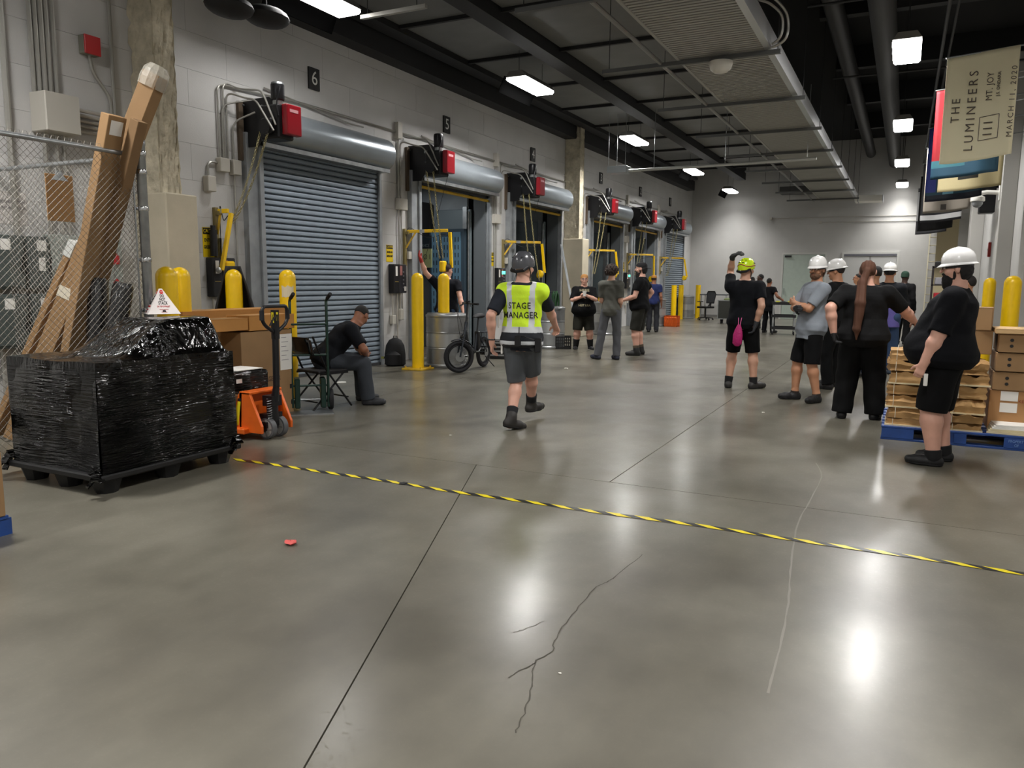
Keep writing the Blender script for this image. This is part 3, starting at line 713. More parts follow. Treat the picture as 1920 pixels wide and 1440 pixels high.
# cardboard tubes leaning in the cage
def long_box(name, lbl, a, b, w, h, m, cat_='cardboard tube', up=(0, 0, 1)):
    a, b = Vector(a), Vector(b); d = (b-a).normalized(); r = d.cross(Vector(up)).normalized(); u = r.cross(d)
    t = thing(name, lbl, cat_, a)
    obj('tube_body', MB().beam((0, 0, 0), b-a, w, h, up), m, t, bevel=.004)
    return t, d, r, u, b-a
e = GY(292, 140, 4.9); s_ = Vector((-7.55, 4.36, .02)); s_ = Vector((e.x-(3.25*.41), 4.25, .02))
t, d, r, u, v = long_box('cardboard_tube', 'longest square cardboard tube with plastic wrap on its top end', s_, e, .17, .15, M_CARD)
p = v-d*.02
obj('plastic_wrap', MB().loft([v-d*.12, v-d*.05, v+d*.03, v+d*.08], [.112, .118, .108, .07], 12), mat('clear_wrap', 'd9d5c8', .15, coat=.6, alpha=.45, bump=.6, bscale=25), t)
obj('tape_patch', MB().beam(v*.40, v*.40+d*.1, .176, .156), mat('tape_clear', 'd6cdb9', .3), t)
e = GY(214, 216, 4.55); g = GY(140, 640, 4.5); dd = (g-e).normalized(); g = e+dd*(e.z-.03)/(-dd.z)
t, d, r, u, v = long_box('cardboard_tube', 'flat cardboard tube with a white label on its top', g, e, .18, .10, M_CARD)
obj('label', MB().beam(v-d*.16, v-d*.04, .12, .104), M_WHITE, t)
t, d, r, u, v = long_box('cardboard_tube', 'thin cardboard tube behind the labelled one', g+Vector((-.1, .12, 0)), e+Vector((.13, .14, -.03)), .10, .10, M_CARDD)
e = GY(147, 455, 4.62); g = GY(60, 660, 4.4); dd = (g-e).normalized(); g = e+dd*(e.z-.03)/(-dd.z)
t, d, r, u, v = long_box('cardboard_tube', 'short wide cardboard tube with pale end leaning low in the cage', g, e, .2, .06, M_CARD)
obj('end_paper', MB().beam(v-d*.14, v+d*.01, .21, .07), mat('pale_paper', 'c6c8c4', .7), t)
for k, (a, b, lb) in enumerate(((GY(183, 520, 4.62), GY(184, 700, 4.6), 'upright black wrapped roll inside the cage'), (GY(232, 530, 4.66), GY(205, 700, 4.56), 'tilted black wrapped roll inside the cage near the post'))):
    dd = (b-a).normalized(); b = a+dd*(a.z-.02)/(-dd.z)
    t = thing('black_roll', lb, 'wrapped roll', b); v = a-b
    obj('roll_body', MB().loft([(0, 0, 0), v*.5, v*.97, v], [.09, .095, .09, .07], 12), mat('black_wrap', '0d0d0e', .3, coat=.3, bump=.4, bscale=30), t, smooth=True)
# clipboard on the fence
p = GX(110, 330, FX-.03)
t = thing('clipboard', 'brown clipboard hung on the cage fence', 'clipboard', (FX-.03, p.y, p.z))
obj('board', MB().box(-.004, .004, -.115, .115, -.36, .01), mat('hardboard', 'a87b48', .6), t, bevel=.002)
obj('clip', MB().prism([(-.07, -.035), (.07, -.035), (.03, .01), (.02, .04), (-.02, .04), (-.03, .01)], 'x', .004, .012), M_STEEL, t)
obj('ring', MB().loft([(.008, .012*math.cos(a), .05+.018*math.sin(a)) for a in [i*PI/5 for i in range(10)]], .002, 4, closed=True), M_CHROME, t)
# electrical gear on the wall inside the cage
def wallbox(name, lbl, y0, y1, z0, z1, dep, m, cat_='electrical cabinet', x=XL):
    t = thing(name, lbl, cat_, (x, (y0+y1)/2, (z0+z1)/2)); h = (z1-z0)/2; w_ = (y1-y0)/2
    obj('cabinet', MB().box(.002, dep, -w_, w_, -h, h), m, t, bevel=.008); return t, w_, h, dep
M_EL = mat('switchgear', '4e5654', .45, .1); M_ELL = mat('pale_cabinet', '9fa6a0', .5)
for k, (y0, y1, z0, z1, nm) in enumerate(((4.55, 4.97, 1.38, 1.93, 'upper left dark switch box'), (4.55, 4.97, .78, 1.33, 'lower left dark switch box'), (5.02, 5.24, 1.38, 1.93, 'upper narrow dark switch box'), (5.02, 5.24, .78, 1.33, 'lower narrow dark switch box'))):
    t, w_, h, dep = wallbox('switch_box', nm+' on the wall in the cage', y0, y1, z0, z1, .16, M_EL)
    obj('door_panel', MB().box(dep, dep+.012, -w_*.85, w_*.85, -h*.9, h*.9), M_EL, t, bevel=.003)
    obj('label', MB().box(dep+.012, dep+.015, -.03, .07, h*.45, h*.85), M_WHITE, t)
    obj('lever', MB().cyl((dep+.02, w_*.8, -.1), (dep+.05, w_*.8, .06), .012, n=8), M_BLK, t)
    if k > 1: obj('label', MB().box(dep+.012, dep+.015, -.02, .05, -h*.3, h*.2), M_WHITE, t)
t, w_, h, dep = wallbox('panelboard', 'large pale grey electrical cabinet behind the cardboard tubes', 5.27, 6.12, .72, 1.96, .14, M_ELL)
obj('door_panel', MB().box(dep, dep+.01, -w_*.9, w_*.7, -h*.93, h*.93), M_ELL, t, bevel=.003)
for zz in (1.72, 1.42):
    s = thing('warning_tag', 'small red tag on the pale cabinet, %s one' % ('upper' if zz > 1.6 else 'lower'), 'tag', (XL+.156, 6.02, zz))
    obj('tag_plate', MB().prism([(-.045, -.06), (.045, -.06), (.045, .03), (0, .08), (-.045, .03)], 'x', 0, .004), mat('tag_red', 'c8262b', .5), s)
t, w_, h, dep = wallbox('wall_notice', 'pale printed notice on the wall above the switch boxes', 4.80, 5.13, 2.05, 2.38, .006, mat('notice', 'cfcac6', .6), 'notice')
text('lettering', 'ELECTRICAL ROOM', .04, frame((.01, 0, .06), (0, 1, 0), (0, 0, 1)), mat('ink_grey', '6d6a72', .6), t, sx=.8)
text('lettering', 'DO NOT BLOCK ACCESS', .035, frame((.01, 0, .0), (0, 1, 0), (0, 0, 1)), _m['ink_grey'], t, sx=.75)
t, w_, h, dep = wallbox('pull_box', 'large pale junction box high on the wall in the cage', 5.24, 5.62, 3.02, 3.42, .26, M_BOXW)
obj('cover', MB().box(dep, dep+.008, -w_*.97, w_*.97, -h*.97, h*.97), M_BOXW, t, bevel=.002)
t = struct('trim_6', label='vertical and horizontal conduits in the cage')
for yy, r_, zb in ((4.98, .03, 0), (5.27, .022, 3.42), (5.33, .022, 3.42), (5.39, .026, 3.42), (5.45, .022, 3.42), (5.52, .022, 3.42), (6.2, .02, 3.3)):
    obj('conduit', MB().cyl((XL+.05, yy, zb), (XL+.05, yy, 6.9), r_, n=8), M_CONDUIT, t, smooth=True)
for yy in (5.33, 5.46, 5.54): obj('conduit', MB().cyl((XL+.07, yy, 1.96), (XL+.07, yy, 3.02), .022, n=8), M_CONDUIT, t, smooth=True)
for k in range(5): obj('conduit', MB().cyl((XL+.06+.0*k, 5.62, 3.33-.055*k), (XL+.06, 6.3, 3.33-.055*k), .02, n=8), M_PAINTCOND, t, smooth=True)
obj('conduit', MB().cyl((XL+.05, 4.75, .0), (XL+.05, 4.75, 2.0), .03, n=8), M_CONDUIT, t, smooth=True)
obj('conduit', MB().loft(bez([(XL+.04, 5.93, 3.96), (XL+.04, 5.95, 3.78), (XL+.04, 6.16, 3.55), (XL+.04, 6.16, 3.3)]), .018, 8), M_CONDUIT, t, smooth=True)
t, w_, h, dep = wallbox('alarm_box', 'small red square alarm box high on the wall', 5.83, 6.02, 3.95, 4.15, .1, mat('box_olive', '77766a', .6), 'alarm')
obj('cover', MB().box(dep, dep+.02, -w_, w_, -h, h), mat('alarm_red', 'b82526', .4), t, bevel=.004)

# ================================================================== bollards
def bollard(x, y, lbl, h=1.62, r=.1, flat=False, base=False, group='yellow steel bollards'):
    t = thing('bollard', lbl, 'bollard', (x, y, 0), group=group)
    pr = [(r, 0), (r, h-r)]+([(r, h)] if flat else [(r*math.cos(a), h-r+r*math.sin(a)) for a in [i*PI/12 for i in range(1, 6)]]+[(.002, h)])
    obj('post', MB().lathe(pr, 24), M_YEL, t, smooth=50)
    if base: obj('base_plate', MB().box(-.2, .2, -.2, .2, 0, .03), M_YELD, t, bevel=.005); [obj('anchor_bolt', MB().cyl((a, b, .03), (a, b, .06), .016, n=6), M_YELD, t) for a in (-.15, .15) for b in (-.15, .15)]
    return t
P = DP(316, 600, 7.5); bollard(P.x, P.y, 'left of the two yellow bollards beside the concrete column')
P = DP(341, 600, 7.95); bollard(P.x, P.y, 'right of the two yellow bollards beside the concrete column')
P = DP(441, 600, 9.6); b1 = bollard(P.x, P.y, 'yellow bollard with a black jacket draped over it')
P = DP(541, 600, 9.6); t = bollard(P.x, P.y, 'yellow bollard with a pale paper scrap, in front of door 6')
dcam = Vector((-P.x, -P.y, 0)).normalized(); sd = Vector((0, 0, 1)).cross(dcam)
mb = MB(); vs = []
for i in range(7):
    a = -.75+i*.25; q = (dcam*math.cos(a)+sd*math.sin(a))*.1025
    vs += [(q.x, q.y, 1.28+.01*(i % 2)), (q.x, q.y, 1.43-.012*(i % 3))]
mb.add(vs, [(2*i, 2*i+2, 2*i+3, 2*i+1) for i in range(6)]); obj('paper_scrap', mb, mat('scrap_paper', 'd9cdb0', .7), t)
P = DP(783, 600, 13.0); bollard(P.x, P.y, 'yellow bollard on a yellow base plate beside the backpack', base=True)
P = DP(832, 600, 13.65); bollard(P.x, P.y, 'yellow bollard behind the nearest steel drum')
P = DP(1893, 600, 9.9); bollard(P.x, P.y, 'nearer yellow bollard at the right wall behind the boxes')
P = DP(1850, 600, 13.9); bollard(P.x, P.y, 'farther yellow bollard at the right wall behind the big man')
for u_, d_, lb, h_ in ((1127, 22.5, 'thick yellow bollard behind the person with a cup', 1.3), (1142, 23.2, 'yellow bollard behind the curly haired man', 1.3), (1223, 27, 'yellow bollard behind the man in the backward black cap', 1.34), (1262, 28.8, 'yellow bollard standing at the orange crate', 1.36), (1275, 31, 'yellow bollard just behind the one at the orange crate', 1.36), (1307, 32, 'yellow bollard beside the office chair', 1.36)):
    P = DP(u_, 600, d_); bollard(P.x, P.y, lb, h_, .1 if u_ != 1127 else .1, True)
# jacket over bollard
P = DP(441, 600, 9.6)
t = thing('draped_jacket', 'black jacket draped over the back of a yellow bollard', 'jacket', (P.x, P.y, 0))
dcam = Vector((-P.x, -P.y, 0)).normalized(); sd = Vector((0, 0, 1)).cross(dcam); mb = MB(); vs = []; fs = []
cols = 18
for j in range(10):
    z = 1.66-.12*j if j else 1.66; w_ = .118+.05*max(0, j-1)**.9*.75
    for i in range(cols+1):
        a = -1.75+3.5*i/cols; q = -dcam*math.cos(a)*(w_*(.9 if j else .8))+sd*math.sin(a)*w_*(1 if j else .75)
        k = 1+.04*math.sin(i*2.1+j); vs.append((q.x*k, q.y*k, z-.0*i))
for j in range(9):
    for i in range(cols): fs.append((j*(cols+1)+i, j*(cols+1)+i+1, (j+1)*(cols+1)+i+1, (j+1)*(cols+1)+i))
mb.add(vs, fs); o = obj('jacket_cloth', mb, mat('jacket_black', '1b1917', .8), t, smooth=60); s = o.modifiers.new('s', 'SOLIDIFY'); s.thickness = .02

# ================================================================== steel drums
M_DRUM = mat('drum_steel', '9a9c9d', .38, .75, noise=.1, nscale=6, rvar=.08); M_DRUML = mat('drum_band', 'b9bbbb', .35, .7)
def drum(x, y, lbl, r=.33, h=.93):
    t = thing('steel_drum', lbl, 'drum', (x, y, 0), group='galvanised steel drums along the dock wall')
    pr = [(r, .0), (r+.012, .02), (r+.012, .045), (r, .06), (r, .32), (r+.006, .33), (r, .34)]
    obj('drum_body', MB().lathe(pr+[(r, .60), (r+.006, .61), (r, .62), (r, h-.07), (r+.01, h-.06), (r+.012, h-.03), (r-.01, h-.02), (r-.02, h), (r*.5, h+.005)], 36), M_DRUM, t, smooth=30)
    obj('middle_band', MB().lathe([(r+.003, .36), (r+.003, .58)], 36, cap=False), M_DRUML, t, smooth=30)
    obj('lid_opening', MB().lathe([(r*.42, h+.0), (r*.42, h+.01), (r*.3, h-.02)], 20), M_BLK, t)
    return t
for (u_, v_), lb in (((838, 686), 'nearest steel drum beside the parked bicycle'), ((1030, 652), 'steel drum behind the man in the yellow vest'), ((1134, 627), 'steel drum behind the curly haired man'), ((1229, 611), 'steel drum right of the bearded man, before door 2'), ((1285, 597), 'farthest steel drum, before door 1')):
    p = GZ(u_, v_); drum(p.x, p.y, lb, .36 if u_ == 838 else .33 if u_ > 1200 else .34)
    
# ================================================================== controllers, caution signs, dock lights
def controller(num, y, green=False, motor=False):
    t = thing('dock_controller', 'black dock leveller control boxes left of door %s' % {6: 'six', 5: 'five', 4: 'four with green display', 3: 'three', 2: 'two'}[num], 'control box', (XL, y, 1.52), group='dock leveller controls')
    obj('left_box', MB().box(.002, .13, -.17, .0, -.26, .26), M_BLK, t, bevel=.012)
    obj('right_box', MB().box(.002, .12, .01, .24, -.26, .26), mat('ctrl_dark', '26252b', .4), t, bevel=.012)
    obj('sticker', MB().box(.13, .132, -.12, -.06, .05, .22), M_WHITE, t)
    obj('sticker', MB().box(.12, .122, .03, .1, .06, .23), mat('sticker_red', 'a46a66', .5), t)
    obj('nameplate', MB().box(.13, .132, -.14, -.03, -.06, -.05), mat('gold', '8f7c3a', .4), t)
    for k in range(5): obj('button', MB().cyl((.12, .13, .12-.07*k), (.135, .13, .12-.07*k), .014, n=8), mat('button_grey', '7d7d82', .4), t)
    obj('sticker', MB().box(.12, .122, .16, .22, -.22, -.14), M_WHITE, t)
    if green: obj('display', MB().box(.12, .123, .04, .2, .12, .19), mat('display_green', (0.05, .9, .45, 1), .4, emit=1.5), t)
    for k, (dy, zb) in enumerate(((-.1, -.75), (.05, -1.1), (.14, -.55))): obj('conduit', MB().cyl((.04, dy, -.26), (.04, dy, zb), .016, n=6), M_PAINTCOND, t)
    obj('lower_box', MB().box(.002, .08, .1, .2, -.75, -.55), M_BOXW, t, bevel=.006)
    obj('lower_box', MB().box(.002, .08, -.15, -.05, -.82, -.66), M_BOXW, t, bevel=.006)
    return t
controller(6, 7.62); controller(5, 11.72); controller(4, 15.72, True); controller(3, 20.75); controller(2, 24.85, True)
for num, y, z, s_ in ((6, 7.55, 1.98, 1.3), (5, 11.6, 1.97, 1), (4, 15.5, 1.97, 1), (2, 24.7, 1.97, 1)):
    t = thing('caution_sign', 'yellow caution sign on the wall left of door %s' % {6: 'six, behind a steel cylinder', 5: 'five', 4: 'four', 2: 'two'}[num], 'sign', (XL, y, z), group='yellow caution signs')
    obj('plate', MB().box(.001, .005, -.1*s_, .1*s_, -.15*s_, .15*s_), mat('sign_yellow', 'e9c800', .5), t)
    obj('header', MB().box(.005, .007, -.095*s_, .095*s_, .08*s_, .145*s_), M_INK, t)
    text('lettering', 'CAUTION', .05*s_, frame((.008, 0, .112*s_), (0, 1, 0), (0, 0, 1)), _m['sign_yellow'], t, sx=.8)
    text('lettering', 'ENTER ON', .045*s_, frame((.007, 0, .02*s_), (0, 1, 0), (0, 0, 1)), M_INK, t, sx=.75, bold=.002)
    text('lettering', 'GREEN ONLY', .045*s_, frame((.007, 0, -.05*s_), (0, 1, 0), (0, 0, 1)), M_INK, t, sx=.66, bold=.002)
t = thing('pump_unit', 'black valve with a bright metal cylinder above the controls left of door six', 'pump', (XL+.05, 7.6, 1.8))
obj('valve', MB().cyl((.02, -.06, 0), (.02, -.06, .34), .05, n=12).cyl((.02, -.06, .34), (.02, -.06, .4), .035, n=12), M_BLK, t, smooth=True)
obj('cylinder', MB().cyl((.04, .08, -.02), (.04, .08, .24), .05, n=16), M_CHROME, t, smooth=True)
def dock_light(num, y, z, a1, a2, head='disc'):
    t = thing('dock_light', 'yellow swing-arm dock light left of door %s' % {6: 'six, folded steeply down', 5: 'five, with a square lamp head', 4: 'four, with a round lamp head', 3: 'three', 2: 'two', 1: 'one'}[num], 'dock light', (XL, y, z), group='yellow swing-arm dock lights')
    obj('wall_bracket', MB().box(.002, .05, -.03, .03, -.62, .05).box(.05, .12, -.02, .02, -.05, 0), mat('bracket_bronze', '8d7f52', .5, .3), t)
    obj('junction', MB().box(.002, .09, .03, .13, -.5, -.36), M_BOXW, t, bevel=.005)
    p0 = Vector((.08, 0, 0)); p1 = p0+Vector(a1); p2 = p1+Vector(a2)
    obj('upper_arm', MB().beam(p0, p1, .04, .055), M_YELD if num < 5 else M_YEL, t, bevel=.004)
    obj('brace', MB().beam((.05, 0, -.3), p0+(p1-p0)*.22, .015, .03), M_YELD, t)
    obj('lower_arm', MB().beam(p1+Vector((.03, .02, -.03)), p2+Vector((.03, .02, 0)), .045, .055, (1, 0, 0)), M_YEL, t, bevel=.004)
    obj('collar', MB().beam(p0+(p1-p0)*.3, p0+(p1-p0)*.42, .046, .06), M_STEEL, t)
    obj('knuckle', MB().ball(p2, .04, 10, 6), M_STEEL, t)
    if head == 'disc':
        h = obj('lamp_head', MB().lathe([(.03, -.06), (.075, -.05), (.095, .0), (.095, .04), (.08, .045)], 16), M_YEL, t, smooth=True)
        h.location = p2+Vector((-.04, -.08, -.03)); h.rotation_euler = (math.radians(80), 0, math.radians(-35))
        g = obj('lamp_glass', MB().lathe([(.078, .04), (.06, .03), (.01, .028)], 16), M_CHROME, h, smooth=True)
    else:
        h = obj('lamp_head', MB().cbox((0, 0, 0), (.09, .15, .2)), M_YEL, t, bevel=.02); h.location = p2+(Vector((.02, .16, .02)) if num == 6 else Vector((-.06, -.14, .02)))
    obj('cord', MB().loft(cat_curve([(.05, .05, -.36), (.09, .02, .06), p0+(p1-p0)*.5+Vector((0, 0, -.12)), p1+Vector((0, 0, -.1)), p2]), .006, 5), M_BLK, t)
    return t
zz = 2.38
# door 6 light folded: bracket high, arm slants down-left
p = GX(432, 392, XL+.3); t = dock_light(6, p.y, p.z-.02, (.16, .02, .0), (.02, -.22, -.78), 'box')
dock_light(5, 12.05, zz, (.62, .42, .03), (.02, .02, -.68), 'box')
dock_light(4, 16.0, zz, (.6, .62, .0), (.05, .06, -.70))
dock_light(3, 21.1, zz, (.6, .72, .0), (.04, .12, -.68))
dock_light(2, 25.0, zz, (.6, .72, .0), (.0, .06, -.78))
dock_light(1, 28.9, zz, (.6, .9, .0), (.1, .1, -.72))

# ================================================================== wrapped pallet with cone
px0, px1, py0, py1, pz = -5.88, -4.88, 3.40, 4.62, .16
t = thing('wrapped_pallet', 'pallet load wrapped in glossy black stretch film', 'wrapped pallet', (px0, py0, 0))
W_, D_ = px1-px0, py1-py0
M_FILM = bpy.data.materials.new('black_film'); M_FILM.use_nodes = True
def film_nodes(m):
    nt = m.node_tree; b = nt.nodes['Principled BSDF']; N = nt.nodes.new; L = nt.links.new
    b.inputs['Base Color'].default_value = lin('020202'); b.inputs['Roughness'].default_value = .09; b.inputs['Specular IOR Level'].default_value = .45
    tc = N('ShaderNodeTexCoord')
    def nz(scale, mp, det=4, dist=0):
        mm = N('ShaderNodeMapping'); mm.inputs['Scale'].default_value = mp; L(tc.outputs['Object'], mm.inputs[0])
        n = N('ShaderNodeTexNoise'); n.inputs['Scale'].default_value = scale; n.inputs['Detail'].default_value = det; n.inputs['Distortion'].default_value = dist
        L(mm.outputs[0], n.inputs['Vector']); return n
    a = nz(4, (1, 1, 15), 2.5, .6); c = nz(9, (1.5, 1, .6), 3, 1.6); sx = N('ShaderNodeSeparateXYZ'); L(tc.outputs['Object'], sx.inputs[0])
    mr = N('ShaderNodeMapRange'); mr.inputs[1].default_value = .84; mr.inputs[2].default_value = .92; L(sx.outputs[2], mr.inputs[0])
    mx = N('ShaderNodeMix'); L(mr.outputs[0], mx.inputs[0]); L(a.outputs[0], mx.inputs[2]); L(c.outputs[0], mx.inputs[3])
    patch = nz(1.7, (1, 1, 1), 2); pr = N('ShaderNodeMapRange'); pr.inputs[1].default_value = .40; pr.inputs[2].default_value = .66; pr.inputs[3].default_value = .06; pr.inputs[4].default_value = 1
    L(patch.outputs[0], pr.inputs[0])
    bp = N('ShaderNodeBump'); bp.inputs['Distance'].default_value = .2; ml = N('ShaderNodeMath'); ml.operation = 'MULTIPLY'; L(pr.outputs[0], ml.inputs[0]); L(mx.outputs[0], ml.inputs[1]); L(ml.outputs[0], bp.inputs['Height']); L(bp.outputs[0], b.inputs['Normal'])
film_nodes(M_FILM)
def ss(a, b, x): x = max(0, min(1, (x-a)/(b-a))); return x*x*(3-2*x)
def toph(x, y):
    fx = ss(.02, .42, x)*(1-ss(.86, .98, x)); fy = ss(.22, .72, y)*(1-ss(1.12, 1.21, y))
    return .93+.27*min(fx, 1)*fy+.006*math.sin(9*x+7*y)
mb = MB(); NX, NY, NZ = 40, 34, 26
def wob(x, y, z): return .008*math.sin(11*z+5*x+3*y)+.006*math.sin(23*z-9*y+4*x)
vs = [(W_*i/NX, D_*j/NY, toph(W_*i/NX, D_*j/NY)) for i in range(NX+1) for j in range(NY+1)]
fs = [(i*(NY+1)+j, (i+1)*(NY+1)+j, (i+1)*(NY+1)+j+1, i*(NY+1)+j+1) for i in range(NX) for j in range(NY)]
mb.add(vs, fs)
def side(fn, n):
    vs = []; fs = []
    for i in range(n+1):
        x, y, nx, ny = fn(i/n); zt = toph(x, y)
        for k in range(NZ+1):
            f = k/NZ; z = .13+(zt-.13)*f; b_ = wob(x, y, z)*math.sin(PI*f)*(1 if 0 < i < n else .3)+.018*(1-f)*math.sin(x*7+y*6)
            vs.append((x+nx*b_, y+ny*b_, z))
    for i in range(n):
        for k in range(NZ): fs.append((i*(NZ+1)+k, (i+1)*(NZ+1)+k, (i+1)*(NZ+1)+k+1, i*(NZ+1)+k+1))
    mb.add(vs, fs)
side(lambda f: (W_*f, 0, 0, -1), NX); side(lambda f: (W_*f, D_, 0, 1), NX); side(lambda f: (0, D_*f, -1, 0), NY); side(lambda f: (W_, D_*f, 1, 0), NY)
obj('film', mb, M_FILM, t, smooth=70)
M_PLB = mat('black_plastic', '0f0f10', .5)
obj('deck', MB().box(-.03, W_+.03, -.03, D_+.03, .105, .15), M_PLB, t, bevel=.01)
for i in range(3):
    for j in range(3):
        cx, cy = .1+(W_-.2)*i/2, .1+(D_-.2)*j/2
        obj('pallet_foot', MB().loft([(cx, cy, 0), (cx, cy, .11)], [.075, .11], 8), M_PLB, t)
for (x, y, l) in ((-.05, .0, .12), (W_+.02, D_-.02, .14), (W_+.0, -.03, .08)):
    mb = MB()
    for k in range(4): mb.beam((x, y, .16+.02*k), (x+random.uniform(-.08, .08), y+random.uniform(-.08, .02), .08+.03*k), .05, .01)
    obj('film_tail', mb, M_FILM, t)
# paper pyramid
p = GZ(303, 588, 1.19)
t = thing('stack_cone', 'white paper pyramid sign reading DO NOT STACK on the wrapped pallet', 'sign', (p.x, p.y, 1.19), math.radians(62))
t.scale = (.64, .64, .95)
M_PAP = mat('sign_paper', 'e9e2df', .6); h_, r_ = .235, .21
cn = [(r_, r_), (-r_, r_), (-r_, -r_), (r_, -r_)]; a_ = .015
for i in range(4):
    (x0, y0), (x1, y1) = cn[i], cn[(i+1) % 4]; s = a_/r_
    mb = MB().add([(x0, y0, 0), (x1, y1, 0), (x1*s, y1*s, h_), (x0*s, y0*s, h_)], [(0, 1, 2, 3)])
    o = obj('panel', mb, M_PAP, t); sm = o.modifiers.new('s', 'SOLIDIFY'); sm.thickness = .003
    mid = Vector(((x0+x1)/2, (y0+y1)/2, 0)); top = Vector((mid.x*s, mid.y*s, h_)); up = (top-mid).normalized(); out = Vector((mid.x, mid.y, 0)).normalized()
    right = up.cross(out); right = Vector((0, 0, 1)).cross(out) if right.length < .1 else right
    right = Vector((0, 0, 1)).cross(out).normalized(); n = right.cross(up).normalized()
    def at_(f, e=.004): return mid+(top-mid)*f+n*e
    d_ = obj('stop_disc', MB().lathe([(.026, 0), (.026, .002)], 8), mat('stop_red', 'd93a3c', .5), t); d_.matrix_local = frame(at_(.86), right, up)
    text('lettering', 'STOP', .017, frame(at_(.86, .0065), right, up), M_WHITE, t)
    for f, s_, wd in ((.70, .036, 'DO'), (.565, .036, 'NOT'), (.42, .040, 'STACK')): text('lettering', wd, s_*1.35, frame(at_(f), right, up), M_INK, t, sx=.72, bold=.0012)
    text('lettering', 'ON TOP OF PALLET', .027, frame(at_(.29), right, up), M_RINK, t, sx=.7, bold=.0008)
    text('lettering', 'FRAGILE CONTENTS', .018, frame(at_(.17), right, up), M_RINK, t, sx=.7)
    text('lettering', 'DO NOT STACK', .014, frame(at_(.07), right, up), M_RINK, t, sx=.7)
    o = obj('cut_hole', MB().prism([(-.022, 0), (.022, 0), (.022, .012), (.012, .02), (-.012, .02), (-.022, .012)], 'z', 0, .002), M_INK, t); o.matrix_local = frame(at_(.08, .004), right, up)

# ================================================================== cartons behind the pallet
def carton(name, lbl, x0, x1, y0, y1, z0, z1, m=None, rz=0, group=None, tape=True, tilt=None):
    c = ((x0+x1)/2, (y0+y1)/2, z0); a, b, h = (x1-x0)/2, (y1-y0)/2, z1-z0
    t = thing(name, lbl, 'box', c, rz, group)
    if tilt: t.rotation_euler = (tilt[0], tilt[1], rz)
    obj('carton_body', MB().box(-a, a, -b, b, 0, h-.004), m or M_CARD, t, bevel=.004)
    if a > b:
        obj('flap', MB().box(-a, a, .002, b, h-.004, h), m or M_CARD, t); obj('flap', MB().box(-a, a, -b, -.002, h-.004, h), m or M_CARD, t)
    else:
        obj('flap', MB().box(.002, a, -b, b, h-.004, h), m or M_CARD, t); obj('flap', MB().box(-a, -.002, -b, b, h-.004, h), m or M_CARD, t)
    if tape: obj('tape_strip', MB().box(-a-.001, a+.001, -.025, .025, h, h+.001) if a > b else MB().box(-.025, .025, -b-.001, b+.001, h, h+.001), mat('tape_tan', 'c8a673', .3), t)
    return t, a, b, h
t, a, b, h = carton('tall_carton', 'large tall brown carton standing behind the orange pallet jack', -6.85, -6.13, 5.92, 6.68, 0, .95)
text('lettering', 'BEVERAGE-AIR', .075, frame((a+.002, -.02, .42), (0, 1, 0), (0, 0, 1)), mat('print_brown', '5d4630', .7), t, sx=.8, bold=.0012)
obj('packing_slip', MB().box(a, a+.003, b-.2, b-.01, .5, .9), M_WHITE, t)
for i in range(6): obj('print_line', MB().box(a+.003, a+.004, b-.18, b-.1+.03*(i % 2), .86-.05*i, .865-.05*i), _m['ink_grey'], t)
obj('hand_hole', MB().box(a, a+.002, b-.06, b-.02, .28, .33), M_INK, t)
t, a, b, h = carton('long_carton', 'long flat orange-brown carton lying on top, nearer half', -6.42, -6.1, 5.32, 6.0, .975, 1.1, mat('carton_orange', 'b7803f', .7, noise=.06))
obj('tape_mark', MB().box(a-.12, a-.05, -.2, .1, h, h+.002), _m['tape_tan'], t); obj('tape_mark', MB().box(-.1, -.02, -.1, .0, h, h+.002), M_YEL, t)
t, a, b, h = carton('long_carton', 'long flat orange-brown carton lying on top, farther half', -6.44, -6.12, 6.02, 6.72, .96, 1.12, _m['carton_orange'], rz=.03)
t, a, b, h = carton('long_carton', 'flat orange-brown carton behind the two long ones', -6.85, -6.5, 5.5, 7.0, .955, 1.17, _m['carton_orange'], rz=.02)
t, a, b, h = carton('shrink_wrapped_carton', 'low carton in clear film on the pallet jack forks', -6.02, -5.58, 5.2, 5.72, .13, .42, mat('film_brown', 'a58a68', .25, coat=.4, bump=.3, bscale=20))
t = thing('black_parcel', 'black wrapped parcel with white papers on top', 'parcel', (-5.8, 5.46, .425))
obj('parcel_body', MB().box(-.23, .23, -.27, .27, 0, .2), M_FILM, t, bevel=.03, seg=3)
obj('paper_sheet', MB().box(-.19, .15, -.22, .1, .201, .208).box(-.1, .2, -.1, .22, .209, .215), M_WHITE, t)
obj('small_label', MB().box(.232, .235, -.16, -.09, .1, .14), M_WHITE, t)

# ================================================================== pallet jack
M_OR = mat('jack_orange', 'e3661c', .35, .1, noise=.06, nscale=10)
t = thing('pallet_jack', 'orange hand pallet jack with black steering handle', 'pallet jack', (-5.42, 5.5, 0), math.radians(-90))
for sx in (-.2, .2):
    obj('fork', MB().box(sx-.075, sx+.075, -1.0, .0, .06, .115), M_OR, t, bevel=.01)
    obj('load_roller', MB().cyl((sx-.05, -.85, .04), (sx+.05, -.85, .04), .038, n=12), M_RUB, t, smooth=True)
for x0_ in (-.21, .18): obj('mast_frame', MB().prism([(-.12, .07), (.16, .07), (.16, .14), (.03, .42), (.02, .45), (-.10, .45), (-.13, .42), (-.24, .1)], 'x', x0_, x0_+.03), M_OR, t, bevel=.005)
obj('mast_back', MB().prism([(-.12, .1), (-.09, .1), (-.07, .44), (-.11, .45)], 'x', -.21, .21).box(-.21, .21, -.11, .03, .43, .455), M_OR, t, bevel=.005)
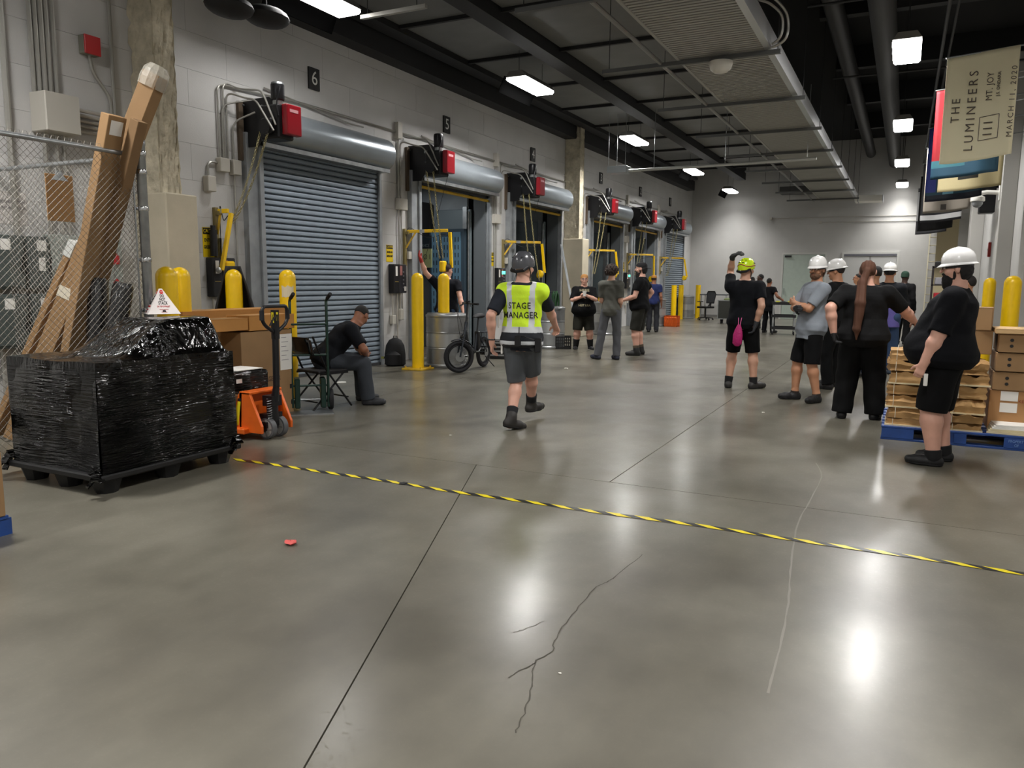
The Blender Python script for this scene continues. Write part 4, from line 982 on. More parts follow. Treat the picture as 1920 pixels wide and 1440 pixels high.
obj('warning_label', MB().add([(.2115, -.2, .13), (.2115, -.13, .13), (.2115, -.09, .36), (.2115, -.13, .36)], [(0, 1, 2, 3)]), mat('label_yellow', 'e3cf1c', .5), t)
obj('warning_label', MB().add([(.2115, -.13, .365), (.2115, -.085, .365), (.2115, -.08, .39), (.2115, -.125, .39)], [(0, 1, 2, 3)]), M_INK, t)
obj('pump_body', MB().cyl((0, .1, .16), (0, .1, .36), .055, n=14).cbox((0, .08, .2), (.2, .1, .08)).cbox((0, .1, .36), (.13, .12, .1)), M_BLK, t, smooth=True)
obj('spring', MB().loft([(.07+.022*math.cos(i*.7), .13+.022*math.sin(i*.7), .2+i*.0026) for i in range(72)], .004, 5), M_STEEL, t)
obj('axle', MB().cyl((-.12, .1, .1), (.12, .1, .1), .03, n=10).cbox((0, .1, .14), (.24, .08, .05)), M_BLK, t)
for sx in (-.075, .075):
    wh = obj('steer_wheel', MB().loft([(sx-.028, .1, .1), (sx+.028, .1, .1)], .1, 24), mat('wheel_grey', '57585a', .5), t, smooth=True)
    obj('wheel_disc', MB().loft([(sx-.031, .1, .1), (sx+.031, .1, .1)], .082, 20), mat('wheel_disc', 'a3a19c', .4, .4), wh, smooth=True)
    obj('wheel_hub', MB().loft([(sx-.036, .1, .1), (sx+.036, .1, .1)], .025, 12), M_STEEL, wh)
    for k in range(5): aa = k*2*PI/5; obj('spoke', MB().beam((sx+.034, .1+.02*math.cos(aa), .1+.02*math.sin(aa)), (sx+.034, .1+.08*math.cos(aa), .1+.08*math.sin(aa)), .012, .006, (1, 0, 0)), mat('spoke_dark', '6d6b68', .5), wh)
hd = obj('handle_tube', MB().cyl((0, .13, .36), (0, .16, .5), .04, .03, n=14).cyl((0, .16, .5), (0, .17, 1.18), .031, n=14).box(-.028, .028, .145, .195, .95, 1.22), M_BLK, t, smooth=True)
L_ = [(0, .17, 1.0), (-.13, .17, 1.08), (-.165, .17, 1.13), (-.165, .17, 1.22), (-.14, .17, 1.255), (.14, .17, 1.255), (.165, .17, 1.22), (.165, .17, 1.13), (.13, .17, 1.08), (0, .17, 1.0)]
obj('handle_loop', MB().loft(bez(L_, 4), .017, 10), M_BLK, hd, smooth=True)
for sx in (-.166, .166): obj('grip', MB().cyl((sx, .17, 1.13), (sx, .17, 1.22), .022, n=10), M_RUB, hd, smooth=True)
obj('release_lever', MB().loft([(.02, .2, 1.18), (.06, .2, 1.13), (.1, .2, 1.08)], .008, 6), M_BLK, hd)
obj('lever_label', MB().box(-.012, .012, .1955, .198, 1.12, 1.2).box(.0285, .03, .155, .185, 1.1, 1.2), _m['label_yellow'], hd)

# ================================================================== hand truck, folding chair, backpack
M_GRN = mat('truck_green', '17352c', .4, .2)
p = Vector((-5.99, 6.80, 0))
t = thing('hand_truck', 'dark green hand truck with rubber grips beside the folding chair', 'hand truck', (p.x, p.y, 0), math.radians(44))
for sx in (-.2, .2):
    u_ = obj('upright', MB().loft(bez([(sx, 0, .05), (sx, .02, 1.2), (sx, -.06 if 0 else .04, 1.27), (sx+.03, -.07, 1.33)]), .016, 10), M_GRN, t, smooth=True)
    obj('grip', MB().cyl((sx+.012, -.01, 1.295), (sx+.04, -.1, 1.345), .021, n=10), M_RUB, u_, smooth=True)
    w_ = obj('wheel', MB().loft([(sx*1.15-.03, .1, .125), (sx*1.15-.015, .1, .125), (sx*1.15+.015, .1, .125), (sx*1.15+.03, .1, .125)], [.11, .125, .125, .11], 22), M_RUB, t, smooth=30)
    obj('wheel_hub', MB().loft([(sx*1.15-.033, .1, .125), (sx*1.15+.033, .1, .125)], .05, 14), M_STEEL, w_)
    obj('fender', MB().box(sx*.72-.03, sx*.72+.03, -.02, .2, .04, .38), M_GRN, t, bevel=.01)
for z in (.3, .65, 1.0): obj('cross_bar', MB().cyl((-.2, .01, z), (.2, .01, z), .012, n=8), M_GRN, t)
obj('toe_plate', MB().box(-.24, .24, -.24, .02, .0, .012), M_STEEL, t)
obj('axle', MB().cyl((-.23, .1, .125), (.23, .1, .125), .012, n=8), M_STEEL, t)
SEATC = Vector((-6.10, 7.14, 0)); SRZ = math.radians(-12)
t = thing('folding_chair', 'black metal folding chair with padded seat under the seated man', 'chair', SEATC, SRZ)
obj('seat', MB().cbox((0, 0, .44), (.42, .42, .035)), mat('seat_pad', '1d1c1e', .6), t, bevel=.015, seg=3)
mb = MB(); vs = []; fs = []
for j in range(5):
    for i in range(13):
        a = -.9+1.8*i/12; vs.append((.23*math.sin(a)/math.sin(.9), -.29-.06*math.cos(a)+.06*.62-.012*j, .64+.052*j-(.03 if j == 4 and i in (0, 12) else 0)))
for j in range(4):
    for i in range(12): fs.append((j*13+i, j*13+i+1, (j+1)*13+i+1, (j+1)*13+i))
mb.add(vs, fs); o = obj('backrest', mb, mat('gloss_black', '0b0b0c', .12, coat=.5), t, smooth=True); o.modifiers.new('s', 'SOLIDIFY').thickness = .012
for sx in (-.23, .23):
    obj('leg', MB().loft([(sx, .24, .012), (sx, -.12, .47), (sx, -.3, .86)], .012, 8), M_BLK, t, smooth=True)
    obj('leg', MB().loft([(sx*.92, -.30, .012), (sx*.92, .16, .43)], .012, 8), M_BLK, t, smooth=True)
    obj('seat_rail', MB().beam((sx*.96, -.2, .42), (sx*.96, .2, .42), .015, .025), M_BLK, t)
for y, z in ((.2, .12), (-.25, .1)): obj('stretcher', MB().cyl((-.22, y, z), (.22, y, z), .009, n=8), M_BLK, t)
p = GZ(738, 686)
t = thing('backpack', 'black backpack on the floor beside the yellow bollard', 'backpack', (p.x, p.y+.05, 0), math.radians(20))
obj('bag_body', MB().loft([(0, 0, 0), (0, 0, .03), (0, 0, .2), (0, .01, .36), (0, .02, .45), (0, .03, .49)], [.15, .19, .19, .165, .11, .03], 16, ry=.75), mat('bag_black', '121214', .8), t, smooth=True)
obj('front_pocket', MB().loft([(0, -.1, .03), (0, -.11, .2), (0, -.09, .27)], [.13, .13, .06], 14, ry=.6), _m['bag_black'], t, smooth=True)
obj('top_handle', MB().loft([(-.04, .02, .47), (-.03, .02, .52), (.03, .02, .52), (.04, .02, .47)], .008, 6), _m['bag_black'], t)
obj('strap_end', MB().box(-.24, -.19, -.05, .0, .12, .16).beam((-.19, 0, .14), (-.12, .05, .2), .03, .01), mat('strap_green', '7c7d3c', .6), t)
t = thing('white_disc', 'small white disc lying on the floor under the chair', 'litter', GZ(640, 717))
obj('disc', MB().lathe([(.07, .001), (.07, .006)], 16), M_WHITE, t)

# ================================================================== bicycle
fw_ = Vector((-6.42, 10.86, 0)); rw_ = Vector((-6.50, 11.84, 0))
hd_ = (fw_-rw_); L_ = hd_.length
t = thing('electric_bicycle', 'black small-wheeled electric bicycle parked in front of the nearest drum', 'bicycle', rw_, math.atan2(-hd_.x, hd_.y))
M_BIKE = mat('bike_grey', '2a2f36', .35, .4); R_ = .265
def wheel(c, ang, nm, par):
    M = Matrix.Translation(c) @ Matrix.Rotation(ang, 4, 'Z')
    tire = obj(nm, MB(M).loft([(0, (R_-.035)*math.cos(i*PI/16), (R_-.035)*math.sin(i*PI/16)) for i in range(32)], .036, 8, closed=True), M_RUB, par, smooth=True)
    obj('rim', MB(M).loft([(0, (R_-.08)*math.cos(i*PI/16), (R_-.08)*math.sin(i*PI/16)) for i in range(32)], .014, 6, closed=True), M_BLK, tire, smooth=True)
    mb = MB(M)
    for k in range(20):
        a = k*PI/10; mb.cyl((.02*(-1)**k, .03*math.cos(a), .03*math.sin(a)), (0, (R_-.085)*math.cos(a+.2), (R_-.085)*math.sin(a+.2)), .0016, n=3, cap=False)
    obj('spokes', mb, M_STEEL, tire)['kind'] = 'stuff'
    obj('hub', MB(M).loft([(-.05, 0, 0), (.05, 0, 0)], .055 if nm == 'rear_wheel' else .035, 12), M_BLK, tire, smooth=True)
    obj('brake_disc', MB(M).loft([(-.058, 0, 0), (-.06, 0, 0)], .08, 18), M_STEEL, tire)
    return M
wheel((0, 0, R_), 0, 'rear_wheel', t); ST = math.radians(-42)
MF = wheel((0, L_, R_), ST, 'front_wheel', t)
def F_(p): return tuple(MF @ Vector(p))
obj('fork', MB().loft([F_((-.065, 0, 0)), F_((-.07, -.06, .3)), F_((-.05, -.09, .36))], .016, 8).loft([F_((.065, 0, 0)), F_((.07, -.06, .3)), F_((.05, -.09, .36))], .016, 8).loft([F_((-.07, -.07, .32)), F_((.07, -.07, .32))], .02, 8), M_BIKE, t, smooth=True)
HT = Vector(F_((0, -.1, .36)))
obj('mudguard', MB(MF).loft([(0, (R_+.02)*math.cos(a), (R_+.02)*math.sin(a)) for a in [PI*.35+i*PI*.06 for i in range(9)]], .035, 6, ry=.3), M_BIKE, t, smooth=True)
obj('head_tube', MB().cyl(HT, HT+Vector((0, -.06, .2)), .025, n=10), M_BIKE, t, smooth=True)
st = obj('steering_post', MB().cyl(HT+Vector((0, -.06, .2)), HT+Vector((0, -.13, .5)), .016, n=8), M_BLK, t, smooth=True)
HB = HT+Vector((0, -.13, .5)); rx_ = Vector((math.cos(ST), math.sin(ST), 0)); bk_ = Vector((math.sin(ST), -math.cos(ST), 0))
obj('handlebar', MB().loft(cat_curve([HB-rx_*.3-bk_*-.04, HB-rx_*.12, HB, HB+rx_*.12, HB+rx_*.3+bk_*.04]), .012, 8), M_BLK, st, smooth=True)
for s_ in (-1, 1):
    obj('grip', MB().cyl(HB+rx_*s_*.2+bk_*.02, HB+rx_*s_*.32+bk_*.045, .018, n=8), M_RUB, st, smooth=True)
    obj('brake_lever', MB().loft([HB+rx_*s_*.17, HB+rx_*s_*.19-bk_*.05-Vector((0, 0, .03)), HB+rx_*s_*.28-bk_*.04-Vector((0, 0, .05))], .007, 5), M_BLK, st)
obj('display_unit', MB().cbox(HB+Vector((0, 0, .03)), (.08, .05, .03)), M_BLK, st, bevel=.006)
obj('main_frame', MB().loft([HT+Vector((0, -.02, .06)), Vector((0, .62, .40)), Vector((0, .36, .3))], .033, 10).loft([Vector((0, .36, .3)), Vector((0, .28, .62))], .022, 10), M_BIKE, t, smooth=True)
obj('battery', MB().cbox((0, .26, .48), (.08, .09, .32)), M_BLK, t, bevel=.015)
for sx in (-.06, .06): obj('chain_stay', MB().loft([(sx*.4, .34, .3), (sx, 0, R_), (sx*.5, .27, .6)], .011, 6), M_BIKE, t, smooth=True)
obj('seat_post', MB().cyl((0, .28, .6), (0, .22, .86), .014, n=8), M_BLK, t, smooth=True)
obj('saddle', MB().loft([(0, .1, .89), (0, .16, .9), (0, .26, .9), (0, .4, .885)], [.05, .1, .07, .025], 12, ry=.45), M_RUB, t, smooth=True)
obj('crank', MB().loft([(-.07, .36, .3), (.07, .36, .3)], .012, 8).loft([(.07, .36, .3), (.075, .48, .22)], .01, 6).loft([(-.07, .36, .3), (-.075, .24, .38)], .01, 6), M_STEEL, t)
obj('chainring', MB().loft([(.04, .36, .3), (.045, .36, .3)], .08, 20), M_BLK, t)
for a in ((.075, .48, .22), (-.075, .24, .38)): obj('pedal', MB().cbox((a[0]*1.6, a[1], a[2]), (.09, .08, .02)), M_BLK, t)
obj('kickstand', MB().cyl((-.08, .1, .2), (-.2, -.02, .012), .009, n=6), M_BLK, t)
obj('cables', MB().loft(cat_curve([HB+Vector((0, 0, .02)), HB-bk_*.14+rx_*.1+Vector((0, 0, -.1)), HT+rx_*.1+Vector((0, 0, .1)), F_((.05, -.05, .1))]), .005, 5).loft(cat_curve([HB+rx_*.15, HB-bk_*.18-Vector((0, 0, .15)), HT-bk_*.08, HT-Vector((0, 0, .1))]), .005, 5), M_BLK, t)
obj('rear_rack', MB().box(-.06, .06, -.18, .12, .6, .615).beam((.05, -.02, .6), (.06, 0, .28), .012, .012).beam((-.05, -.02, .6), (-.06, 0, .28), .012, .012), M_BIKE, t)

# ================================================================== crates, planks
def crate(name, lbl, p, m, s=(.34, .34, .28), rz=0):
    t = thing(name, lbl, 'crate', (p.x, p.y, 0), rz); a, b, h = s[0]/2, s[1]/2, s[2]
    obj('crate_bottom', MB().box(-a, a, -b, b, 0, .015), m, t)
    for ax in (0, 1):
        for s_ in (-1, 1):
            mb = MB()
            for z0, z1 in ((0, .05), (.11, .13), (h-.1, h-.085), (h-.03, h)):
                if ax == 0: mb.box(s_*a-.006, s_*a+.006, -b, b, z0, z1)
                else: mb.box(-a, a, s_*b-.006, s_*b+.006, z0, z1)
            n = 7
            for i in range(n+1):
                f = -1+2*i/n
                if ax == 0: mb.box(s_*a-.006, s_*a+.006, f*(b-.01)-.01, f*(b-.01)+.01, 0, h)
                else: mb.box(f*(a-.01)-.01, f*(a-.01)+.01, s_*b-.006, s_*b+.006, 0, h)
            obj('crate_side', mb, m, t)
    return t, a, b, h
crate('milk_crate', 'black plastic milk crate beside the person with a cup', Vector((-6.72, 15.95, 0)), M_PLB, rz=.4)
p = GZ(1255, 613); M_ORC = mat('crate_orange', 'e4641a', .5)
t, a, b, h = crate('orange_crate', 'orange plastic crate at the foot of a yellow bollard', p+Vector((0, .3, 0)), M_ORC, (.44, .34, .36))
obj('crate_panel', MB().box(-a+.01, a-.01, -b+.01, b-.01, .015, .30), M_ORC, t)
t = thing('metal_channel', 'left of two galvanised channels leaning beside door four', 'metal channel', (-7.42, 18.6, 0))
tp = GX(1052, 460, XL+.16)-Vector((-7.42, 18.6, 0))
obj('channel', MB().beam((0, 0, .01), tp, .2, .03, (1, .3, 0)), M_JAMB, t)
t = thing('metal_channel', 'right of two galvanised channels leaning beside door four', 'metal channel', (-7.30, 18.35, 0))
obj('channel', MB().beam((0, 0, .01), Vector((-.72, .5, 2.38)), .2, .03, (1, .3, 0)), M_JAMB, t)
t = thing('green_hose', 'green coiled hose hanging by the leaning channels', 'hose', (-7.95, 18.3, .95))
obj('coil', MB().loft([(.05*math.sin(i*.5), .11*math.cos(i*.785), .28*math.sin(i*.785)) for i in range(40)], .02, 6), mat('hose_green', '27502c', .5), t, smooth=True)
obj('hook', MB().cyl((-.35, 0, .28), (.02, 0, .28), .01, n=6), M_STEEL, t)
t = thing('tool_case', 'open black slatted case behind the bicycle', 'case', (-6.85, 13.3, 0), .3)
obj('case_body', MB().box(-.25, .25, -.15, .15, 0, .36), M_PLB, t, bevel=.01)
for k in range(4): obj('slat', MB().box(-.24, .24, -.156, -.15, .06+.08*k, .09+.08*k), mat('slat_grey', '9a9a98', .4), t)

# ================================================================== far end: chair, case, table, cart, ladder, shelf
p = GZ(1322, 600)
t = thing('office_chair', 'black mesh-back office chair near the end wall', 'chair', (p.x, p.y, 0), math.radians(150))
for k in range(5):
    a = k*2*PI/5+.3; obj('base_arm', MB().beam((0, 0, .11), (.3*math.cos(a), .3*math.sin(a), .075), .04, .03), M_BLK, t)
    obj('caster', MB().ball((.3*math.cos(a), .3*math.sin(a), .035), .034, 8, 6), M_BLK, t)
obj('gas_column', MB().cyl((0, 0, .1), (0, 0, .46), .028, n=10), M_BLK, t, smooth=True)
obj('seat', MB().cbox((0, 0, .5), (.5, .48, .08)), M_BLK, t, bevel=.03, seg=2)
bk = obj('back_frame', MB().loft([(-.19, -.25, .66), (-.23, -.3, 1.02), (-.17, -.3, 1.12), (.17, -.3, 1.12), (.23, -.3, 1.02), (.19, -.25, .66)], .018, 8, closed=True).beam((0, -.27, .66), (0, -.1, .46), .06, .03), M_BLK, t, smooth=True)
obj('back_mesh', MB().add([(-.19, -.25, .66), (-.23, -.3, 1.02), (-.17, -.3, 1.12), (.17, -.3, 1.12), (.23, -.3, 1.02), (.19, -.25, .66)], [(0, 1, 2, 3, 4, 5)]), mat('mesh_fabric', '3c3d40', .8), bk)
for sx in (-.27, .27): obj('armrest', MB().box(sx-.035, sx+.035, -.12, .16, .7, .73).beam((sx, 0, .7), (sx*.9, 0, .5), .03, .04), M_BLK, t, bevel=.008)
a_, b_ = DP(1341, 585, 31), DP(1372, 585, 31)
t = thing('road_case', 'black wheeled road case with a lime label', 'flight case', (-5.55, 28.7, 0), math.radians(5))
obj('case_body', MB().box(-.42, .42, -.3, .3, .17, .84), mat('case_dark', '22241f', .5), t, bevel=.01)
obj('case_edge', MB().box(-.43, .43, -.31, -.29, .16, .19).box(-.43, .43, -.31, -.29, .82, .85).box(-.43, -.40, -.31, -.29, .16, .85).box(.40, .43, -.31, -.29, .16, .85), M_STEEL, t)
obj('lime_label', MB().box(.04, .38, -.312, -.3, .5, .74), mat('label_lime', 'b4d65a', .5), t)
obj('case_contents', MB().ball((-.1, 0, .86), .12, sc=(1.3, 1, .6)).ball((.2, .05, .87), .1, sc=(1.4, 1, .7)), mat('contents_mix', '5f6b3c', .6), t, smooth=True)
for sx in (-.3, .3):
    for sy in (-.2, .2): obj('caster', MB().loft([(sx-.02, sy, .07), (sx+.02, sy, .07)], .07, 12).box(sx-.03, sx+.03, sy-.03, sy+.03, .1, .17), M_RUB, t)
t = thing('folding_table', 'small dark topped table behind the farthest drum', 'table', (-6.95, 32.4, 0))
obj('tabletop', MB().box(-.5, .6, -.4, .4, .95, 1.0), mat('table_dark', '4c4e50', .5), t, bevel=.01)
for sx in (-.45, .55):
    for sy in (-.35, .35): obj('leg', MB().cyl((sx, sy, 0), (sx, sy, .95), .018, n=6), M_STEEL, t)
t = thing('utility_cart', 'black three-shelf utility cart with pale legs', 'cart', (-3.05, 23.6, 0), math.radians(10))
for k, z in enumerate((.16, .5, .86)):
    obj('shelf', MB().box(-.32, .32, -.22, .22, z, z+.03).box(-.32, .32, -.23, -.21, z, z+.08).box(-.32, .32, .21, .23, z, z+.08).box(-.33, -.31, -.22, .22, z, z+.08).box(.31, .33, -.22, .22, z, z+.08), M_BLK, t)
for sx in (-.29, .29):
    for sy in (-.19, .19):
        obj('leg', MB().box(sx-.018, sx+.018, sy-.018, sy+.018, .1, .9), M_STEEL, t)
        obj('caster', MB().loft([(sx-.015, sy, .045), (sx+.015, sy, .045)], .045, 10).box(sx-.015, sx+.015, sy-.015, sy+.015, .08, .11), M_RUB, t)
for k, (x, c_) in enumerate(((-.18, 'd2cf45'), (-.02, '3c3c3e'), (.15, 'c9c23a'), (.25, '8d8d8f'))):
    tag(obj('tool_case', MB().cbox((-3.05+x, 23.6, .93), (.1, .16, .07)), mat('tool_'+c_, c_, .5), None, bevel=.01), 'small %s item on the top shelf of the utility cart' % ['bright yellow left', 'dark', 'mustard yellow', 'pale grey right'][k], 'tool', 'tools on the utility cart')
t = thing('ladder', 'pale aluminium ladder standing at the end wall by the flags', 'ladder', (.72, YB-.5, 0))
for sx, l_ in ((0, .0), (.4, .0)): obj('rail', MB().beam((sx, -.3, 0), (sx+.04, .35, 4.0), .04, .08), mat('ladder_alu', 'b9b29a', .45, .3), t)
for i in range(13): f = (i+.6)/13.2; obj('rung', MB().cyl((.04*f, -.3+.65*f, 4*f), (.4+.04*f, -.3+.65*f, 4*f), .018, n=8), _m['ladder_alu'], t)
t = thing('cream_panel', 'tall cream board leaning at the far right corner', 'board', (1.3, 31.2, 0))
obj('board', MB().prism([(-.38, 0), (.27, 0), (.27, 3.95), (-.1, 3.95), (-.38, 3.3)], 'y', 0, .04), mat('cream_board', 'cdbf9a', .6), t)
obj('stiffener', MB().box(-.2, -.16, .04, .08, .1, 3.4).box(.16, .2, .04, .08, .1, 3.7), mat('cream_batten', 'b7a986', .6), t)
t = thing('tool_shelf', 'dark metal shelf cart with red and yellow tools at the far right', 'shelf', (.95, 22.9, 0))
for sx in (-.3, .3):
    for sy in (-.2, .2): obj('upright', MB().box(sx-.02, sx+.02, sy-.02, sy+.02, 0, 1.95), mat('shelf_dark', '2b2423', .5), t)
for z in (.2, .62, 1.02, 1.45, 1.9): obj('shelf', MB().box(-.32, .32, -.22, .22, z, z+.03), _m['shelf_dark'], t)
for k, (x, z, c_, lb, s_) in enumerate(((-.15, 1.48, '9c9aa0', 'silver tool case', (.2, .2, .18)), (-.1, 1.05, 'b5202a', 'red tool bag', (.3, .2, .22)), (-.17, .65, 'cfcf30', 'lime hose bundle', (.18, .2, .26)), (-.12, .23, 'bdbdba', 'pale tub', (.3, .2, .2)), (-.2, 1.93, '1c1c1e', 'black box', (.14, .14, .14)), (.1, 1.48, '51304f', 'purple box', (.2, .2, .14)))):
    tag(obj('storage_box', MB().cbox((.95+x, 22.88, z+s_[2]/2), s_), mat('st_'+c_, c_, .5), bevel=.02, seg=2), lb+' on the dark shelf cart', 'box', 'things on the tool shelf')

# ================================================================== right pallet with paper sacks and boxes
M_KRAFT = mat('kraft_paper', 'bb935f', .75, noise=.08, nscale=6, bump=.5, bscale=9); M_KRAFT2 = mat('kraft_paper_dark', 'a07b4b', .8, noise=.08, nscale=6, bump=.5, bscale=11)
M_PBLUE = mat('pallet_blue', '193f80', .5, noise=.15, nscale=8)
rx0, rx1, ry0, ry1 = -.10, 1.12, 8.28, 9.5
t = thing('blue_pallet', 'blue painted wooden pallet under the paper bundles and boxes', 'pallet', (rx0, ry0, 0))
W2, D2 = rx1-rx0, ry1-ry0
for k in range(3): obj('stringer', MB().box(0+(W2-.09)*k/2, .09+(W2-.09)*k/2, .01, D2-.01, .022, .115), M_PBLUE, t)
for k in range(7): obj('deck_board', MB().box(-.005, W2+.005, k*(D2-.12)/6, k*(D2-.12)/6+.11, .117, .137), M_PBLUE, t, bevel=.002)
for k in range(3): obj('bottom_board', MB().box(-.005, W2+.005, k*(D2-.12)/2, k*(D2-.12)/2+.12, 0, .02), M_PBLUE, t, bevel=.002)
# front side face boards with cut handles
obj('side_block', MB().box(0, .28, -.004, .012, .022, .115), M_PBLUE, t); obj('side_block', MB().box(.62, .72, -.004, .012, .022, .115), M_PBLUE, t); obj('side_block', MB().box(W2-.2, W2, -.004, .012, .022, .115), M_PBLUE, t)
text('lettering', 'PROPERTY', .035, frame((W2-.1, -.006, .085), (1, 0, 0), (0, 0, 1)), mat('pallet_print', '6f8fc2', .6), t, sx=.8)
text('lettering', 'OF', .035, frame((W2-.1, -.006, .048), (1, 0, 0), (0, 0, 1)), _m['pallet_print'], t, sx=.8)
def bundle(lbl, cx, cy, z0, w_, d_, h_, m, seed, edge=False, grp='brown paper bundles on the blue pallet'):
    rnd = random.Random(seed); t = thing('paper_bundle', lbl, 'paper bundle', (cx, cy, z0), rnd.uniform(-.05, .05), grp)
    n = 12; lay = max(2, int(h_/.022)); vs = []; fs = []; ring = []
    per = []
    for i in range(4*n):
        s_, f = divmod(i, n); f /= n
        per.append([(-1+2*f, -1), (1, -1+2*f), (1-2*f, 1), (-1, 1-2*f)][s_])
    mb = MB()
    ph = rnd.uniform(0, 6)
    for j in range(lay+1):
        z = h_*j/lay; o_ = rnd.uniform(-.02, .012) if j % 2 else rnd.uniform(-.008, .012)
        for (a, b) in per:
            k = .5
            x = a*(w_/2+o_)*(1-.04*(abs(b)**8)); y = b*(d_/2+o_)*(1-.04*(abs(a)**8))
            zz = z+(.012*math.sin(a*5+ph)+.010*math.sin(b*4+ph*2)+.006*math.sin(a*13+b*9+ph))*(j/lay)+rnd.uniform(-.004, .004)
            vs.append((x+rnd.uniform(-.006, .006), y+rnd.uniform(-.006, .006), max(.0, zz)))
    N4 = 4*n
    for j in range(lay):
        for i in range(N4): i2 = (i+1) % N4; fs.append((j*N4+i, j*N4+i2, (j+1)*N4+i2, (j+1)*N4+i))
    fs.append(tuple(reversed(range(N4))))
    base = lay*N4; prev = [base+i for i in range(N4)]
    for q in (.75, .45, .15):
        cur = []
        for (a, b) in per:
            vs.append((a*w_/2*q, b*d_/2*q, h_+.014*math.sin(a*q*5+ph)+.012*math.sin(b*q*4+ph*2)+.012*(1-q)+rnd.uniform(-.003, .003))); cur.append(len(vs)-1)
        for i in range(N4): i2 = (i+1) % N4; fs.append((prev[i], prev[i2], cur[i2], cur[i]))
        prev = cur
    fs.append(tuple(prev)); mb.add(vs, fs); obj('bundle_body', mb, m, t, smooth=35)
    if edge: obj('edge_board', MB().box(-w_/2-.01, w_/2+.01, -d_/2-.012, d_/2, -.008, .006), mat('edge_cream', 'd9c9a2', .6), t)
    obj('twine', MB().loft([(-w_/2+.06, -d_/2-.018, .0), (-w_/2+.06, -d_/2-.018, h_), (-w_/2+.06, d_/2, h_+.02)], .003, 4), mat('twine', 'd8cfba', .7), t)
    return t
rnd = random.Random(3)
ORD = ['lowest', 'second', 'third', 'fourth', 'fifth', 'sixth', 'seventh', 'eighth']
def stack(cx, cy, hs, w_, d_, where, seed):
    z = .137
    for k, h_ in enumerate(hs):
        bundle('%s brown paper bundle of the %s stack' % (('top' if k == len(hs)-1 else ORD[k]), where), cx+rnd.uniform(-.015, .02), cy+rnd.uniform(-.01, .02), z+.008, w_+rnd.uniform(-.03, .02), d_, h_-.014, (M_KRAFT, M_KRAFT2)[k % 2] if k % 3 else M_KRAFT, seed+k, edge=k in (0, 2, 4))
        z += h_
    return z
zt = stack(.20, 8.55, (.07, .11, .12, .11, .12, .10, .11), .54, .46, 'front left', 10)
stack(.60, 8.53, (.07, .09, .14, .13, .10, .12), .30, .44, 'front middle', 30)
stack(.22, 9.1, (.12, .14, .13, .13, .12), .54, .5, 'rear left', 50)
# two leaning cartons and the right stack
t, a, b, h = carton('carton', 'upper tilted brown carton behind the big man', .52, .79, 8.62, 8.95, 1.075, 1.29, rz=-.12)
t, a, b, h = carton('carton', 'lower tilted brown carton behind the big man', .49, .78, 8.62, 8.95, .845, 1.07, rz=.08)
for q, zz in ((1.17, 1.29), (.95, 1.07)): pass
for k, (z0, z1) in enumerate(((.52, .69), (.70, .87), (.88, 1.05))):
    t, a, b, h = carton('produce_carton', '%s brown carton with round hand holes at the right edge' % ['lowest', 'middle', 'top'][k], .815+.01*k, 1.3, 8.55-.01*k, 9.0, z0, z1, M_CARD, group='produce cartons')
    for sx in (-.13, .13):
        for zz in (.06, .115): obj('hand_hole', MB().loft([(sx, -b-.002, zz), (sx, -b+.001, zz)], .016, 10), M_INK, t)
t, a, b, h = carton('carton_tray', 'flat open carton on top of the produce cartons', .80, 1.3, 8.5, 9.0, 1.055, 1.10, mat('card_pale', 'c8a677', .75))
t, a, b, h = carton('label_carton', 'large brown carton with two white labels at the right edge', .80, 1.32, 8.56, 9.1, .14, .515, mat('card_red', 'a87c4e', .75), group=None)
for zz in (.28, .17): obj('label', MB().box(-.17, -.03, -b-.003, -b, zz, zz+.09), M_WHITE, t)
text('lettering', 'KEEP FROZEN', .04, frame((.1, -b-.004, .28), (1, 0, 0), (0, 0, 1)), mat('print_red', '8b3a24', .6), t)
t = thing('paper_sheets', 'loose white paper sheets at the right front of the blue pallet', 'paper', (.98, 8.42, .14))
for k in range(6):
    o = obj('sheet', MB().box(-.19, .26, -.13, .12, .0, .012), M_WHITE if k > 2 else mat('cream_sheet', 'cbbf9c', .7), t); o.location = (.01*k, .008*k, .014*k); o.rotation_euler = (.0, 0, .04*k-.1)
# ================================================================== far-left edge stack
t = thing('blue_pallet', 'corner of a blue pallet at the left edge of the frame', 'pallet', (-5.8, 1.9, 0))
for k in range(5): obj('deck_board', MB().box(0, 1.17, k*.15, k*.15+.12, .1, .12), M_PBLUE, t, bevel=.002)
for k in range(3): obj('stringer', MB().box(k*.53, k*.53+.1, 0, .74, .0, .1), M_PBLUE, t)
t, a, b, h = carton('edge_carton', 'tan carton on the blue pallet at the left edge', -5.7, -4.62, 1.95, 2.6, .122, .5)
# ================================================================== hazard tape
ta, tb = GZ(440, 862), GZ(1920, 1075)
t = thing('hazard_tape', 'yellow and black striped hazard tape stretched across the floor', 'tape', (0, 0, .0))
mb = MB(); n = 62; Lx = XR-.3-ta.x; per_ = .195; x = 0
def ty(x): return ta.y+(tb.y-ta.y)*x/(tb.x-ta.x)+.012*math.sin(x*1.9)+.006*math.sin(x*5.3)
hw_ = .024
k = 0
while x < Lx:
    ww = per_*(.5)
    for c_ in (0, 1):
        a0, a1 = x+c_*ww, x+(c_+1)*ww; sh = .05; mb.cur = c_
        vs = [(ta.x+a0-sh, ty(a0)+hw_, .004), (ta.x+a1-sh, ty(a1)+hw_, .004), (ta.x+a1+sh, ty(a1)-hw_, .003), (ta.x+a0+sh, ty(a0)-hw_, .003)]
        mb.add(vs, [(3, 2, 1, 0)])
    x += per_; k += 1
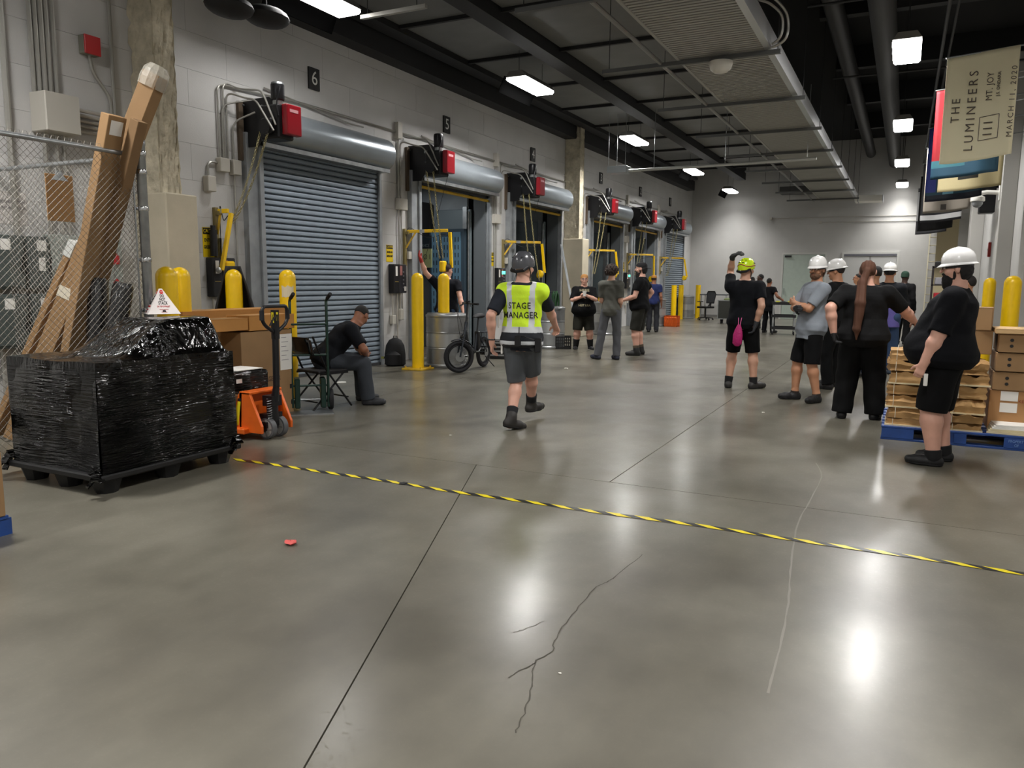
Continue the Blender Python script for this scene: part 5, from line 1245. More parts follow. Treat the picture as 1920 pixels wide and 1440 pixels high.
obj('tape_strip', mb, [mat('tape_yellow', 'e6d21e', .35), mat('tape_black', '1d1f24', .35)], t)
obj('tape_fold', MB().box(GZ(770, 903).x-.03, GZ(770, 903).x+.01, ty(GZ(770, 903).x-ta.x)-.03, ty(GZ(770, 903).x-ta.x)+.03, .004, .008), _m['tape_black'], t)
# litter
for (u_, v_, c_, s_, lb) in ((545, 1021, 'd45a55', .035, 'small crumpled red scrap on the bare floor'), (1061, 692, 'd9d6cc', .03, 'tiny white scrap on the floor near the crate'), (1431, 774, 'd9d6cc', .015, 'tiny white fleck before the man in the white helmet'), (845, 817, 'c9c6bc', .014, 'tiny pale fleck left of the walking man'), (1050, 1263, 'dcd9d0', .006, 'tiny white crumb on the foreground floor')):
    p = GZ(u_, v_); r = random.Random(u_); mb = MB(); mb.ball((p.x, p.y, s_*.35), s_, 7, 5, (1.2, .8, .35)); mb.v = [(x+r.uniform(-.2, .2)*s_, y+r.uniform(-.2, .2)*s_, max(.001, z+r.uniform(-.1, .15)*s_)) for x, y, z in mb.v]
    tag(obj('paper_scrap', mb, mat('scrap_'+c_, c_, .7)), lb, 'litter', 'floor litter')

# ================================================================== flags on the right
def flag(k, d, du, cols, lbl, topz=4.7, botz=3.2, w_=.90, txt=None, x0=.30, ang=None, twist=.05):
    y = DP(1840, 250, d).y; t = thing('hanging_flag', lbl, 'flag', (x0, y, 0), group='flags hung along the right wall')
    NXf, NZf = 16, 24; mb = MB(); vs = []; fs = []
    def off(f, g): return .05*math.sin(f*6+k)*(.3+.7*(1-g))+.03*math.sin(f*11+k*2+g*3)*(1-g)+f*.45*twist*4
    for i in range(NXf+1):
        for j in range(NZf+1):
            f, g = i/NXf, j/NZf; vs.append((w_*f, off(f, g), botz+(topz-botz)*g-.02*math.sin(f*PI)*(1-g)+.10*f*1))
    for i in range(NXf):
        for j in range(NZf):
            f, g = (i+.5)/NXf, (j+.5)/NZf; ci = 0
            for q, (f0, f1, g0, g1) in enumerate(cols[1:]):
                if f0 <= f <= f1 and g0 <= g <= g1: ci = q+1
            mb.cur = ci; s = len(mb.v)
            fs = (i*(NZf+1)+j, (i+1)*(NZf+1)+j, (i+1)*(NZf+1)+j+1, i*(NZf+1)+j+1); mb.f.append(fs); mb.mi.append(ci)
    mb.v = vs; mats_ = [mat('flag_'+c, c, .7) for c in cols[0]]
    o = obj('cloth', mb, mats_, t, smooth=180); o.modifiers.new('s', 'SOLIDIFY').thickness = .004
    obj('pole', MB().cyl((-.02, off(0, 1), topz), (XR-x0-.003, off(1, 1)+.15, topz+.20), .012, n=8), M_STEEL, t, smooth=True)
    obj('pole', MB().cyl((w_+.0, off(1, 1)+.03, topz-.25), (XR-x0-.003, off(1, 1)+.1, topz-.12), .008, n=6), M_STEEL, t, smooth=True)
    return t, off
MI = mat('flag_print', '5c5348', .7)
t, off = flag(0, 10.9, 0, (['f6eecb'],), 'cream flag lettered THE LUMINEERS, nearest the viewer', 4.68, 3.22, .88, x0=.34)
def ft(body, size, f, zc, sp=1, sx=1, bold=0):
    x = .92*f; p = (x, off(f, .5)-.012, zc)
    e = .02; sl = (off(f+e, .5)-off(f-e, .5))/(2*e*.92)
    return text('lettering', body, size, frame((x, off(f, .5)-.016-.01, zc), (0, 0, 1), (-1, -sl, -.12)), MI, t, sx=sx, space=sp, bold=bold)
ft('THE', .15, .17, 3.95, 1.4); ft('LUMINEERS', .16, .38, 3.93, 1.45); ft('MT. JOY', .11, .60, 4.25, 1.1, .9); ft('J.S. ONDARA', .055, .71, 4.27, 1.05, bold=.001); ft('MARCH 11, 2020', .10, .90, 4.02, 1.35)
ft('III', .16, .62, 3.68, 1.5)
f0, z0_, z1_ = .62, 3.53, 3.84
for (fa, za, fb, zb) in ((.50, 3.52, .50, 3.84), (.75, 3.55, .75, 3.87), (.50, 3.52, .75, 3.55), (.50, 3.84, .75, 3.87)):
    mb = MB(); n = 6
    for i in range(n):
        p0 = [fa+(fb-fa)*i/n, za+(zb-za)*i/n]; p1 = [fa+(fb-fa)*(i+1)/n, za+(zb-za)*(i+1)/n]
        mb.beam((.92*p0[0], off(p0[0], .5)-.016, p0[1]), (.92*p1[0], off(p1[0], .5)-.016, p1[1]), .008, .004, (0, 1, 0))
    obj('frame_line', mb, MI, t)
flag(1, 12.3, 0, (['8c0a18', '163f55', '2f6470'], (0, 1, 0, .18), (0, .5, .12, .2)), 'bright red flag with teal lower edge behind the cream one', 4.6, 3.2, .95, x0=.27)
flag(2, 13.4, 0, (['c2b58a', '22211b'], (.3, .6, .12, .25)), 'cream flag with dark notch showing under the red one', 4.6, 3.12, .98, x0=.42)
flag(3, 15.2, 0, (['133847', '0b1220', '222f78', '5d8797'], (0, 1, 0, .10), (0, .16, .12, 1), (.3, .5, .1, .13)), 'deep teal and blue flag with a dark hem', 4.6, 3.15, 1.0, x0=.26)
flag(4, 17.4, 0, (['857d72', '3b3530'], (.35, .5, .05, .12)), 'grey-brown flag with a small dark mark', 4.6, 3.12, .95, x0=.28)
flag(5, 19.6, 0, (['17171a', 'c9c9c9'], (0, 1, .04, .14)), 'black flag with a white band near its hem', 4.6, 3.08, .95, x0=.26)
flag(6, 21.8, 0, (['0f0f11'],), 'plain black flag behind the banded one', 4.6, 3.02, .9, x0=.24)
flag(7, 24.5, 0, (['232327', '8a8a8a'], (0, .1, .3, .9)), 'farthest dark flag with a pale edge', 4.6, 3.1, .9, x0=.22)
# camera dome, fire alarm, conduit on the right wall
yy = 18.4
p = GX(1852, 375, XR-.55)
t = thing('security_camera', 'white dome security camera on a wall arm below the flags', 'camera', (XR-.305, 20.9, 3.45))
obj('arm', MB().loft([(0, 0, .1), (-.25, 0, .12), (-.38, 0, .1)], .05, 10), M_WHITE, t, smooth=True)
obj('mount_plate', MB().box(-.02, .003, -.09, .09, -.08, .28), M_WHITE, t, bevel=.01)
dm = obj('camera_body', MB().lathe([(.14, -.02), (.15, .0), (.14, .08), (.06, .12)], 18, (-.42, 0, -.06)), M_WHITE, t, smooth=True)
obj('dome_glass', MB().lathe([(.02, -.16), (.07, -.14), (.11, -.08), (.115, -.02)], 18, (-.42, 0, -.06)), mat('dome_dark', '8b8d90', .1), dm, smooth=True)
t = thing('fire_alarm', 'small red fire alarm pull box on the right wall', 'fire alarm', (XR-.003, 25.5, 2.45))
obj('case', MB().box(-.07, 0, -.06, .06, -.2, .2), mat('alarm_dark_red', '9c2320', .4), t, bevel=.01); obj('handle', MB().box(-.085, -.07, -.04, .04, -.03, .02), M_WHITE, t)
t = thing('wall_speaker', 'tall black loudspeaker mounted on the right wall under the flags', 'speaker', (XR-.01, 24.3, 4.1))
obj('cabinet', MB().box(-.45, -.1, -.25, .25, -.75, .75), M_BLK, t, bevel=.02); obj('bracket', MB().box(-.1, -.002, -.05, .05, -.1, .1), M_BLK, t)
# ================================================================== people: one smooth body each, clothing as children
def V3(p): return np.array([p[0], p[1], p[2]], dtype=np.float64)
def nrm(v): v = V3(v); return v/max(1e-9, np.linalg.norm(v))
class Vol:
    def __init__(s, lo, hi, h):
        s.h = h; s.lo = V3(lo)-2*h; n = np.ceil((V3(hi)+2*h-s.lo)/h).astype(int)+1; s.n = n
        s.ax = [(s.lo[i]+h*np.arange(n[i])).astype(np.float32) for i in range(3)]; s.D = np.full(tuple(n), .2, np.float32)
    def sl(s, lo, hi):
        r = []
        for i in range(3):
            a = int(np.clip(math.floor((lo[i]-s.lo[i])/s.h), 0, s.n[i])); b = int(np.clip(math.ceil((hi[i]-s.lo[i])/s.h)+1, 0, s.n[i])); r.append(slice(a, b))
        return tuple(r)
    def P(s, q): return s.ax[0][q[0]][:, None, None], s.ax[1][q[1]][None, :, None], s.ax[2][q[2]][None, None, :]
    def put(s, q, d, k, sub=False):
        a = s.D[q]
        if sub: d = -d; h = np.maximum(k-np.abs(a-d), 0)/k; s.D[q] = np.maximum(a, d)+h*h*k/4; return
        h = np.maximum(k-np.abs(a-d), 0)/k; s.D[q] = np.minimum(a, d)-h*h*k/4
    def cone(s, a, b, r1, r2, k=.02, cuta=False, cutb=False, flat=1.0, sub=False):
        a, b = V3(a), V3(b); m = max(r1, r2)+k+2*s.h; q = s.sl(np.minimum(a, b)-m, np.maximum(a, b)+m)
        X, Y, Z = s.P(q); ab = b-a; L2 = float(ab@ab)+1e-9
        px, py, pz = X-a[0], Y-a[1], Z-a[2]; t = (px*ab[0]+py*ab[1]+pz*ab[2])/L2; tc = np.clip(t, 0, 1)
        d = np.sqrt((px-tc*ab[0])**2+(py-tc*ab[1])**2+((pz-tc*ab[2])*flat)**2)-(r1+(r2-r1)*tc)
        L = math.sqrt(L2)
        if cuta: d = np.maximum(d, -t*L)
        if cutb: d = np.maximum(d, (t-1)*L)
        s.put(q, d, k, sub)
    def ell(s, c, r, fr=None, k=.02, cuts=(), sub=False, noise=None):
        c = V3(c); m = max(r)+k+2*s.h; q = s.sl(c-m, c+m); X, Y, Z = s.P(q); x, y, z = X-c[0], Y-c[1], Z-c[2]
        if fr is not None:
            a, b, e = fr; x, y, z = x*a[0]+y*a[1]+z*a[2], x*b[0]+y*b[1]+z*b[2], x*e[0]+y*e[1]+z*e[2]
        kk = np.sqrt((x/r[0])**2+(y/r[1])**2+(z/r[2])**2); d = (kk-1)*min(r)
        if noise: d = d+noise(x, y, z)
        for (p, n) in cuts: n = nrm(n); d = np.maximum(d, (x-p[0])*n[0]+(y-p[1])*n[1]+(z-p[2])*n[2])
        s.put(q, d, k, sub)
    def mesh(s, name, m, parent, disp=None, pick=None):
        D = s.D
        if disp is not None: D = D+disp(s.ax[0][:, None, None], s.ax[1][None, :, None], s.ax[2][None, None, :]).astype(np.float32)
        S = D < 0; n = S.shape
        c = [S[i:n[0]-1+i, j:n[1]-1+j, k:n[2]-1+k] for i in (0, 1) for j in (0, 1) for k in (0, 1)]
        cnt = sum(x.astype(np.int8) for x in c); act = (cnt > 0) & (cnt < 8); idx = -np.ones(act.shape, np.int32); I = np.argwhere(act)
        if not len(I): return None
        idx[act] = np.arange(len(I)); acc = np.zeros((len(I), 3)); w = np.zeros(len(I))
        off = [(i, j, k) for i in (0, 1) for j in (0, 1) for k in (0, 1)]
        vals = [D[I[:, 0]+o[0], I[:, 1]+o[1], I[:, 2]+o[2]] for o in off]
        for a in range(8):
            for b in range(a+1, 8):
                if sum(abs(off[a][q]-off[b][q]) for q in range(3)) != 1: continue
                va, vb = vals[a], vals[b]; x = (va < 0) != (vb < 0); t = np.where(x, va/np.where(x, va-vb, 1), 0)
                for q in range(3): acc[:, q] += np.where(x, off[a][q]+(off[b][q]-off[a][q])*t, 0)
                w += x
        V = (I+acc/w[:, None])*s.h+s.lo; F_s = []
        for ax in range(3):
            sh = [slice(None)]*3; sh2 = [slice(None)]*3; sh[ax] = slice(0, n[ax]-1); sh2[ax] = slice(1, n[ax])
            a, b = S[tuple(sh)], S[tuple(sh2)]; E = np.argwhere(a != b); u, v = (ax+1) % 3, (ax+2) % 3
            ok = (E[:, u] > 0) & (E[:, v] > 0) & (E[:, u] < n[u]-1) & (E[:, v] < n[v]-1); E = E[ok]
            def g(du, dv): e = E.copy(); e[:, u] -= du; e[:, v] -= dv; return idx[e[:, 0], e[:, 1], e[:, 2]]
            f = np.stack([g(1, 1), g(0, 1), g(0, 0), g(1, 0)], 1); fl = b[E[:, 0], E[:, 1], E[:, 2]]; f[fl] = f[fl][:, ::-1]; F_s.append(f)
        Fa = np.concatenate(F_s); me = bpy.data.meshes.new(name)
        me.vertices.add(len(V)); me.vertices.foreach_set('co', V.astype(np.float32).ravel())
        me.loops.add(Fa.size); me.loops.foreach_set('vertex_index', Fa.ravel().astype(np.int32))
        me.polygons.add(len(Fa)); me.polygons.foreach_set('loop_start', np.arange(0, Fa.size, 4, dtype=np.int32))
        try: me.polygons.foreach_set('loop_total', np.full(len(Fa), 4, np.int32))
        except Exception: pass
        me.polygons.foreach_set('use_smooth', np.ones(len(Fa), bool))
        ms = m if isinstance(m, (list, tuple)) else [m]
        for x in ms: me.materials.append(x)
        if pick is not None: C_ = V[Fa].mean(1); me.polygons.foreach_set('material_index', pick(C_).astype(np.int32))
        me.update(calc_edges=True); me.validate()
        o = bpy.data.objects.new(name, me); COL.objects.link(o); o.parent = parent; return o
def rotm(yaw=0, pitch=0, roll=0):
    """columns right, forward, up; pitch > 0 tips the up axis forward"""
    cy, sy, cp, sp, cr, sr = math.cos(yaw), math.sin(yaw), math.cos(pitch), math.sin(pitch), math.cos(roll), math.sin(roll)
    Rz = np.array([[cy, -sy, 0], [sy, cy, 0], [0, 0, 1]]); Rx = np.array([[1, 0, 0], [0, cp, sp], [0, -sp, cp]]); Ry = np.array([[cr, 0, sr], [0, 1, 0], [-sr, 0, cr]])
    return Rz@Rx@Ry
def ik(a, c, l1, l2, pole):
    a, c = V3(a), V3(c); d = c-a; L = np.linalg.norm(d)
    if L > (l1+l2)*.999: c = a+d/L*(l1+l2)*.999; d = c-a; L = np.linalg.norm(d)
    x = (l1*l1-l2*l2+L*L)/(2*L); h = math.sqrt(max(0, l1*l1-x*x)); u = d/L; p = V3(pole); p = p-u*(p@u); p = nrm(p)
    return a+u*x+p*h, c
SECT = np.array([(-.13, .12, .085, 0), (-.06, .168, .112, -.008), (0, .172, .115, -.008), (.08, .158, .105, 0), (.16, .147, .098, .004), (.27, .160, .110, .004), (.37, .175, .112, -.004), (.44, .172, .098, -.012), (.49, .125, .075, -.016), (.53, .062, .056, -.012), (.56, .05, .05, -.01)])
SKIN = {'light': 'c99a82', 'pink': 'd2a08c', 'tan': 'b98565', 'brown': '8a5940', 'dark': '4b3228'}
def person(lbl, loc, H, rz, h=.011, skin='light', wid=1.0, belly=0, lean=0, roll=0, tyaw=0, pelvis=None, curve=0, hands=None, poles=None, feet=None, kpole=None, head=(0, 0), hroll=0,
           shirt='1a1c22', sleeve=.62, hem=-.10, pants=('shorts', '16171a'), socks=None, shoes='17171a', boots=False, gloves=None, hair=None, beard=None, fingers=None, group='workers in the loading hall',
           glasses=None, shirt_rough=.85, extra=None, loose=.0, armw=1.0, legw=1.0, vest=None, hatfn=None, mitt=(0, 0), armlet=None):
    s = H/1.75; t = thing('person', lbl, 'person', (loc[0], loc[1], 0), rz, group)
    c_, s_ = math.cos(-rz), math.sin(-rz)
    def W(p):  # world -> local
        x, y = p[0]-loc[0], p[1]-loc[1]; return V3((x*c_-y*s_, x*s_+y*c_, p[2]))
    Pv = V3(pelvis) if pelvis is not None else V3((0, 0, .93*s)); T = rotm(tyaw, lean, roll); R, Fd, U = T[:, 0], T[:, 1], T[:, 2]
    def cv(tt): return curve*(max(0, tt)/.5)**2
    def tp(tt, x=0, y=0): return Pv+U*tt*s+Fd*((y+cv(tt))*s)+R*x*s
    wsh = .175+(wid-1)*.09
    sh = [tp(.43, -wsh, -.012), tp(.43, wsh, -.012)]
    nb = tp(.50, 0, -.014); HM = rotm(tyaw+head[0], lean*.4+head[1], hroll); hr, hf, hu = HM[:, 0], HM[:, 1], HM[:, 2]
    hc = nb+(U*.3+hu*.7)*.165*s+hf*.02*s
    fr = (hr, hf, hu)
    def hp(x, y, z): return hc+(hr*x+hf*y+hu*z)*s
    Th = T if pelvis is None or lean > -.1 else T
    hips = [Pv+V3((-.088, 0, -.03))*s, Pv+V3((.088, 0, -.03))*s]
    feet = feet or ((-.11, 0, .1), (.11, .0, -.1)); ft = []
    for i in (0, 1):
        f = feet[i]; p = W((f[0], f[1], 0)) if len(f) > 5 and f[5] else V3((f[0], f[1], 0)); z = (f[3] if len(f) > 3 else 0)+.085*s; ft.append((V3((p[0], p[1], z)), f[2], f[4] if len(f) > 4 else 0))
    kn = []; an = []
    for i in (0, 1):
        kp = (kpole[i] if kpole else ((-.1, .9, .1), (.1, .9, .1))[i]); k_, a_ = ik(hips[i], ft[i][0], .42*s, .405*s, kp); kn.append(k_); an.append(a_)
    hands = hands or (None, None); el = []; wr = []
    for i in (0, 1):
        sg = (-1, 1)[i]; tg = hands[i]
        tg = sh[i]+V3((sg*.07, .03, -.52))*s if tg is None else (W(tg[1:]) if tg[0] == 'w' else V3(tg))
        pl = poles[i] if poles and poles[i] is not None else (sg*.35, -1, -.2); e_, w_ = ik(sh[i], tg, .285*s, .255*s, pl); el.append(e_); wr.append(w_)
    aw = s*armw; lw = s*legw*(1+(wid-1)*.5)
    allp = np.array(sh+el+wr+kn+an+[hc, nb, Pv]+[a for a, _, _ in ft]); lo = allp.min(0)-.30*s*max(1, wid*.85)-belly; hi = allp.max(0)+.30*s*max(1, wid*.85)+belly; lo[2] = max(lo[2], -.01)
    def loft(vol, inf=0, c0=-.13, c1=.56, k=.03, flare=0, top=None, binf=0):
        pts = np.array([tp(c0), tp(c1)]); m = .30*s*wid+belly+inf+.08; q = vol.sl(pts.min(0)-m, pts.max(0)+m); X, Y, Z = vol.P(q)
        x, y, z = X-Pv[0], Y-Pv[1], Z-Pv[2]; a = x*R[0]+y*R[1]+z*R[2]; b = x*Fd[0]+y*Fd[1]+z*Fd[2]; c = (x*U[0]+y*U[1]+z*U[2])/s
        cc = np.clip(c, SECT[0, 0], SECT[-1, 0]); wv = 1+(wid-1)*np.clip((.50-cc)/.1, 0, 1)
        rx = np.interp(cc, SECT[:, 0], SECT[:, 1])*wv*s; ry = np.interp(cc, SECT[:, 0], SECT[:, 2])*wv*s; fy = (np.interp(cc, SECT[:, 0], SECT[:, 3])+curve*(np.maximum(cc, 0)/.5)**2)*s
        if belly: B = belly*np.exp(-((cc-.05)/.21)**2); ry = ry+B; fy = fy+B*.75; rx = rx+.35*B
        fl = inf+flare*np.clip((.28-cc)/.38, 0, 1); rx = rx+fl; ry = ry+fl
        kk = np.sqrt((a/rx)**2+((b-fy)/ry)**2); d = (kk-1)*np.minimum(rx, ry)
        d = np.maximum(d, (c-c1)*s); d = np.maximum(d, (c0-c)*s); vol.put(q, d, k)
    def arm(vol, i, inf=0, f0=0, f1=1, part='both', k=.03):
        a, e, w_ = sh[i], el[i], wr[i]
        if part in ('both', 'upper'):
            b = a+(e-a)*f1 if part == 'upper' else e
            vol.cone(a, b, .060*aw+inf, (.060-.018*(f1 if part == 'upper' else 1))*aw+inf, k, cutb=part == 'upper')
        if part == 'both':
            m_ = e+(w_-e)*.35; vol.cone(e, m_, .042*aw+inf, .044*aw+inf, .02); vol.cone(m_, w_, .044*aw+inf, .028*aw+inf, .02)
    def hand(vol, i, inf=0):
        sg = (-1, 1)[i]; d = nrm(wr[i]-el[i]); fg = (fingers or ({}, {}))[i]; d = nrm(d+V3(fg.get('bend', (0, 0, 0))))
        up = V3(fg.get('palm', (-sg, 0, 0))); nm = up-d*(up@d); nm = nrm(nm); side = np.cross(d, nm); 
        th = side*fg.get('thumb', 1 if side[1] > 0 else -1); w0 = wr[i]; cl = fg.get('curl', .5)
        vol.cone(w0-d*.02*s, w0+d*.03*s, .026*s+inf, .026*s+inf, .012)
        for j, (o, L, rr) in enumerate(((.027, .066, .0088), (.009, .074, .0092), (-.009, .069, .0088), (-.026, .054, .0078))):
            b0 = w0+d*.02*s+th*o*.7*s; b1 = w0+d*.088*s+th*o*s; vol.cone(b0, b1, .014*s+inf, .012*s+inf, .012)
            d1 = nrm(d*math.cos(cl)+nm*math.sin(cl)+th*o*2.5); d2 = nrm(d*math.cos(cl*2.2)+nm*math.sin(cl*2.2)+th*o*1.5)
            m1 = b1+d1*L*.5*s; m2 = m1+d2*L*.55*s; vol.cone(b1, m1, rr*s*1.05+inf, rr*s+inf, .005); vol.cone(m1, m2, rr*s+inf, rr*s*.85+inf, .005)
        t0 = w0+d*.03*s+th*.022*s; t1 = t0+nrm(d*.6+th*.8+nm*.3)*.042*s; t2 = t1+nrm(d*.85+th*.35+nm*.4)*.034*s
        vol.cone(t0, t1, .016*s+inf, .0115*s+inf, .01); vol.cone(t1, t2, .0115*s+inf, .009*s+inf, .005)
    def foot(vol, i, inf=0, shoe=False):
        a, yw, pt = ft[i]; a = an[i]; M = rotm(yw, pt); fx, fy_, fz = M[:, 0], M[:, 1], M[:, 2]; A = a-fz*.045*s
        vol.cone(A-fy_*.035*s, A+fy_*.11*s, .038*s+inf, .040*s+inf, .02); vol.cone(A+fy_*.09*s, A+fy_*.175*s, .038*s+inf, .026*s+inf, .02, flat=1)
        vol.cone(a+fz*.02*s, A, .04*s+inf, .04*s+inf, .03); return A, M
    # ---- skin body
    v = Vol(lo, hi, h); loft(v); 
    for i in (0, 1):
        v.cone(tp(.44, (-.08, .08)[i], -.01), sh[i], .055*s, .058*s, .04); arm(v, i)
        if h > .0095 and h > .012 and mitt[i]: pass
        hand(v, i)
        v.cone(hips[i], kn[i], .088*lw, .058*lw, .03); c1 = kn[i]+(an[i]-kn[i])*.3; v.cone(kn[i], c1, .055*lw, .060*lw, .03); v.cone(c1, an[i], .060*lw, .036*lw, .03)
        foot(v, i)
        v.ell(Pv+V3(((-.075, .075)[i]*s*wid, -.035*s, -.04*s)), (.083*s*wid, .080*s*wid, .09*s), k=.04)
    v.cone(nb-U*.03*s, hp(0, -.018, -.06), .060*s*(1+(wid-1)*.4), .054*s*(1+(wid-1)*.3), .03)
    v.ell(hp(0, -.012, .022), (.075*s, .094*s, .090*s), fr, .02); v.ell(hp(0, .022, -.045), (.056*s*(1+(wid-1)*.25), .064*s, .072*s), fr, .03)
    v.ell(hp(0, .068, -.095), (.024*s, .018*s, .018*s), fr, .02); v.ell(hp(0, .074, .03), (.052*s, .018*s, .014*s), fr, .015)
    for sg in (-1, 1): v.ell(hp(.031*sg, .100, .008), (.017*s, .014*s, .011*s), fr, .008, sub=True); v.ell(hp(.077*sg, -.008, -.008), (.012*s, .022*s, .032*s), fr, .006); v.ell(hp(.042*sg, .062, -.03), (.02*s, .02*s, .02*s), fr, .02)
    v.cone(hp(0, .088, .012), hp(0, .108, -.024), .008*s, .0135*s, .008); v.ell(hp(0, .088, -.058), (.022*s, .010*s, .006*s), fr, .006); v.ell(hp(0, .086, -.068), (.019*s, .010*s, .006*s), fr, .006)
    body = v.mesh('body', mat('skin_'+skin, SKIN[skin], .5, noise=.06, nscale=14), t)
    for sg in (-1, 1):
        e_ = obj('eye', MB().ball(hp(.031*sg, .081, .008), .0115*s, 10, 7), mat('eye_white', 'd8d2ca', .3), t, smooth=True)
        obj('iris', MB().ball(hp(.031*sg, .0895, .008), .0055*s, 8, 6), mat('eye_dark', '2a1c14', .3), e_, smooth=True)
        if not hair == 'bald': obj('eyebrow', MB().loft([hp(.015*sg, .096, .028), hp(.034*sg, .094, .033), hp(.05*sg, .083, .027)], .0045*s, 6), mat('hair_'+(hair[1] if hair else '2a1e16'), hair[1] if hair else '2a1e16', .8), t)
    obj('mouth', MB().loft([hp(-.02, .092, -.062), hp(0, .0985, -.061), hp(.02, .092, -.062)], .003*s, 5), mat('lip_dark', '8a4a40', .6), t)
    # ---- clothing
    ph = (loc[0]*7.3) % 6
    def fold(amp, fz=34): return lambda X, Y, Z: amp*(np.sin(Z*fz+5*np.sin(X*9+ph)+3*np.sin(Y*8))+.6*np.sin(X*31+Z*22+ph))
    def garment(nm, color, inf, sl, hm, flare, rough=shirt_rough, mats=None, pick=None, nk=True, amp=.0028, top=.515):
        v = Vol(lo, hi, h*1.05); loft(v, inf, hm, top, .03, flare)
        for i in (0, 1):
            v.cone(tp(.44, (-.08, .08)[i], -.01), sh[i], .055*s+inf, .060*s+inf, .04)
            if sl > 1: arm(v, i, inf*.9+.004, part='both')
            elif sl > 0: arm(v, i, inf+.006, 0, sl, 'upper')
        if nk: v.cone(nb+U*.0*s+hf*.01*s, nb+U*.1*s+hf*.02, .060*s*(1+(wid-1)*.4), .072*s*(1+(wid-1)*.4), .004, sub=True)
        return v.mesh(nm, mats or mat('cloth_'+color, color, rough, noise=.07, nscale=5, bump=.25, bscale=14), t, fold(amp), pick)
    kind, pc = pants[0], pants[1]; v = Vol(lo, hi, h*1.05); loft(v, .014, -.12, .03, .04)
    for i in (0, 1):
        v.ell(Pv+V3(((-.075, .075)[i]*s*wid, -.035*s, -.04*s)), (.083*s*wid+.014, .080*s*wid+.014, .09*s+.012), k=.04)
        if kind == 'shorts':
            f = pants[2] if len(pants) > 2 else 1.0
            b = hips[i]+(kn[i]-hips[i])*f+(0 if f < 1 else 0)
            if f > 1: b = kn[i]+(an[i]-kn[i])*(f-1)
            v.cone(hips[i], b, .094*lw+.012, .078*lw+.014, .03, cutb=True)
        else:
            b = an[i]+(an[i]-kn[i])*.05
            v.cone(hips[i], kn[i], .092*lw+.012, .070*lw+.010, .03); v.cone(kn[i], b, .070*lw+.010, .055*lw+.022, .03, cutb=True)
    v.mesh('shorts' if kind == 'shorts' else 'trousers', mat('cloth_'+pc, pc, .85, noise=.07, nscale=5, bump=.25, bscale=14), t, fold(.0025, 26))
    if shirt: sh_o = garment('shirt', shirt, .016, sleeve, hem, .018+loose)
    out = {}
    if vest:
        def pk(C_):
            r = C_-Pv; a = r@R/s; c = r@U/s; z = np.zeros(len(C_)); st = np.abs(np.abs(a)-.105-.04*np.clip(c-.3, 0, 1)) < .026; z[st & (c > .08)] = 1
            z[(c > .045) & (c < .10)] = 1; z[(c > -.035) & (c <= .045)] = 2; z[(c > -.075) & (c <= -.035)] = 1; z[c <= -.075] = 2; return z
        out['vest'] = garment('safety_vest', 'ccff00', .030, 0, -.10, .02, mats=[mat('vest_lime', (.62, .88, .02, 1), .7, bump=.3, bscale=14), mat('reflective', 'c8cbce', .35), mat('vest_navy', '141820', .8)], pick=pk, top=.485)
    for i in (0, 1):
        v = Vol(an[i]-.26*s, an[i]+.28*s, max(.006, h*.75)); A, M = foot(v, i, .007); fz = M[:, 2]; fy_ = M[:, 1]
        if boots: v.cone(an[i], an[i]+(kn[i]-an[i])*.16, .048*lw, .052*lw, .03, cutb=True)
        gz_ = A-fz*.040*s
        X, Y, Z = v.ax[0][:, None, None], v.ax[1][None, :, None], v.ax[2][None, None, :]
        pl = -((X-gz_[0])*fz[0]+(Y-gz_[1])*fz[1]+(Z-gz_[2])*fz[2]); D0 = v.D.copy(); v.D = np.maximum(D0, pl)
        if not boots:
            p2 = an[i]+fz*.012*s; v.D = np.maximum(v.D, (X-p2[0])*fz[0]+(Y-p2[1])*fz[1]+(Z-p2[2])*fz[2])
        so = v.mesh('boot' if boots else 'shoe', mat('shoe_'+shoes, shoes, .6), t)
        v.D = np.maximum(D0-.004, np.maximum(pl, -pl-.020*s)); sc_ = 'd8d5cc' if extra and 'white_sole' in extra else '0e0e10'
        v.mesh('sole', mat('sole_'+sc_, sc_, .7), so)
        if socks:
            v = Vol(an[i]-.12*s, an[i]+.25*s, max(.007, h)); d = kn[i]-an[i]; f = socks[1]; v.cone(an[i]-d*.02, an[i]+d*f, .036*lw+.013, (.036+.024*min(1, f/.7))*lw+.012, .01, cutb=True); v.mesh('sock', mat('sock_'+socks[0], socks[0], .9), t)
        if gloves and gloves[i]:
            v = Vol(wr[i]-.2*s, wr[i]+.2*s, max(.005, h*.6)); hand(v, i, .0035); d = nrm(wr[i]-el[i]); v.cone(wr[i]-d*.05*s, wr[i]+d*.01, .034*s, .030*s, .01, cuta=True); v.mesh('glove', mat('glove_'+gloves[i], gloves[i], .7), t)
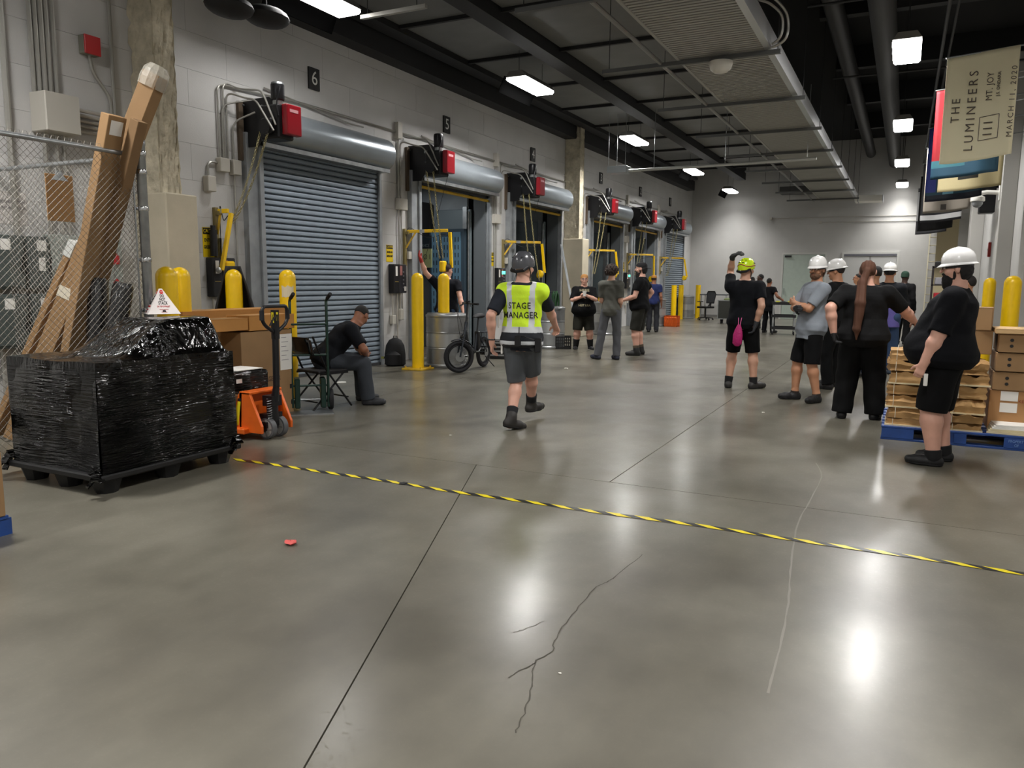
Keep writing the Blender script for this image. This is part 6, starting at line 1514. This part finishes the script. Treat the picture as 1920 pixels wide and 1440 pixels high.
    if hair and hair != 'bald':
        st_, hcx = hair[0], hair[1]; hm_ = mat('hair_'+hcx, hcx, .7, bump=.6, bscale=40, stretch=(1, 1, .3)); v = Vol(hc-.3*s, hc+.28*s, max(.006, h*.75))
        if st_ == 'short': v.ell(hp(0, -.016, .026), (.080*s, .099*s, .094*s), fr, .02, cuts=[((0, .035*s, .02*s), (0, .75, -.66)), ((0, 0, -.06*s), (0, 0, -1))])
        elif st_ == 'crop': v.ell(hp(0, -.014, .024), (.0785*s, .097*s, .093*s), fr, .02, cuts=[((0, .04*s, .02*s), (0, .75, -.66)), ((0, 0, -.045*s), (0, 0, -1))])
        elif st_ == 'curly': v.ell(hp(0, -.025, .02), (.125*s, .13*s, .13*s), fr, .02, cuts=[((0, .05*s, .03*s), (0, .8, -.6)), ((0, 0, -.085*s), (0, 0, -1))], noise=lambda x, y, z: .014*np.sin(x*85)*np.sin(y*80+1)*np.sin(z*90)+.006*np.sin(x*190+y*150))
        elif st_ == 'shaggy': v.ell(hp(0, -.03, -.01), (.086*s, .09*s, .105*s), fr, .02, cuts=[((0, .01*s, .0), (0, 1, -.2))], noise=lambda x, y, z: .003*np.sin(x*120)*np.sin(z*110+y*60))
        elif st_ == 'long':
            v = Vol(hc-V3((.3, .4, .85))*s, hc+.25*s, max(.006, h*.7)); v.ell(hp(0, -.018, .02), (.083*s, .102*s, .099*s), fr, .02, cuts=[((0, .035*s, .01*s), (0, .8, -.55)), ((0, 0, -.085*s), (0, 0, -1))])
            a = hp(-.0, -.11, -.01); b_ = hp(-.035, -.15, -.14); c2 = Pv+U*.33*s-Fd*.175*s*wid-R*.035*s; c3 = Pv+U*.06*s-Fd*.185*s*wid-R*.05*s; c4 = Pv-U*.05*s-Fd*.185*s*wid-R*.045*s
            v.ell(a, (.035*s, .03*s, .035*s), k=.02); v.cone(a, b_, .03*s, .045*s, .02); v.cone(b_, c2, .045*s, .055*s, .02); v.cone(c2, c3, .055*s, .04*s, .02); v.cone(c3, c4, .034*s, .008*s, .02)
        v.mesh('hair', hm_, t, (lambda X, Y, Z: .0025*np.sin(X*160+Z*8)) if st_ == 'long' else None)
    if beard:
        v = Vol(hc-.22*s, hc+.15*s, max(.006, h*.75)); L = beard[1]; v.ell(hp(0, .045, -.075-L*.4), (.060*s, .056*s, (.05+L)*s), fr, .02, cuts=[((0, 0, .012*s+L*.4*s), (0, -.5, .87))], noise=lambda x, y, z: .003*np.sin(x*110)*np.sin(z*90))
        for sg in (-1, 1): v.ell(hp(.062*sg, .012, -.045), (.010*s, .013*s, .045*s), fr, .012)
        v.ell(hp(0, .095, -.043), (.03*s, .01*s, .007*s), fr, .01); v.ell(hp(0, .105, -.062), (.017*s, .02*s, .006*s), fr, .004, sub=True); v.mesh('beard', mat('hair_'+beard[0], beard[0], .85, bump=.5, bscale=40), t)
    if glasses:
        mb = MB()
        for sg in (-1, 1): mb.loft([hp(.031*sg+.021*math.cos(a), .104-.012*abs(math.cos(a))*.4, .006+.016*math.sin(a)) for a in [i*PI/6 for i in range(12)]], .0025*s, 5, closed=True); mb.loft([hp(.052*sg, .097, .01), hp(.077*sg, .0, .008)], .0022*s, 5)
        mb.loft([hp(-.01, .107, .008), hp(.01, .107, .008)], .0022*s, 5); obj('glasses', mb, mat('frame_'+glasses, glasses, .4), t)
    if hatfn: hatfn(t, Matrix(((hr[0], hf[0], hu[0], hc[0]), (hr[1], hf[1], hu[1], hc[1]), (hr[2], hf[2], hu[2], hc[2]), (0, 0, 0, 1))), s)
    out.update(t=t, hp=hp, tp=tp, wr=wr, el=el, Pv=Pv, U=U, R=R, Fd=Fd, s=s, kn=kn, an=an, sh=sh, W=W, hc=hc)
    return out
# ------------------------------------------------------------------ headwear
def hard_hat(col='e9e8e6'):
    def f(t, M, s):
        M = M @ Matrix.Translation((0, -.012*s, .035*s)) @ Matrix.Rotation(math.radians(-4), 4, 'X'); k = s
        m = mat('helmet_'+col, col, .22, coat=.4)
        n = 28; prof = [(.105, 0), (.108, .02), (.104, .055), (.090, .088), (.066, .111), (.035, .124), (.004, .128)]; mb = MB(M); vs = []; fs = []
        for r, z in prof:
            for j in range(n):
                a = 2*PI*j/n; rd_ = 1+.035*max(0, math.cos(2*a+PI))**6*(z/.128); vs.append((r*.93*math.cos(a)*k, r*1.16*math.sin(a)*k, (z*1.02*(1+.03*(abs(math.cos(a)) < .12)))*k))
        for i in range(len(prof)-1):
            for j in range(n): fs.append((i*n+j, i*n+(j+1) % n, (i+1)*n+(j+1) % n, (i+1)*n+j))
        mb.add(vs, fs); h_ = obj('hard_hat', mb, m, t, smooth=True)
        mb = MB(M); vs = []
        for ring, z in ((1.0, .004), (1.0, -.004), (1.20, -.010), (1.22, -.004), (1.0, .012)):
            for j in range(n):
                a = 2*PI*j/n; e = ring if ring == 1 else 1+(ring-1)*(.55+.75*max(0, math.sin(a))**2+.25*max(0, -math.sin(a)))
                vs.append((.105*.93*e*math.cos(a)*k, .105*1.16*e*math.sin(a)*k, (z-.012*(e-1)*3*max(0, math.sin(a)))*k))
        fs = [(i*n+j, i*n+(j+1) % n, (i+1)*n+(j+1) % n, (i+1)*n+j) for i in range(4) for j in range(n)]; mb.add(vs, fs); obj('brim', mb, m, h_, smooth=60)
        obj('ridge', MB(M).loft([(0, -.118*k, .01*k), (0, -.10*k, .07*k), (0, -.055*k, .118*k), (0, 0, .131*k), (0, .055*k, .118*k), (0, .10*k, .07*k)], .010*k, 6), m, h_, smooth=True)
        obj('headband', MB(M).lathe([(.088*k, -.03*k), (.09*k, 0)], 24, cap=False, sy=1.2), M_BLK, h_)
    return f
def shell_helmet(col, accents=None, brim=False):
    def f(t, M, s):
        M2 = M @ Matrix.Translation((0, -.015*s, .03*s)); k = s*1.06; n = 28
        def pr(z): return math.sqrt(max(0, 1-(z/.105)**2))
        mb = MB(M2); vs = []; fs = []; ms = []
        zs = [-.035, -.015, .005, .025, .045, .062, .078, .09, .099, .1045]
        for i, z in enumerate(zs):
            for j in range(n):
                a = 2*PI*j/n; dz = -.018*max(0, -math.sin(a)) if i == 0 else 0; dz += .014*max(0, math.sin(a)) if i == 0 else 0
                q = pr(z*.9); vs.append((.095*q*math.cos(a)*k, .118*q*math.sin(a)*k, (z+dz)*k))
        for i in range(len(zs)-1):
            for j in range(n): fs.append((i*n+j, i*n+(j+1) % n, (i+1)*n+(j+1) % n, (i+1)*n+j))
        mb.add(vs, fs); m = mat('helmet_'+col, col, .25, coat=.5, noise=.04); h_ = obj('helmet', mb, m, t, smooth=True)
        if accents:
            red = mat('helmet_accent', 'a8222c', .35)
            for a in (-1.9, -1.25, .3, 1.0, 2.0, 2.7): obj('vent', MB(M2).ball((.088*math.cos(a)*k, .11*math.sin(a)*k, .045*k), .012*k, 8, 6, (1, 1, .6)), mat('vent_dark', '3a2a10', .6), h_)
            for a in (-2.2, -1.57, -.94): obj('vent', MB(M2).ball((.068*math.cos(a)*k, .085*math.sin(a)*k, .074*k), .011*k, 8, 6, (1, 1, .6)), mat('vent_dark', '3a2a10', .6), h_)
            obj('accent_band', MB(M2).loft([(.0945*math.cos(a)*k, .1175*math.sin(a)*k, (.008+.012*math.sin(3*a))*k) for a in [2*PI*i/30 for i in range(30)]], .006*k, 6, closed=True), red, h_, smooth=True)
            obj('headlamp_clip', MB(M2).cbox((-.06*k, .09*k, .02*k), (.03, .03, .02)), red, h_)
        else:
            for a in (-2.2, -1.0): obj('vent', MB(M2).ball((.085*math.cos(a)*k, .105*math.sin(a)*k, .05*k), .008*k, 8, 5, (1.6, 1, .5)), M_INK, h_)
        obj('chin_strap', MB(M2).loft([(-.088*k, -.03*k, -.03*k), (-.082*k, .0, -.08*k), (-.05*k, .04*k, -.125*k), (0, .06*k, -.14*k), (.05*k, .04*k, -.125*k), (.082*k, 0, -.08*k), (.088*k, -.03*k, -.03*k)], .006, 6), M_BLK, h_, smooth=True)
        obj('rear_cradle', MB(M2).loft([(-.085*k, -.03*k, -.03*k), (-.07*k, -.085*k, -.065*k), (0, -.112*k, -.075*k), (.07*k, -.085*k, -.065*k), (.085*k, -.03*k, -.03*k)], .011, 6, ry=1.6), M_BLK, h_, smooth=True)
    return f
def cap(col, back=False, hi=1.0, beanie=False):
    def f(t, M, s):
        M2 = M @ Matrix.Translation((0, -.014*s, .028*s)) @ Matrix.Rotation(math.radians(-6 if not back else 8), 4, 'X'); k = s
        prof = [(.096, -.03 if beanie else 0), (.097, .03), (.088, .06), (.066, .082), (.035, .092), (.004, .095)]
        h_ = obj('beanie' if beanie else 'cap', MB(M2).lathe([(r*k*.9, z*k*hi) for r, z in prof], 22, cap=False, sy=1.17), mat('cap_'+col, col, .85), t, smooth=True)
        if beanie: return
        sg = -1 if back else 1; mb = MB(M2); vs = []
        for i in range(9):
            a = PI*.22+PI*.56*i/8; vs += [(.086*math.cos(a)*k, sg*.10*math.sin(a)*k, .004*k), (.088*math.cos(a)*k*.95, sg*(.10*math.sin(a)+.075*math.sin((a-PI*.22)/.56))*k, -.01*k)]
        mb.add(vs, [(2*i, 2*i+1, 2*i+3, 2*i+2) for i in range(8)]); o = obj('visor', mb, mat('cap_'+col, col, .85), h_, smooth=True); o.modifiers.new('s', 'SOLIDIFY').thickness = .004
    return f
def wrap_text(body, size, o_t, mesh_obj, fx, z, m, back=True, sx=1, space=1, bold=0):
    """print lettering onto the back (or front) of a garment"""
    from mathutils.bvhtree import BVHTree
    c = bpy.data.curves.new('lettering', 'FONT'); c.body = body; c.size = size; c.align_x = 'CENTER'; c.align_y = 'CENTER'; c.space_character = space; c.offset = bold; c.resolution_u = 2
    tmp = bpy.data.objects.new('tmp', c); COL.objects.link(tmp); bpy.context.view_layer.update(); me = bpy.data.meshes.new_from_object(tmp.evaluated_get(bpy.context.evaluated_depsgraph_get())); bpy.data.objects.remove(tmp)
    bm = bmesh.new(); bm.from_mesh(me); bmesh.ops.triangulate(bm, faces=bm.faces); bmesh.ops.subdivide_edges(bm, edges=[e for e in bm.edges if e.calc_length() > size*.3], cuts=1); bm.to_mesh(me); bm.free()
    src = mesh_obj.data; bv = BVHTree.FromPolygons([v.co for v in src.vertices], [p.vertices for p in src.polygons]); sg = -1 if back else 1
    for v in me.vertices:
        x = v.co.x*sx*(1 if back else -1)+fx; zz = z+v.co.y; hit = bv.ray_cast(Vector((x, sg*1.0, zz)), Vector((0, -sg, 0)))
        y = hit[0].y if hit[0] else 0; v.co = (x, y+sg*.003, zz)
    me.materials.clear(); me.materials.append(m); o = bpy.data.objects.new('lettering', me); COL.objects.link(o); o.parent = o_t
    return o
def WD(u, v, d): p = DP(u, v, d); return ('w', p.x, p.y, p.z)
D2 = math.radians
def footw(u, v, yaw, lift=0, pitch=0): p = GZ(u, v); return (p.x, p.y, yaw, lift, pitch, True)

# ------------------------------------------------------------------ the people
# walking man in the lime vest
p = person('man walking away in a lime yellow vest, grey helmet and grey shorts', (-3.44, 7.08), 1.87, D2(17), .008, 'pink', wid=.98, lean=.04,
    pelvis=(0, 0, .94), hands=(WD(922, 640, 7.85), WD(1046, 622, 8.35)), poles=((-.5, -1, 0), (.9, -.7, .1)),
    feet=(footw(958, 806, D2(-40), .02, .25), footw(996, 785, D2(-30))), kpole=((.1, 1, 0), (.1, 1, .1)), head=(D2(-28), 0), shirt='23262e', sleeve=.85, hem=-.13, pants=('shorts', '55585c', .98), socks=('17181b', .30), shoes='25221f', boots=True,
    vest=True, hair=('crop', '3a2a20'), fingers=({'curl': .45}, {'curl': .9, 'palm': (-.3, -.6, -.5)}), hatfn=shell_helmet('4c4d52'))
wrap_text('STAGE', .088, p['t'], p['vest'], -.01, p['Pv'][2]+.32, M_INK, space=1.1, sx=.82, bold=.001); wrap_text('MANAGER', .088, p['t'], p['vest'], -.005, p['Pv'][2]+.225, M_INK, space=1.05, sx=.82, bold=.001)
s_ = p['s']; tp = p['tp']
obj('belt', MB().loft([tp(-.07, .185*math.cos(a), .135*math.sin(a)-.01) for a in [i*PI/10 for i in range(20)]], .018, 6, closed=True), M_BLK, p['t'], smooth=True)
obj('radio', MB().cbox(tp(-.03, -.01, -.185), (.06, .035, .11)).cyl(tp(.03, .0, -.18), tp(.10, .0, -.18), .006, n=6), M_BLK, p['t'], bevel=.006)
obj('tool_pouch', MB().cbox(tp(-.07, .17, -.09), (.06, .08, .14)).loft(cat_curve([tp(.02, .02, -.18), tp(.0, .08, -.19), tp(-.02, .14, -.15)]), .007, 6), M_BLK, p['t'], bevel=.01)
obj('white_cloth', MB().cbox(tp(-.11, -.185, -.03), (.02, .06, .11)), M_WHITE, p['t'], bevel=.005)
obj('wristband', MB().loft([Vector(p['wr'][0]-nrm(p['wr'][0]-p['el'][0])*.02)+Vector((.031*math.cos(a), .031*math.sin(a), 0)) for a in [i*PI/6 for i in range(12)]], .009, 6, closed=True), M_BLK, p['t'], smooth=True)
obj('neck_gaiter', MB().loft([p['tp'](.505, 0, -.01), p['tp'](.535, 0, -.005)], [.074, .066], 16), M_BLK, p['t'], smooth=True)
# seated man
fwd = Vector((-math.sin(SRZ), math.cos(SRZ), 0))
person('seated man in a black shirt and dark grey trousers, head bowed, on a folding chair', (-6.15, 7.31), 1.82, D2(-46), .009, 'brown', wid=1.16, lean=.55, curve=.10, pelvis=(0, -.03, .565), hands=((-.10, .42, .60), (.10, .44, .60)),
    poles=((-1, .2, -.3), (1, .2, -.3)), feet=((-.20, .42, .1), (.17, .45, -.25)), kpole=((-.15, 1, .6), (.15, 1, .6)), head=(D2(48), .6), shirt='121419', sleeve=.8, hem=-.1, pants=('long', '3b3f45'), shoes='2b2c30', hair=('crop', '16110e'),
    fingers=({'curl': .9, 'palm': (1, 0, 0)}, {'curl': .9, 'palm': (-1, 0, 0)}))
# man behind the bollard with a raised gloved hand
p0 = DP(838, 560, 14.5)
person('man reaching up with a red gloved hand behind the bollard at door five', (p0.x, p0.y), 1.84, D2(20), .011, 'pink', wid=1.12, hands=(WD(789, 487, 14.2), WD(868, 585, 14.2)), poles=((-1, 0, -.9), (.6, -1, 0)),
    feet=((-.14, 0, .1), (.14, 0, -.1)), head=(D2(-35), -.05), shirt='0f1119', sleeve=.6, pants=('long', '33435e'), shoes='17171a', hair=('crop', '3a2a20'), gloves=('a5312c', None), hatfn=cap('2b1f20', True), fingers=({'curl': .25}, {'curl': .5}))
# person with a cup
q = GZ(1093, 656)
p = person('person in a black printed t-shirt and tan cap holding a paper cup', (q.x, q.y), 1.68, D2(205), .011, 'pink', wid=1.24, belly=.05, hands=((-.03, .25, 1.20), (.05, .25, 1.17)), poles=((-1, -.2, -.6), (1, -.2, -.6)),
    feet=((-.16, 0, .25), (.16, .0, -.2)), shirt='0a0b0d', sleeve=.95, hem=-.16, loose=.03, pants=('shorts', '26251f', 1.08), legw=1.15, socks=('0f0f10', .42), shoes='1a1a1c', extra=('white_sole',), hair=('shaggy', '16120f'), glasses='1c1c20', head=(0, 0),
    fingers=({'curl': .7, 'palm': (1, .2, 0)}, {'curl': .7, 'palm': (-1, .2, 0)}), hatfn=cap('b07d46', True))
obj('paper_cup', MB().lathe([(.03, -.06), (.042, .05), (.044, .055)], 16, (.01, .34, 1.24)), M_WHITE, p['t'], smooth=True)
sh_ = [c for c in p['t'].children if c.name.startswith('shirt')][0]
M_TAN = mat('print_tan', '8d8468', .8)
wrap_text('HERE', .07, p['t'], sh_, 0, 1.30, M_TAN, False, 1.3, bold=.002); wrap_text('HEIT URA', .06, p['t'], sh_, 0, .98, M_TAN, False, 1.0, bold=.002)
# curly haired man in grey
q = GZ(1143, 674)
person('curly haired man in a grey t-shirt and grey trousers seen from behind', (q.x, q.y), 1.84, D2(6), .010, 'light', wid=.84, hands=((-.12, .24, 1.06), (.13, .22, 1.02)), poles=((-.3, -1, -.5), (.3, -1, -.5)),
    feet=((-.22, -.08, .9), (.13, .02, .6)), kpole=((-.3, 1, 0), (0, 1, 0)), shirt='52524c', sleeve=.8, hem=-.13, loose=.01, pants=('long', '55565a'), shoes='252a3a', hair=('curly', '2c1f18'), head=(D2(-10), .05))
# bearded man with cap
q = GZ(1191, 666)
person('bearded man in a backward black cap, black t-shirt and long dark shorts', (q.x+.05, q.y+.1), 1.93, D2(95), .010, 'pink', wid=1.16, belly=.04, hands=((-.18, .32, 1.12), WD(1207, 568, 16.2)), poles=((-.6, -1, -.5), (.6, -1, 0)),
    feet=((-.17, .02, .3), (.17, .0, -.1)), shirt='0e0f11', sleeve=.62, hem=-.12, pants=('shorts', '252520', 1.05), socks=('54493a', .26), shoes='1c1b1a', boots=True, legw=1.05, hair=('shaggy', '14100e'), beard=('15100d', .06), head=(D2(8), .05), hatfn=cap('121214', True))
# man in navy behind him
q = DP(1225, 560, 23)
person('man in a dark blue shirt and orange cap partly hidden beside door two', (q.x, q.y), 1.72, D2(10), .016, 'brown', shirt='232c55', sleeve=.6, pants=('long', '2a2b30'), hair=('crop', '1c1410'), hatfn=cap('a5722e'))
# raised arm, lime climbing helmet
q = GZ(1388, 728)
p = person('man in black with a lime green climbing helmet raising his left hand', (q.x, q.y), 1.86, D2(2), .008, 'light', wid=1.1, lean=-.02, hands=(WD(1374, 481, 10.95), WD(1417, 608, 10.8)), poles=((-.25, 1, 0), (.7, -1, .1)),
    feet=((-.17, 0, .15), (.17, .05, -.75)), head=(D2(-30), .05), shirt='0c0e13', sleeve=.66, hem=-.12, pants=('shorts', '08080a', .98), socks=('121214', .18), shoes='2c2a28', hair=('crop', '2a1b12'), gloves=('2b2c2a', '34363a'), legw=1.02,
    fingers=({'curl': .55, 'palm': (.7, .3, -.7), 'bend': (.9, .1, -.15)}, {'curl': .5}), hatfn=shell_helmet('c6e312', True))
tp = p['tp']; M_PINK = mat('pouch_pink', 'b01a68', .6, bump=.4, bscale=40)
obj('pink_pouch', MB().loft([tp(-.34, -.04, -.20), tp(-.31, -.04, -.21), tp(-.2, -.035, -.21), tp(-.13, -.03, -.20), tp(-.06, -.025, -.19)], [.03, .062, .066, .05, .022], 14, ry=.45), M_PINK, p['t'], smooth=True)
obj('pouch_strap', MB().loft([tp(-.07, -.035, -.19), tp(.03, -.04, -.17)], .005, 5).loft([tp(-.07, -.015, -.19), tp(.03, .0, -.17)], .005, 5), mat('strap_pink', 'e86aa8', .5), p['t'])
# crossed arms
q = GZ(1512, 751)
person('man with white hard hat and crossed arms in a light grey t-shirt', (q.x, q.y), 1.84, D2(122), .008, 'tan', wid=1.08, lean=-.06, hands=((.05, .20, 1.25), (-.05, .235, 1.19)), poles=((-1, .35, -1.0), (1, .35, -1.0)),
    feet=((-.16, -.05, .5), (.13, .1, -.1)), head=(D2(38), .02), shirt='858b93', sleeve=.82, hem=-.17, loose=.025, pants=('shorts', '08080a', 1.05), socks=('2b2420', .06), shoes='131315', hair=('shaggy', '4a3322'), beard=('5f4330', .0), glasses='8c8c8c',
    gloves=(None, '17171a'), fingers=({'curl': .5, 'palm': (0, -1, 0)}, {'curl': .6, 'palm': (0, -1, 0)}), hatfn=hard_hat())
# white hard hat, black shirt
q = GZ(1560, 728)
person('man with white hard hat and black shirt looking left behind the man in grey', (q.x, q.y), 1.84, D2(70), .010, 'tan', wid=1.08, lean=.05, hands=((-.2, .2, 1.0), (.05, .28, 1.05)), poles=((-.6, -1, -.4), (.8, -.9, -.3)),
    feet=((-.16, 0, .2), (.15, .1, .1)), head=(D2(12), .08), shirt='131415', sleeve=.8, hem=-.1, pants=('long', '08090b'), shoes='141416', hair=('short', '2a2019'), hatfn=hard_hat())
# ponytail
q = GZ(1608, 786)
p = person('person with a long brown ponytail and black clothes seen from behind', (q.x, q.y), 1.80, D2(-2), .008, 'pink', wid=1.3, armw=1.25, legw=1.3, lean=.02, hands=(WD(1563, 622, 8.5), WD(1714, 603, 8.6)), poles=((-.7, -1, 0), (.8, -.6, -.5)),
    feet=((-.17, 0, .1), (.16, .08, -.2)), head=(D2(0), .1), shirt='101011', sleeve=.85, hem=-.14, loose=.02, pants=('long', '070708'), shoes='121214', hair=('long', '4f2f1e'), gloves=('141416', None), fingers=({'curl': .6}, {'curl': .9, 'palm': (0, 0, -1)}))
w_ = Vector(p['wr'][1]); obj('bracelet', MB().loft([w_+Vector((.012*math.cos(a), .036*math.cos(a), .036*math.sin(a))) for a in [i*PI/6 for i in range(12)]], .009, 6, closed=True), mat('bracelet_red', '3a1414', .4), p['t'], smooth=True)
# far figures
q = DP(1607, 560, 17.8)
person('man in a pale yellow t-shirt and red-framed safety glasses far back', (q.x, q.y), 1.76, D2(95), .014, 'tan', shirt='cfc48c', sleeve=.7, pants=('long', '23242a'), hair=('crop', '1a1512'), glasses='8c2220')
q = DP(1637, 560, 12.5)
person('person in a black cap and black shirt hidden behind the ponytail', (q.x, q.y), 1.80, D2(75), .013, 'tan', shirt='191a1c', pants=('long', '1c2a3f'), shoes='1c1c1e', hair=('crop', '1a1512'), hatfn=cap('18181a', hi=1.15))
q = GZ(1668, 698)
p = person('person with white hard hat, black shirt over a violet top and blue jeans', (q.x-.1, q.y-.3), 1.84, D2(-5), .012, 'tan', wid=1.05, shirt='1d1f24', sleeve=.8, hem=.12, pants=('long', '3c5070'), shoes='3a4658', hair=('short', '1a1512'), hatfn=hard_hat(), hands=((-.2, .25, 1.0), (.2, .28, 1.0)))
v = Vol((-.45, -.4, .55), (.45, .4, 1.35), .012)
for a, b, r1, r2 in ((p['tp'](.14), p['tp'](-.18), .165, .2),): v.cone(a, b, r1, r2, .02, cuta=True, cutb=True)
v.mesh('violet_top', mat('cloth_violet', '6a62a8', .85, bump=.2, bscale=14), p['t'])
obj('reflective_trim', MB().loft([p['tp'](.36, .19*math.cos(a), .138*math.sin(a)-.005) for a in [PI+i*PI/10 for i in range(11)]], .007, 4), mat('trim_pale', 'c9c9a0', .5), p['t'])
q = GZ(1688, 640)
person('person in a black hooded jacket and green beanie far back', (q.x, q.y-1.0), 1.82, D2(-25), .014, 'dark', wid=1.15, shirt='111113', sleeve=2, hem=-.2, loose=.03, pants=('long', '121214'), hair=('crop', '15110e'), hatfn=cap('1d3a2b', beanie=True, hi=1.2))
q = DP(1424, 560, 25.2)
person('man in a dark navy shirt turned left beside the utility cart', (q.x, q.y), 1.80, D2(100), .015, 'dark', shirt='1b2246', sleeve=.7, pants=('long', '16171b'), hair=('crop', '0f0c0b'))
q = GZ(1441, 624)
person('short haired woman in black leaning a hand on the utility cart', (q.x-.05, q.y), 1.66, D2(-20), .014, 'brown', wid=.9, shirt='121216', sleeve=.5, hem=-.25, loose=.03, pants=('long', '101014'), hair=('short', '15110e'), hands=((-.2, .1, .9), WD(1466, 562, 22.9)), feet=((-.1, 0, .1), (.12, .1, -.3)))
q = DP(1409, 560, 23.2)
person('person in a lime vest hidden behind the raised-arm man', (q.x, q.y), 1.70, D2(10), .016, 'tan', shirt='1c1d22', vest=True, pants=('long', '1c1d22'), hair=('crop', '15110e'))
# big man at the right
q = GZ(1757, 868)
p = person('big bearded man in a white hard hat, black t-shirt and black shorts at the right', (q.x, q.y), 1.80, D2(82), .008, 'pink', wid=1.42, belly=.07, armw=1.3, legw=1.12, lean=-.06, hands=((-.30, .13, .85), (.30, .12, .88)), poles=((-.25, -1, -.1), (.3, -1, -.1)), fingers=({'curl': .7}, {'curl': .9, 'palm': (-1, 0, 0)}),
    feet=((-.14, .02, .1), (.12, -.03, .05)), head=(D2(5), .04), shirt='0a0b10', sleeve=.98, hem=-.12, loose=.03, pants=('shorts', '060608', 1.1), socks=('101012', .12), shoes='111113', hair=('shaggy', '120e0d'), beard=('100d0c', .05), glasses='15151a', hatfn=hard_hat('f0efee'))
obj('white_paper', MB().cbox((-.33, .10, .74), (.02, .03, .1)), M_WHITE, p['t'], bevel=.004)
q = DP(1833, 560, 9.6)
person('person in a dark shirt almost hidden behind the big man', (q.x-.12, q.y+.1), 1.66, D2(85), .014, 'tan', shirt='171b2a', pants=('long', '15161a'), hair=('short', '1a1512'))
# ================================================================== lettering becomes plain mesh
bpy.context.view_layer.update()
_dg = bpy.context.evaluated_depsgraph_get()
for o in [o for o in bpy.data.objects if o.type == 'FONT']:
    me = bpy.data.meshes.new_from_object(o.evaluated_get(_dg)); n = o.name; p_ = o.parent; ml = o.matrix_local.copy(); mt = o.data.materials[0]
    bpy.data.objects.remove(o); q = bpy.data.objects.new(n, me); COL.objects.link(q); q.parent = p_; q.matrix_local = ml
    if not me.materials: me.materials.append(mt)
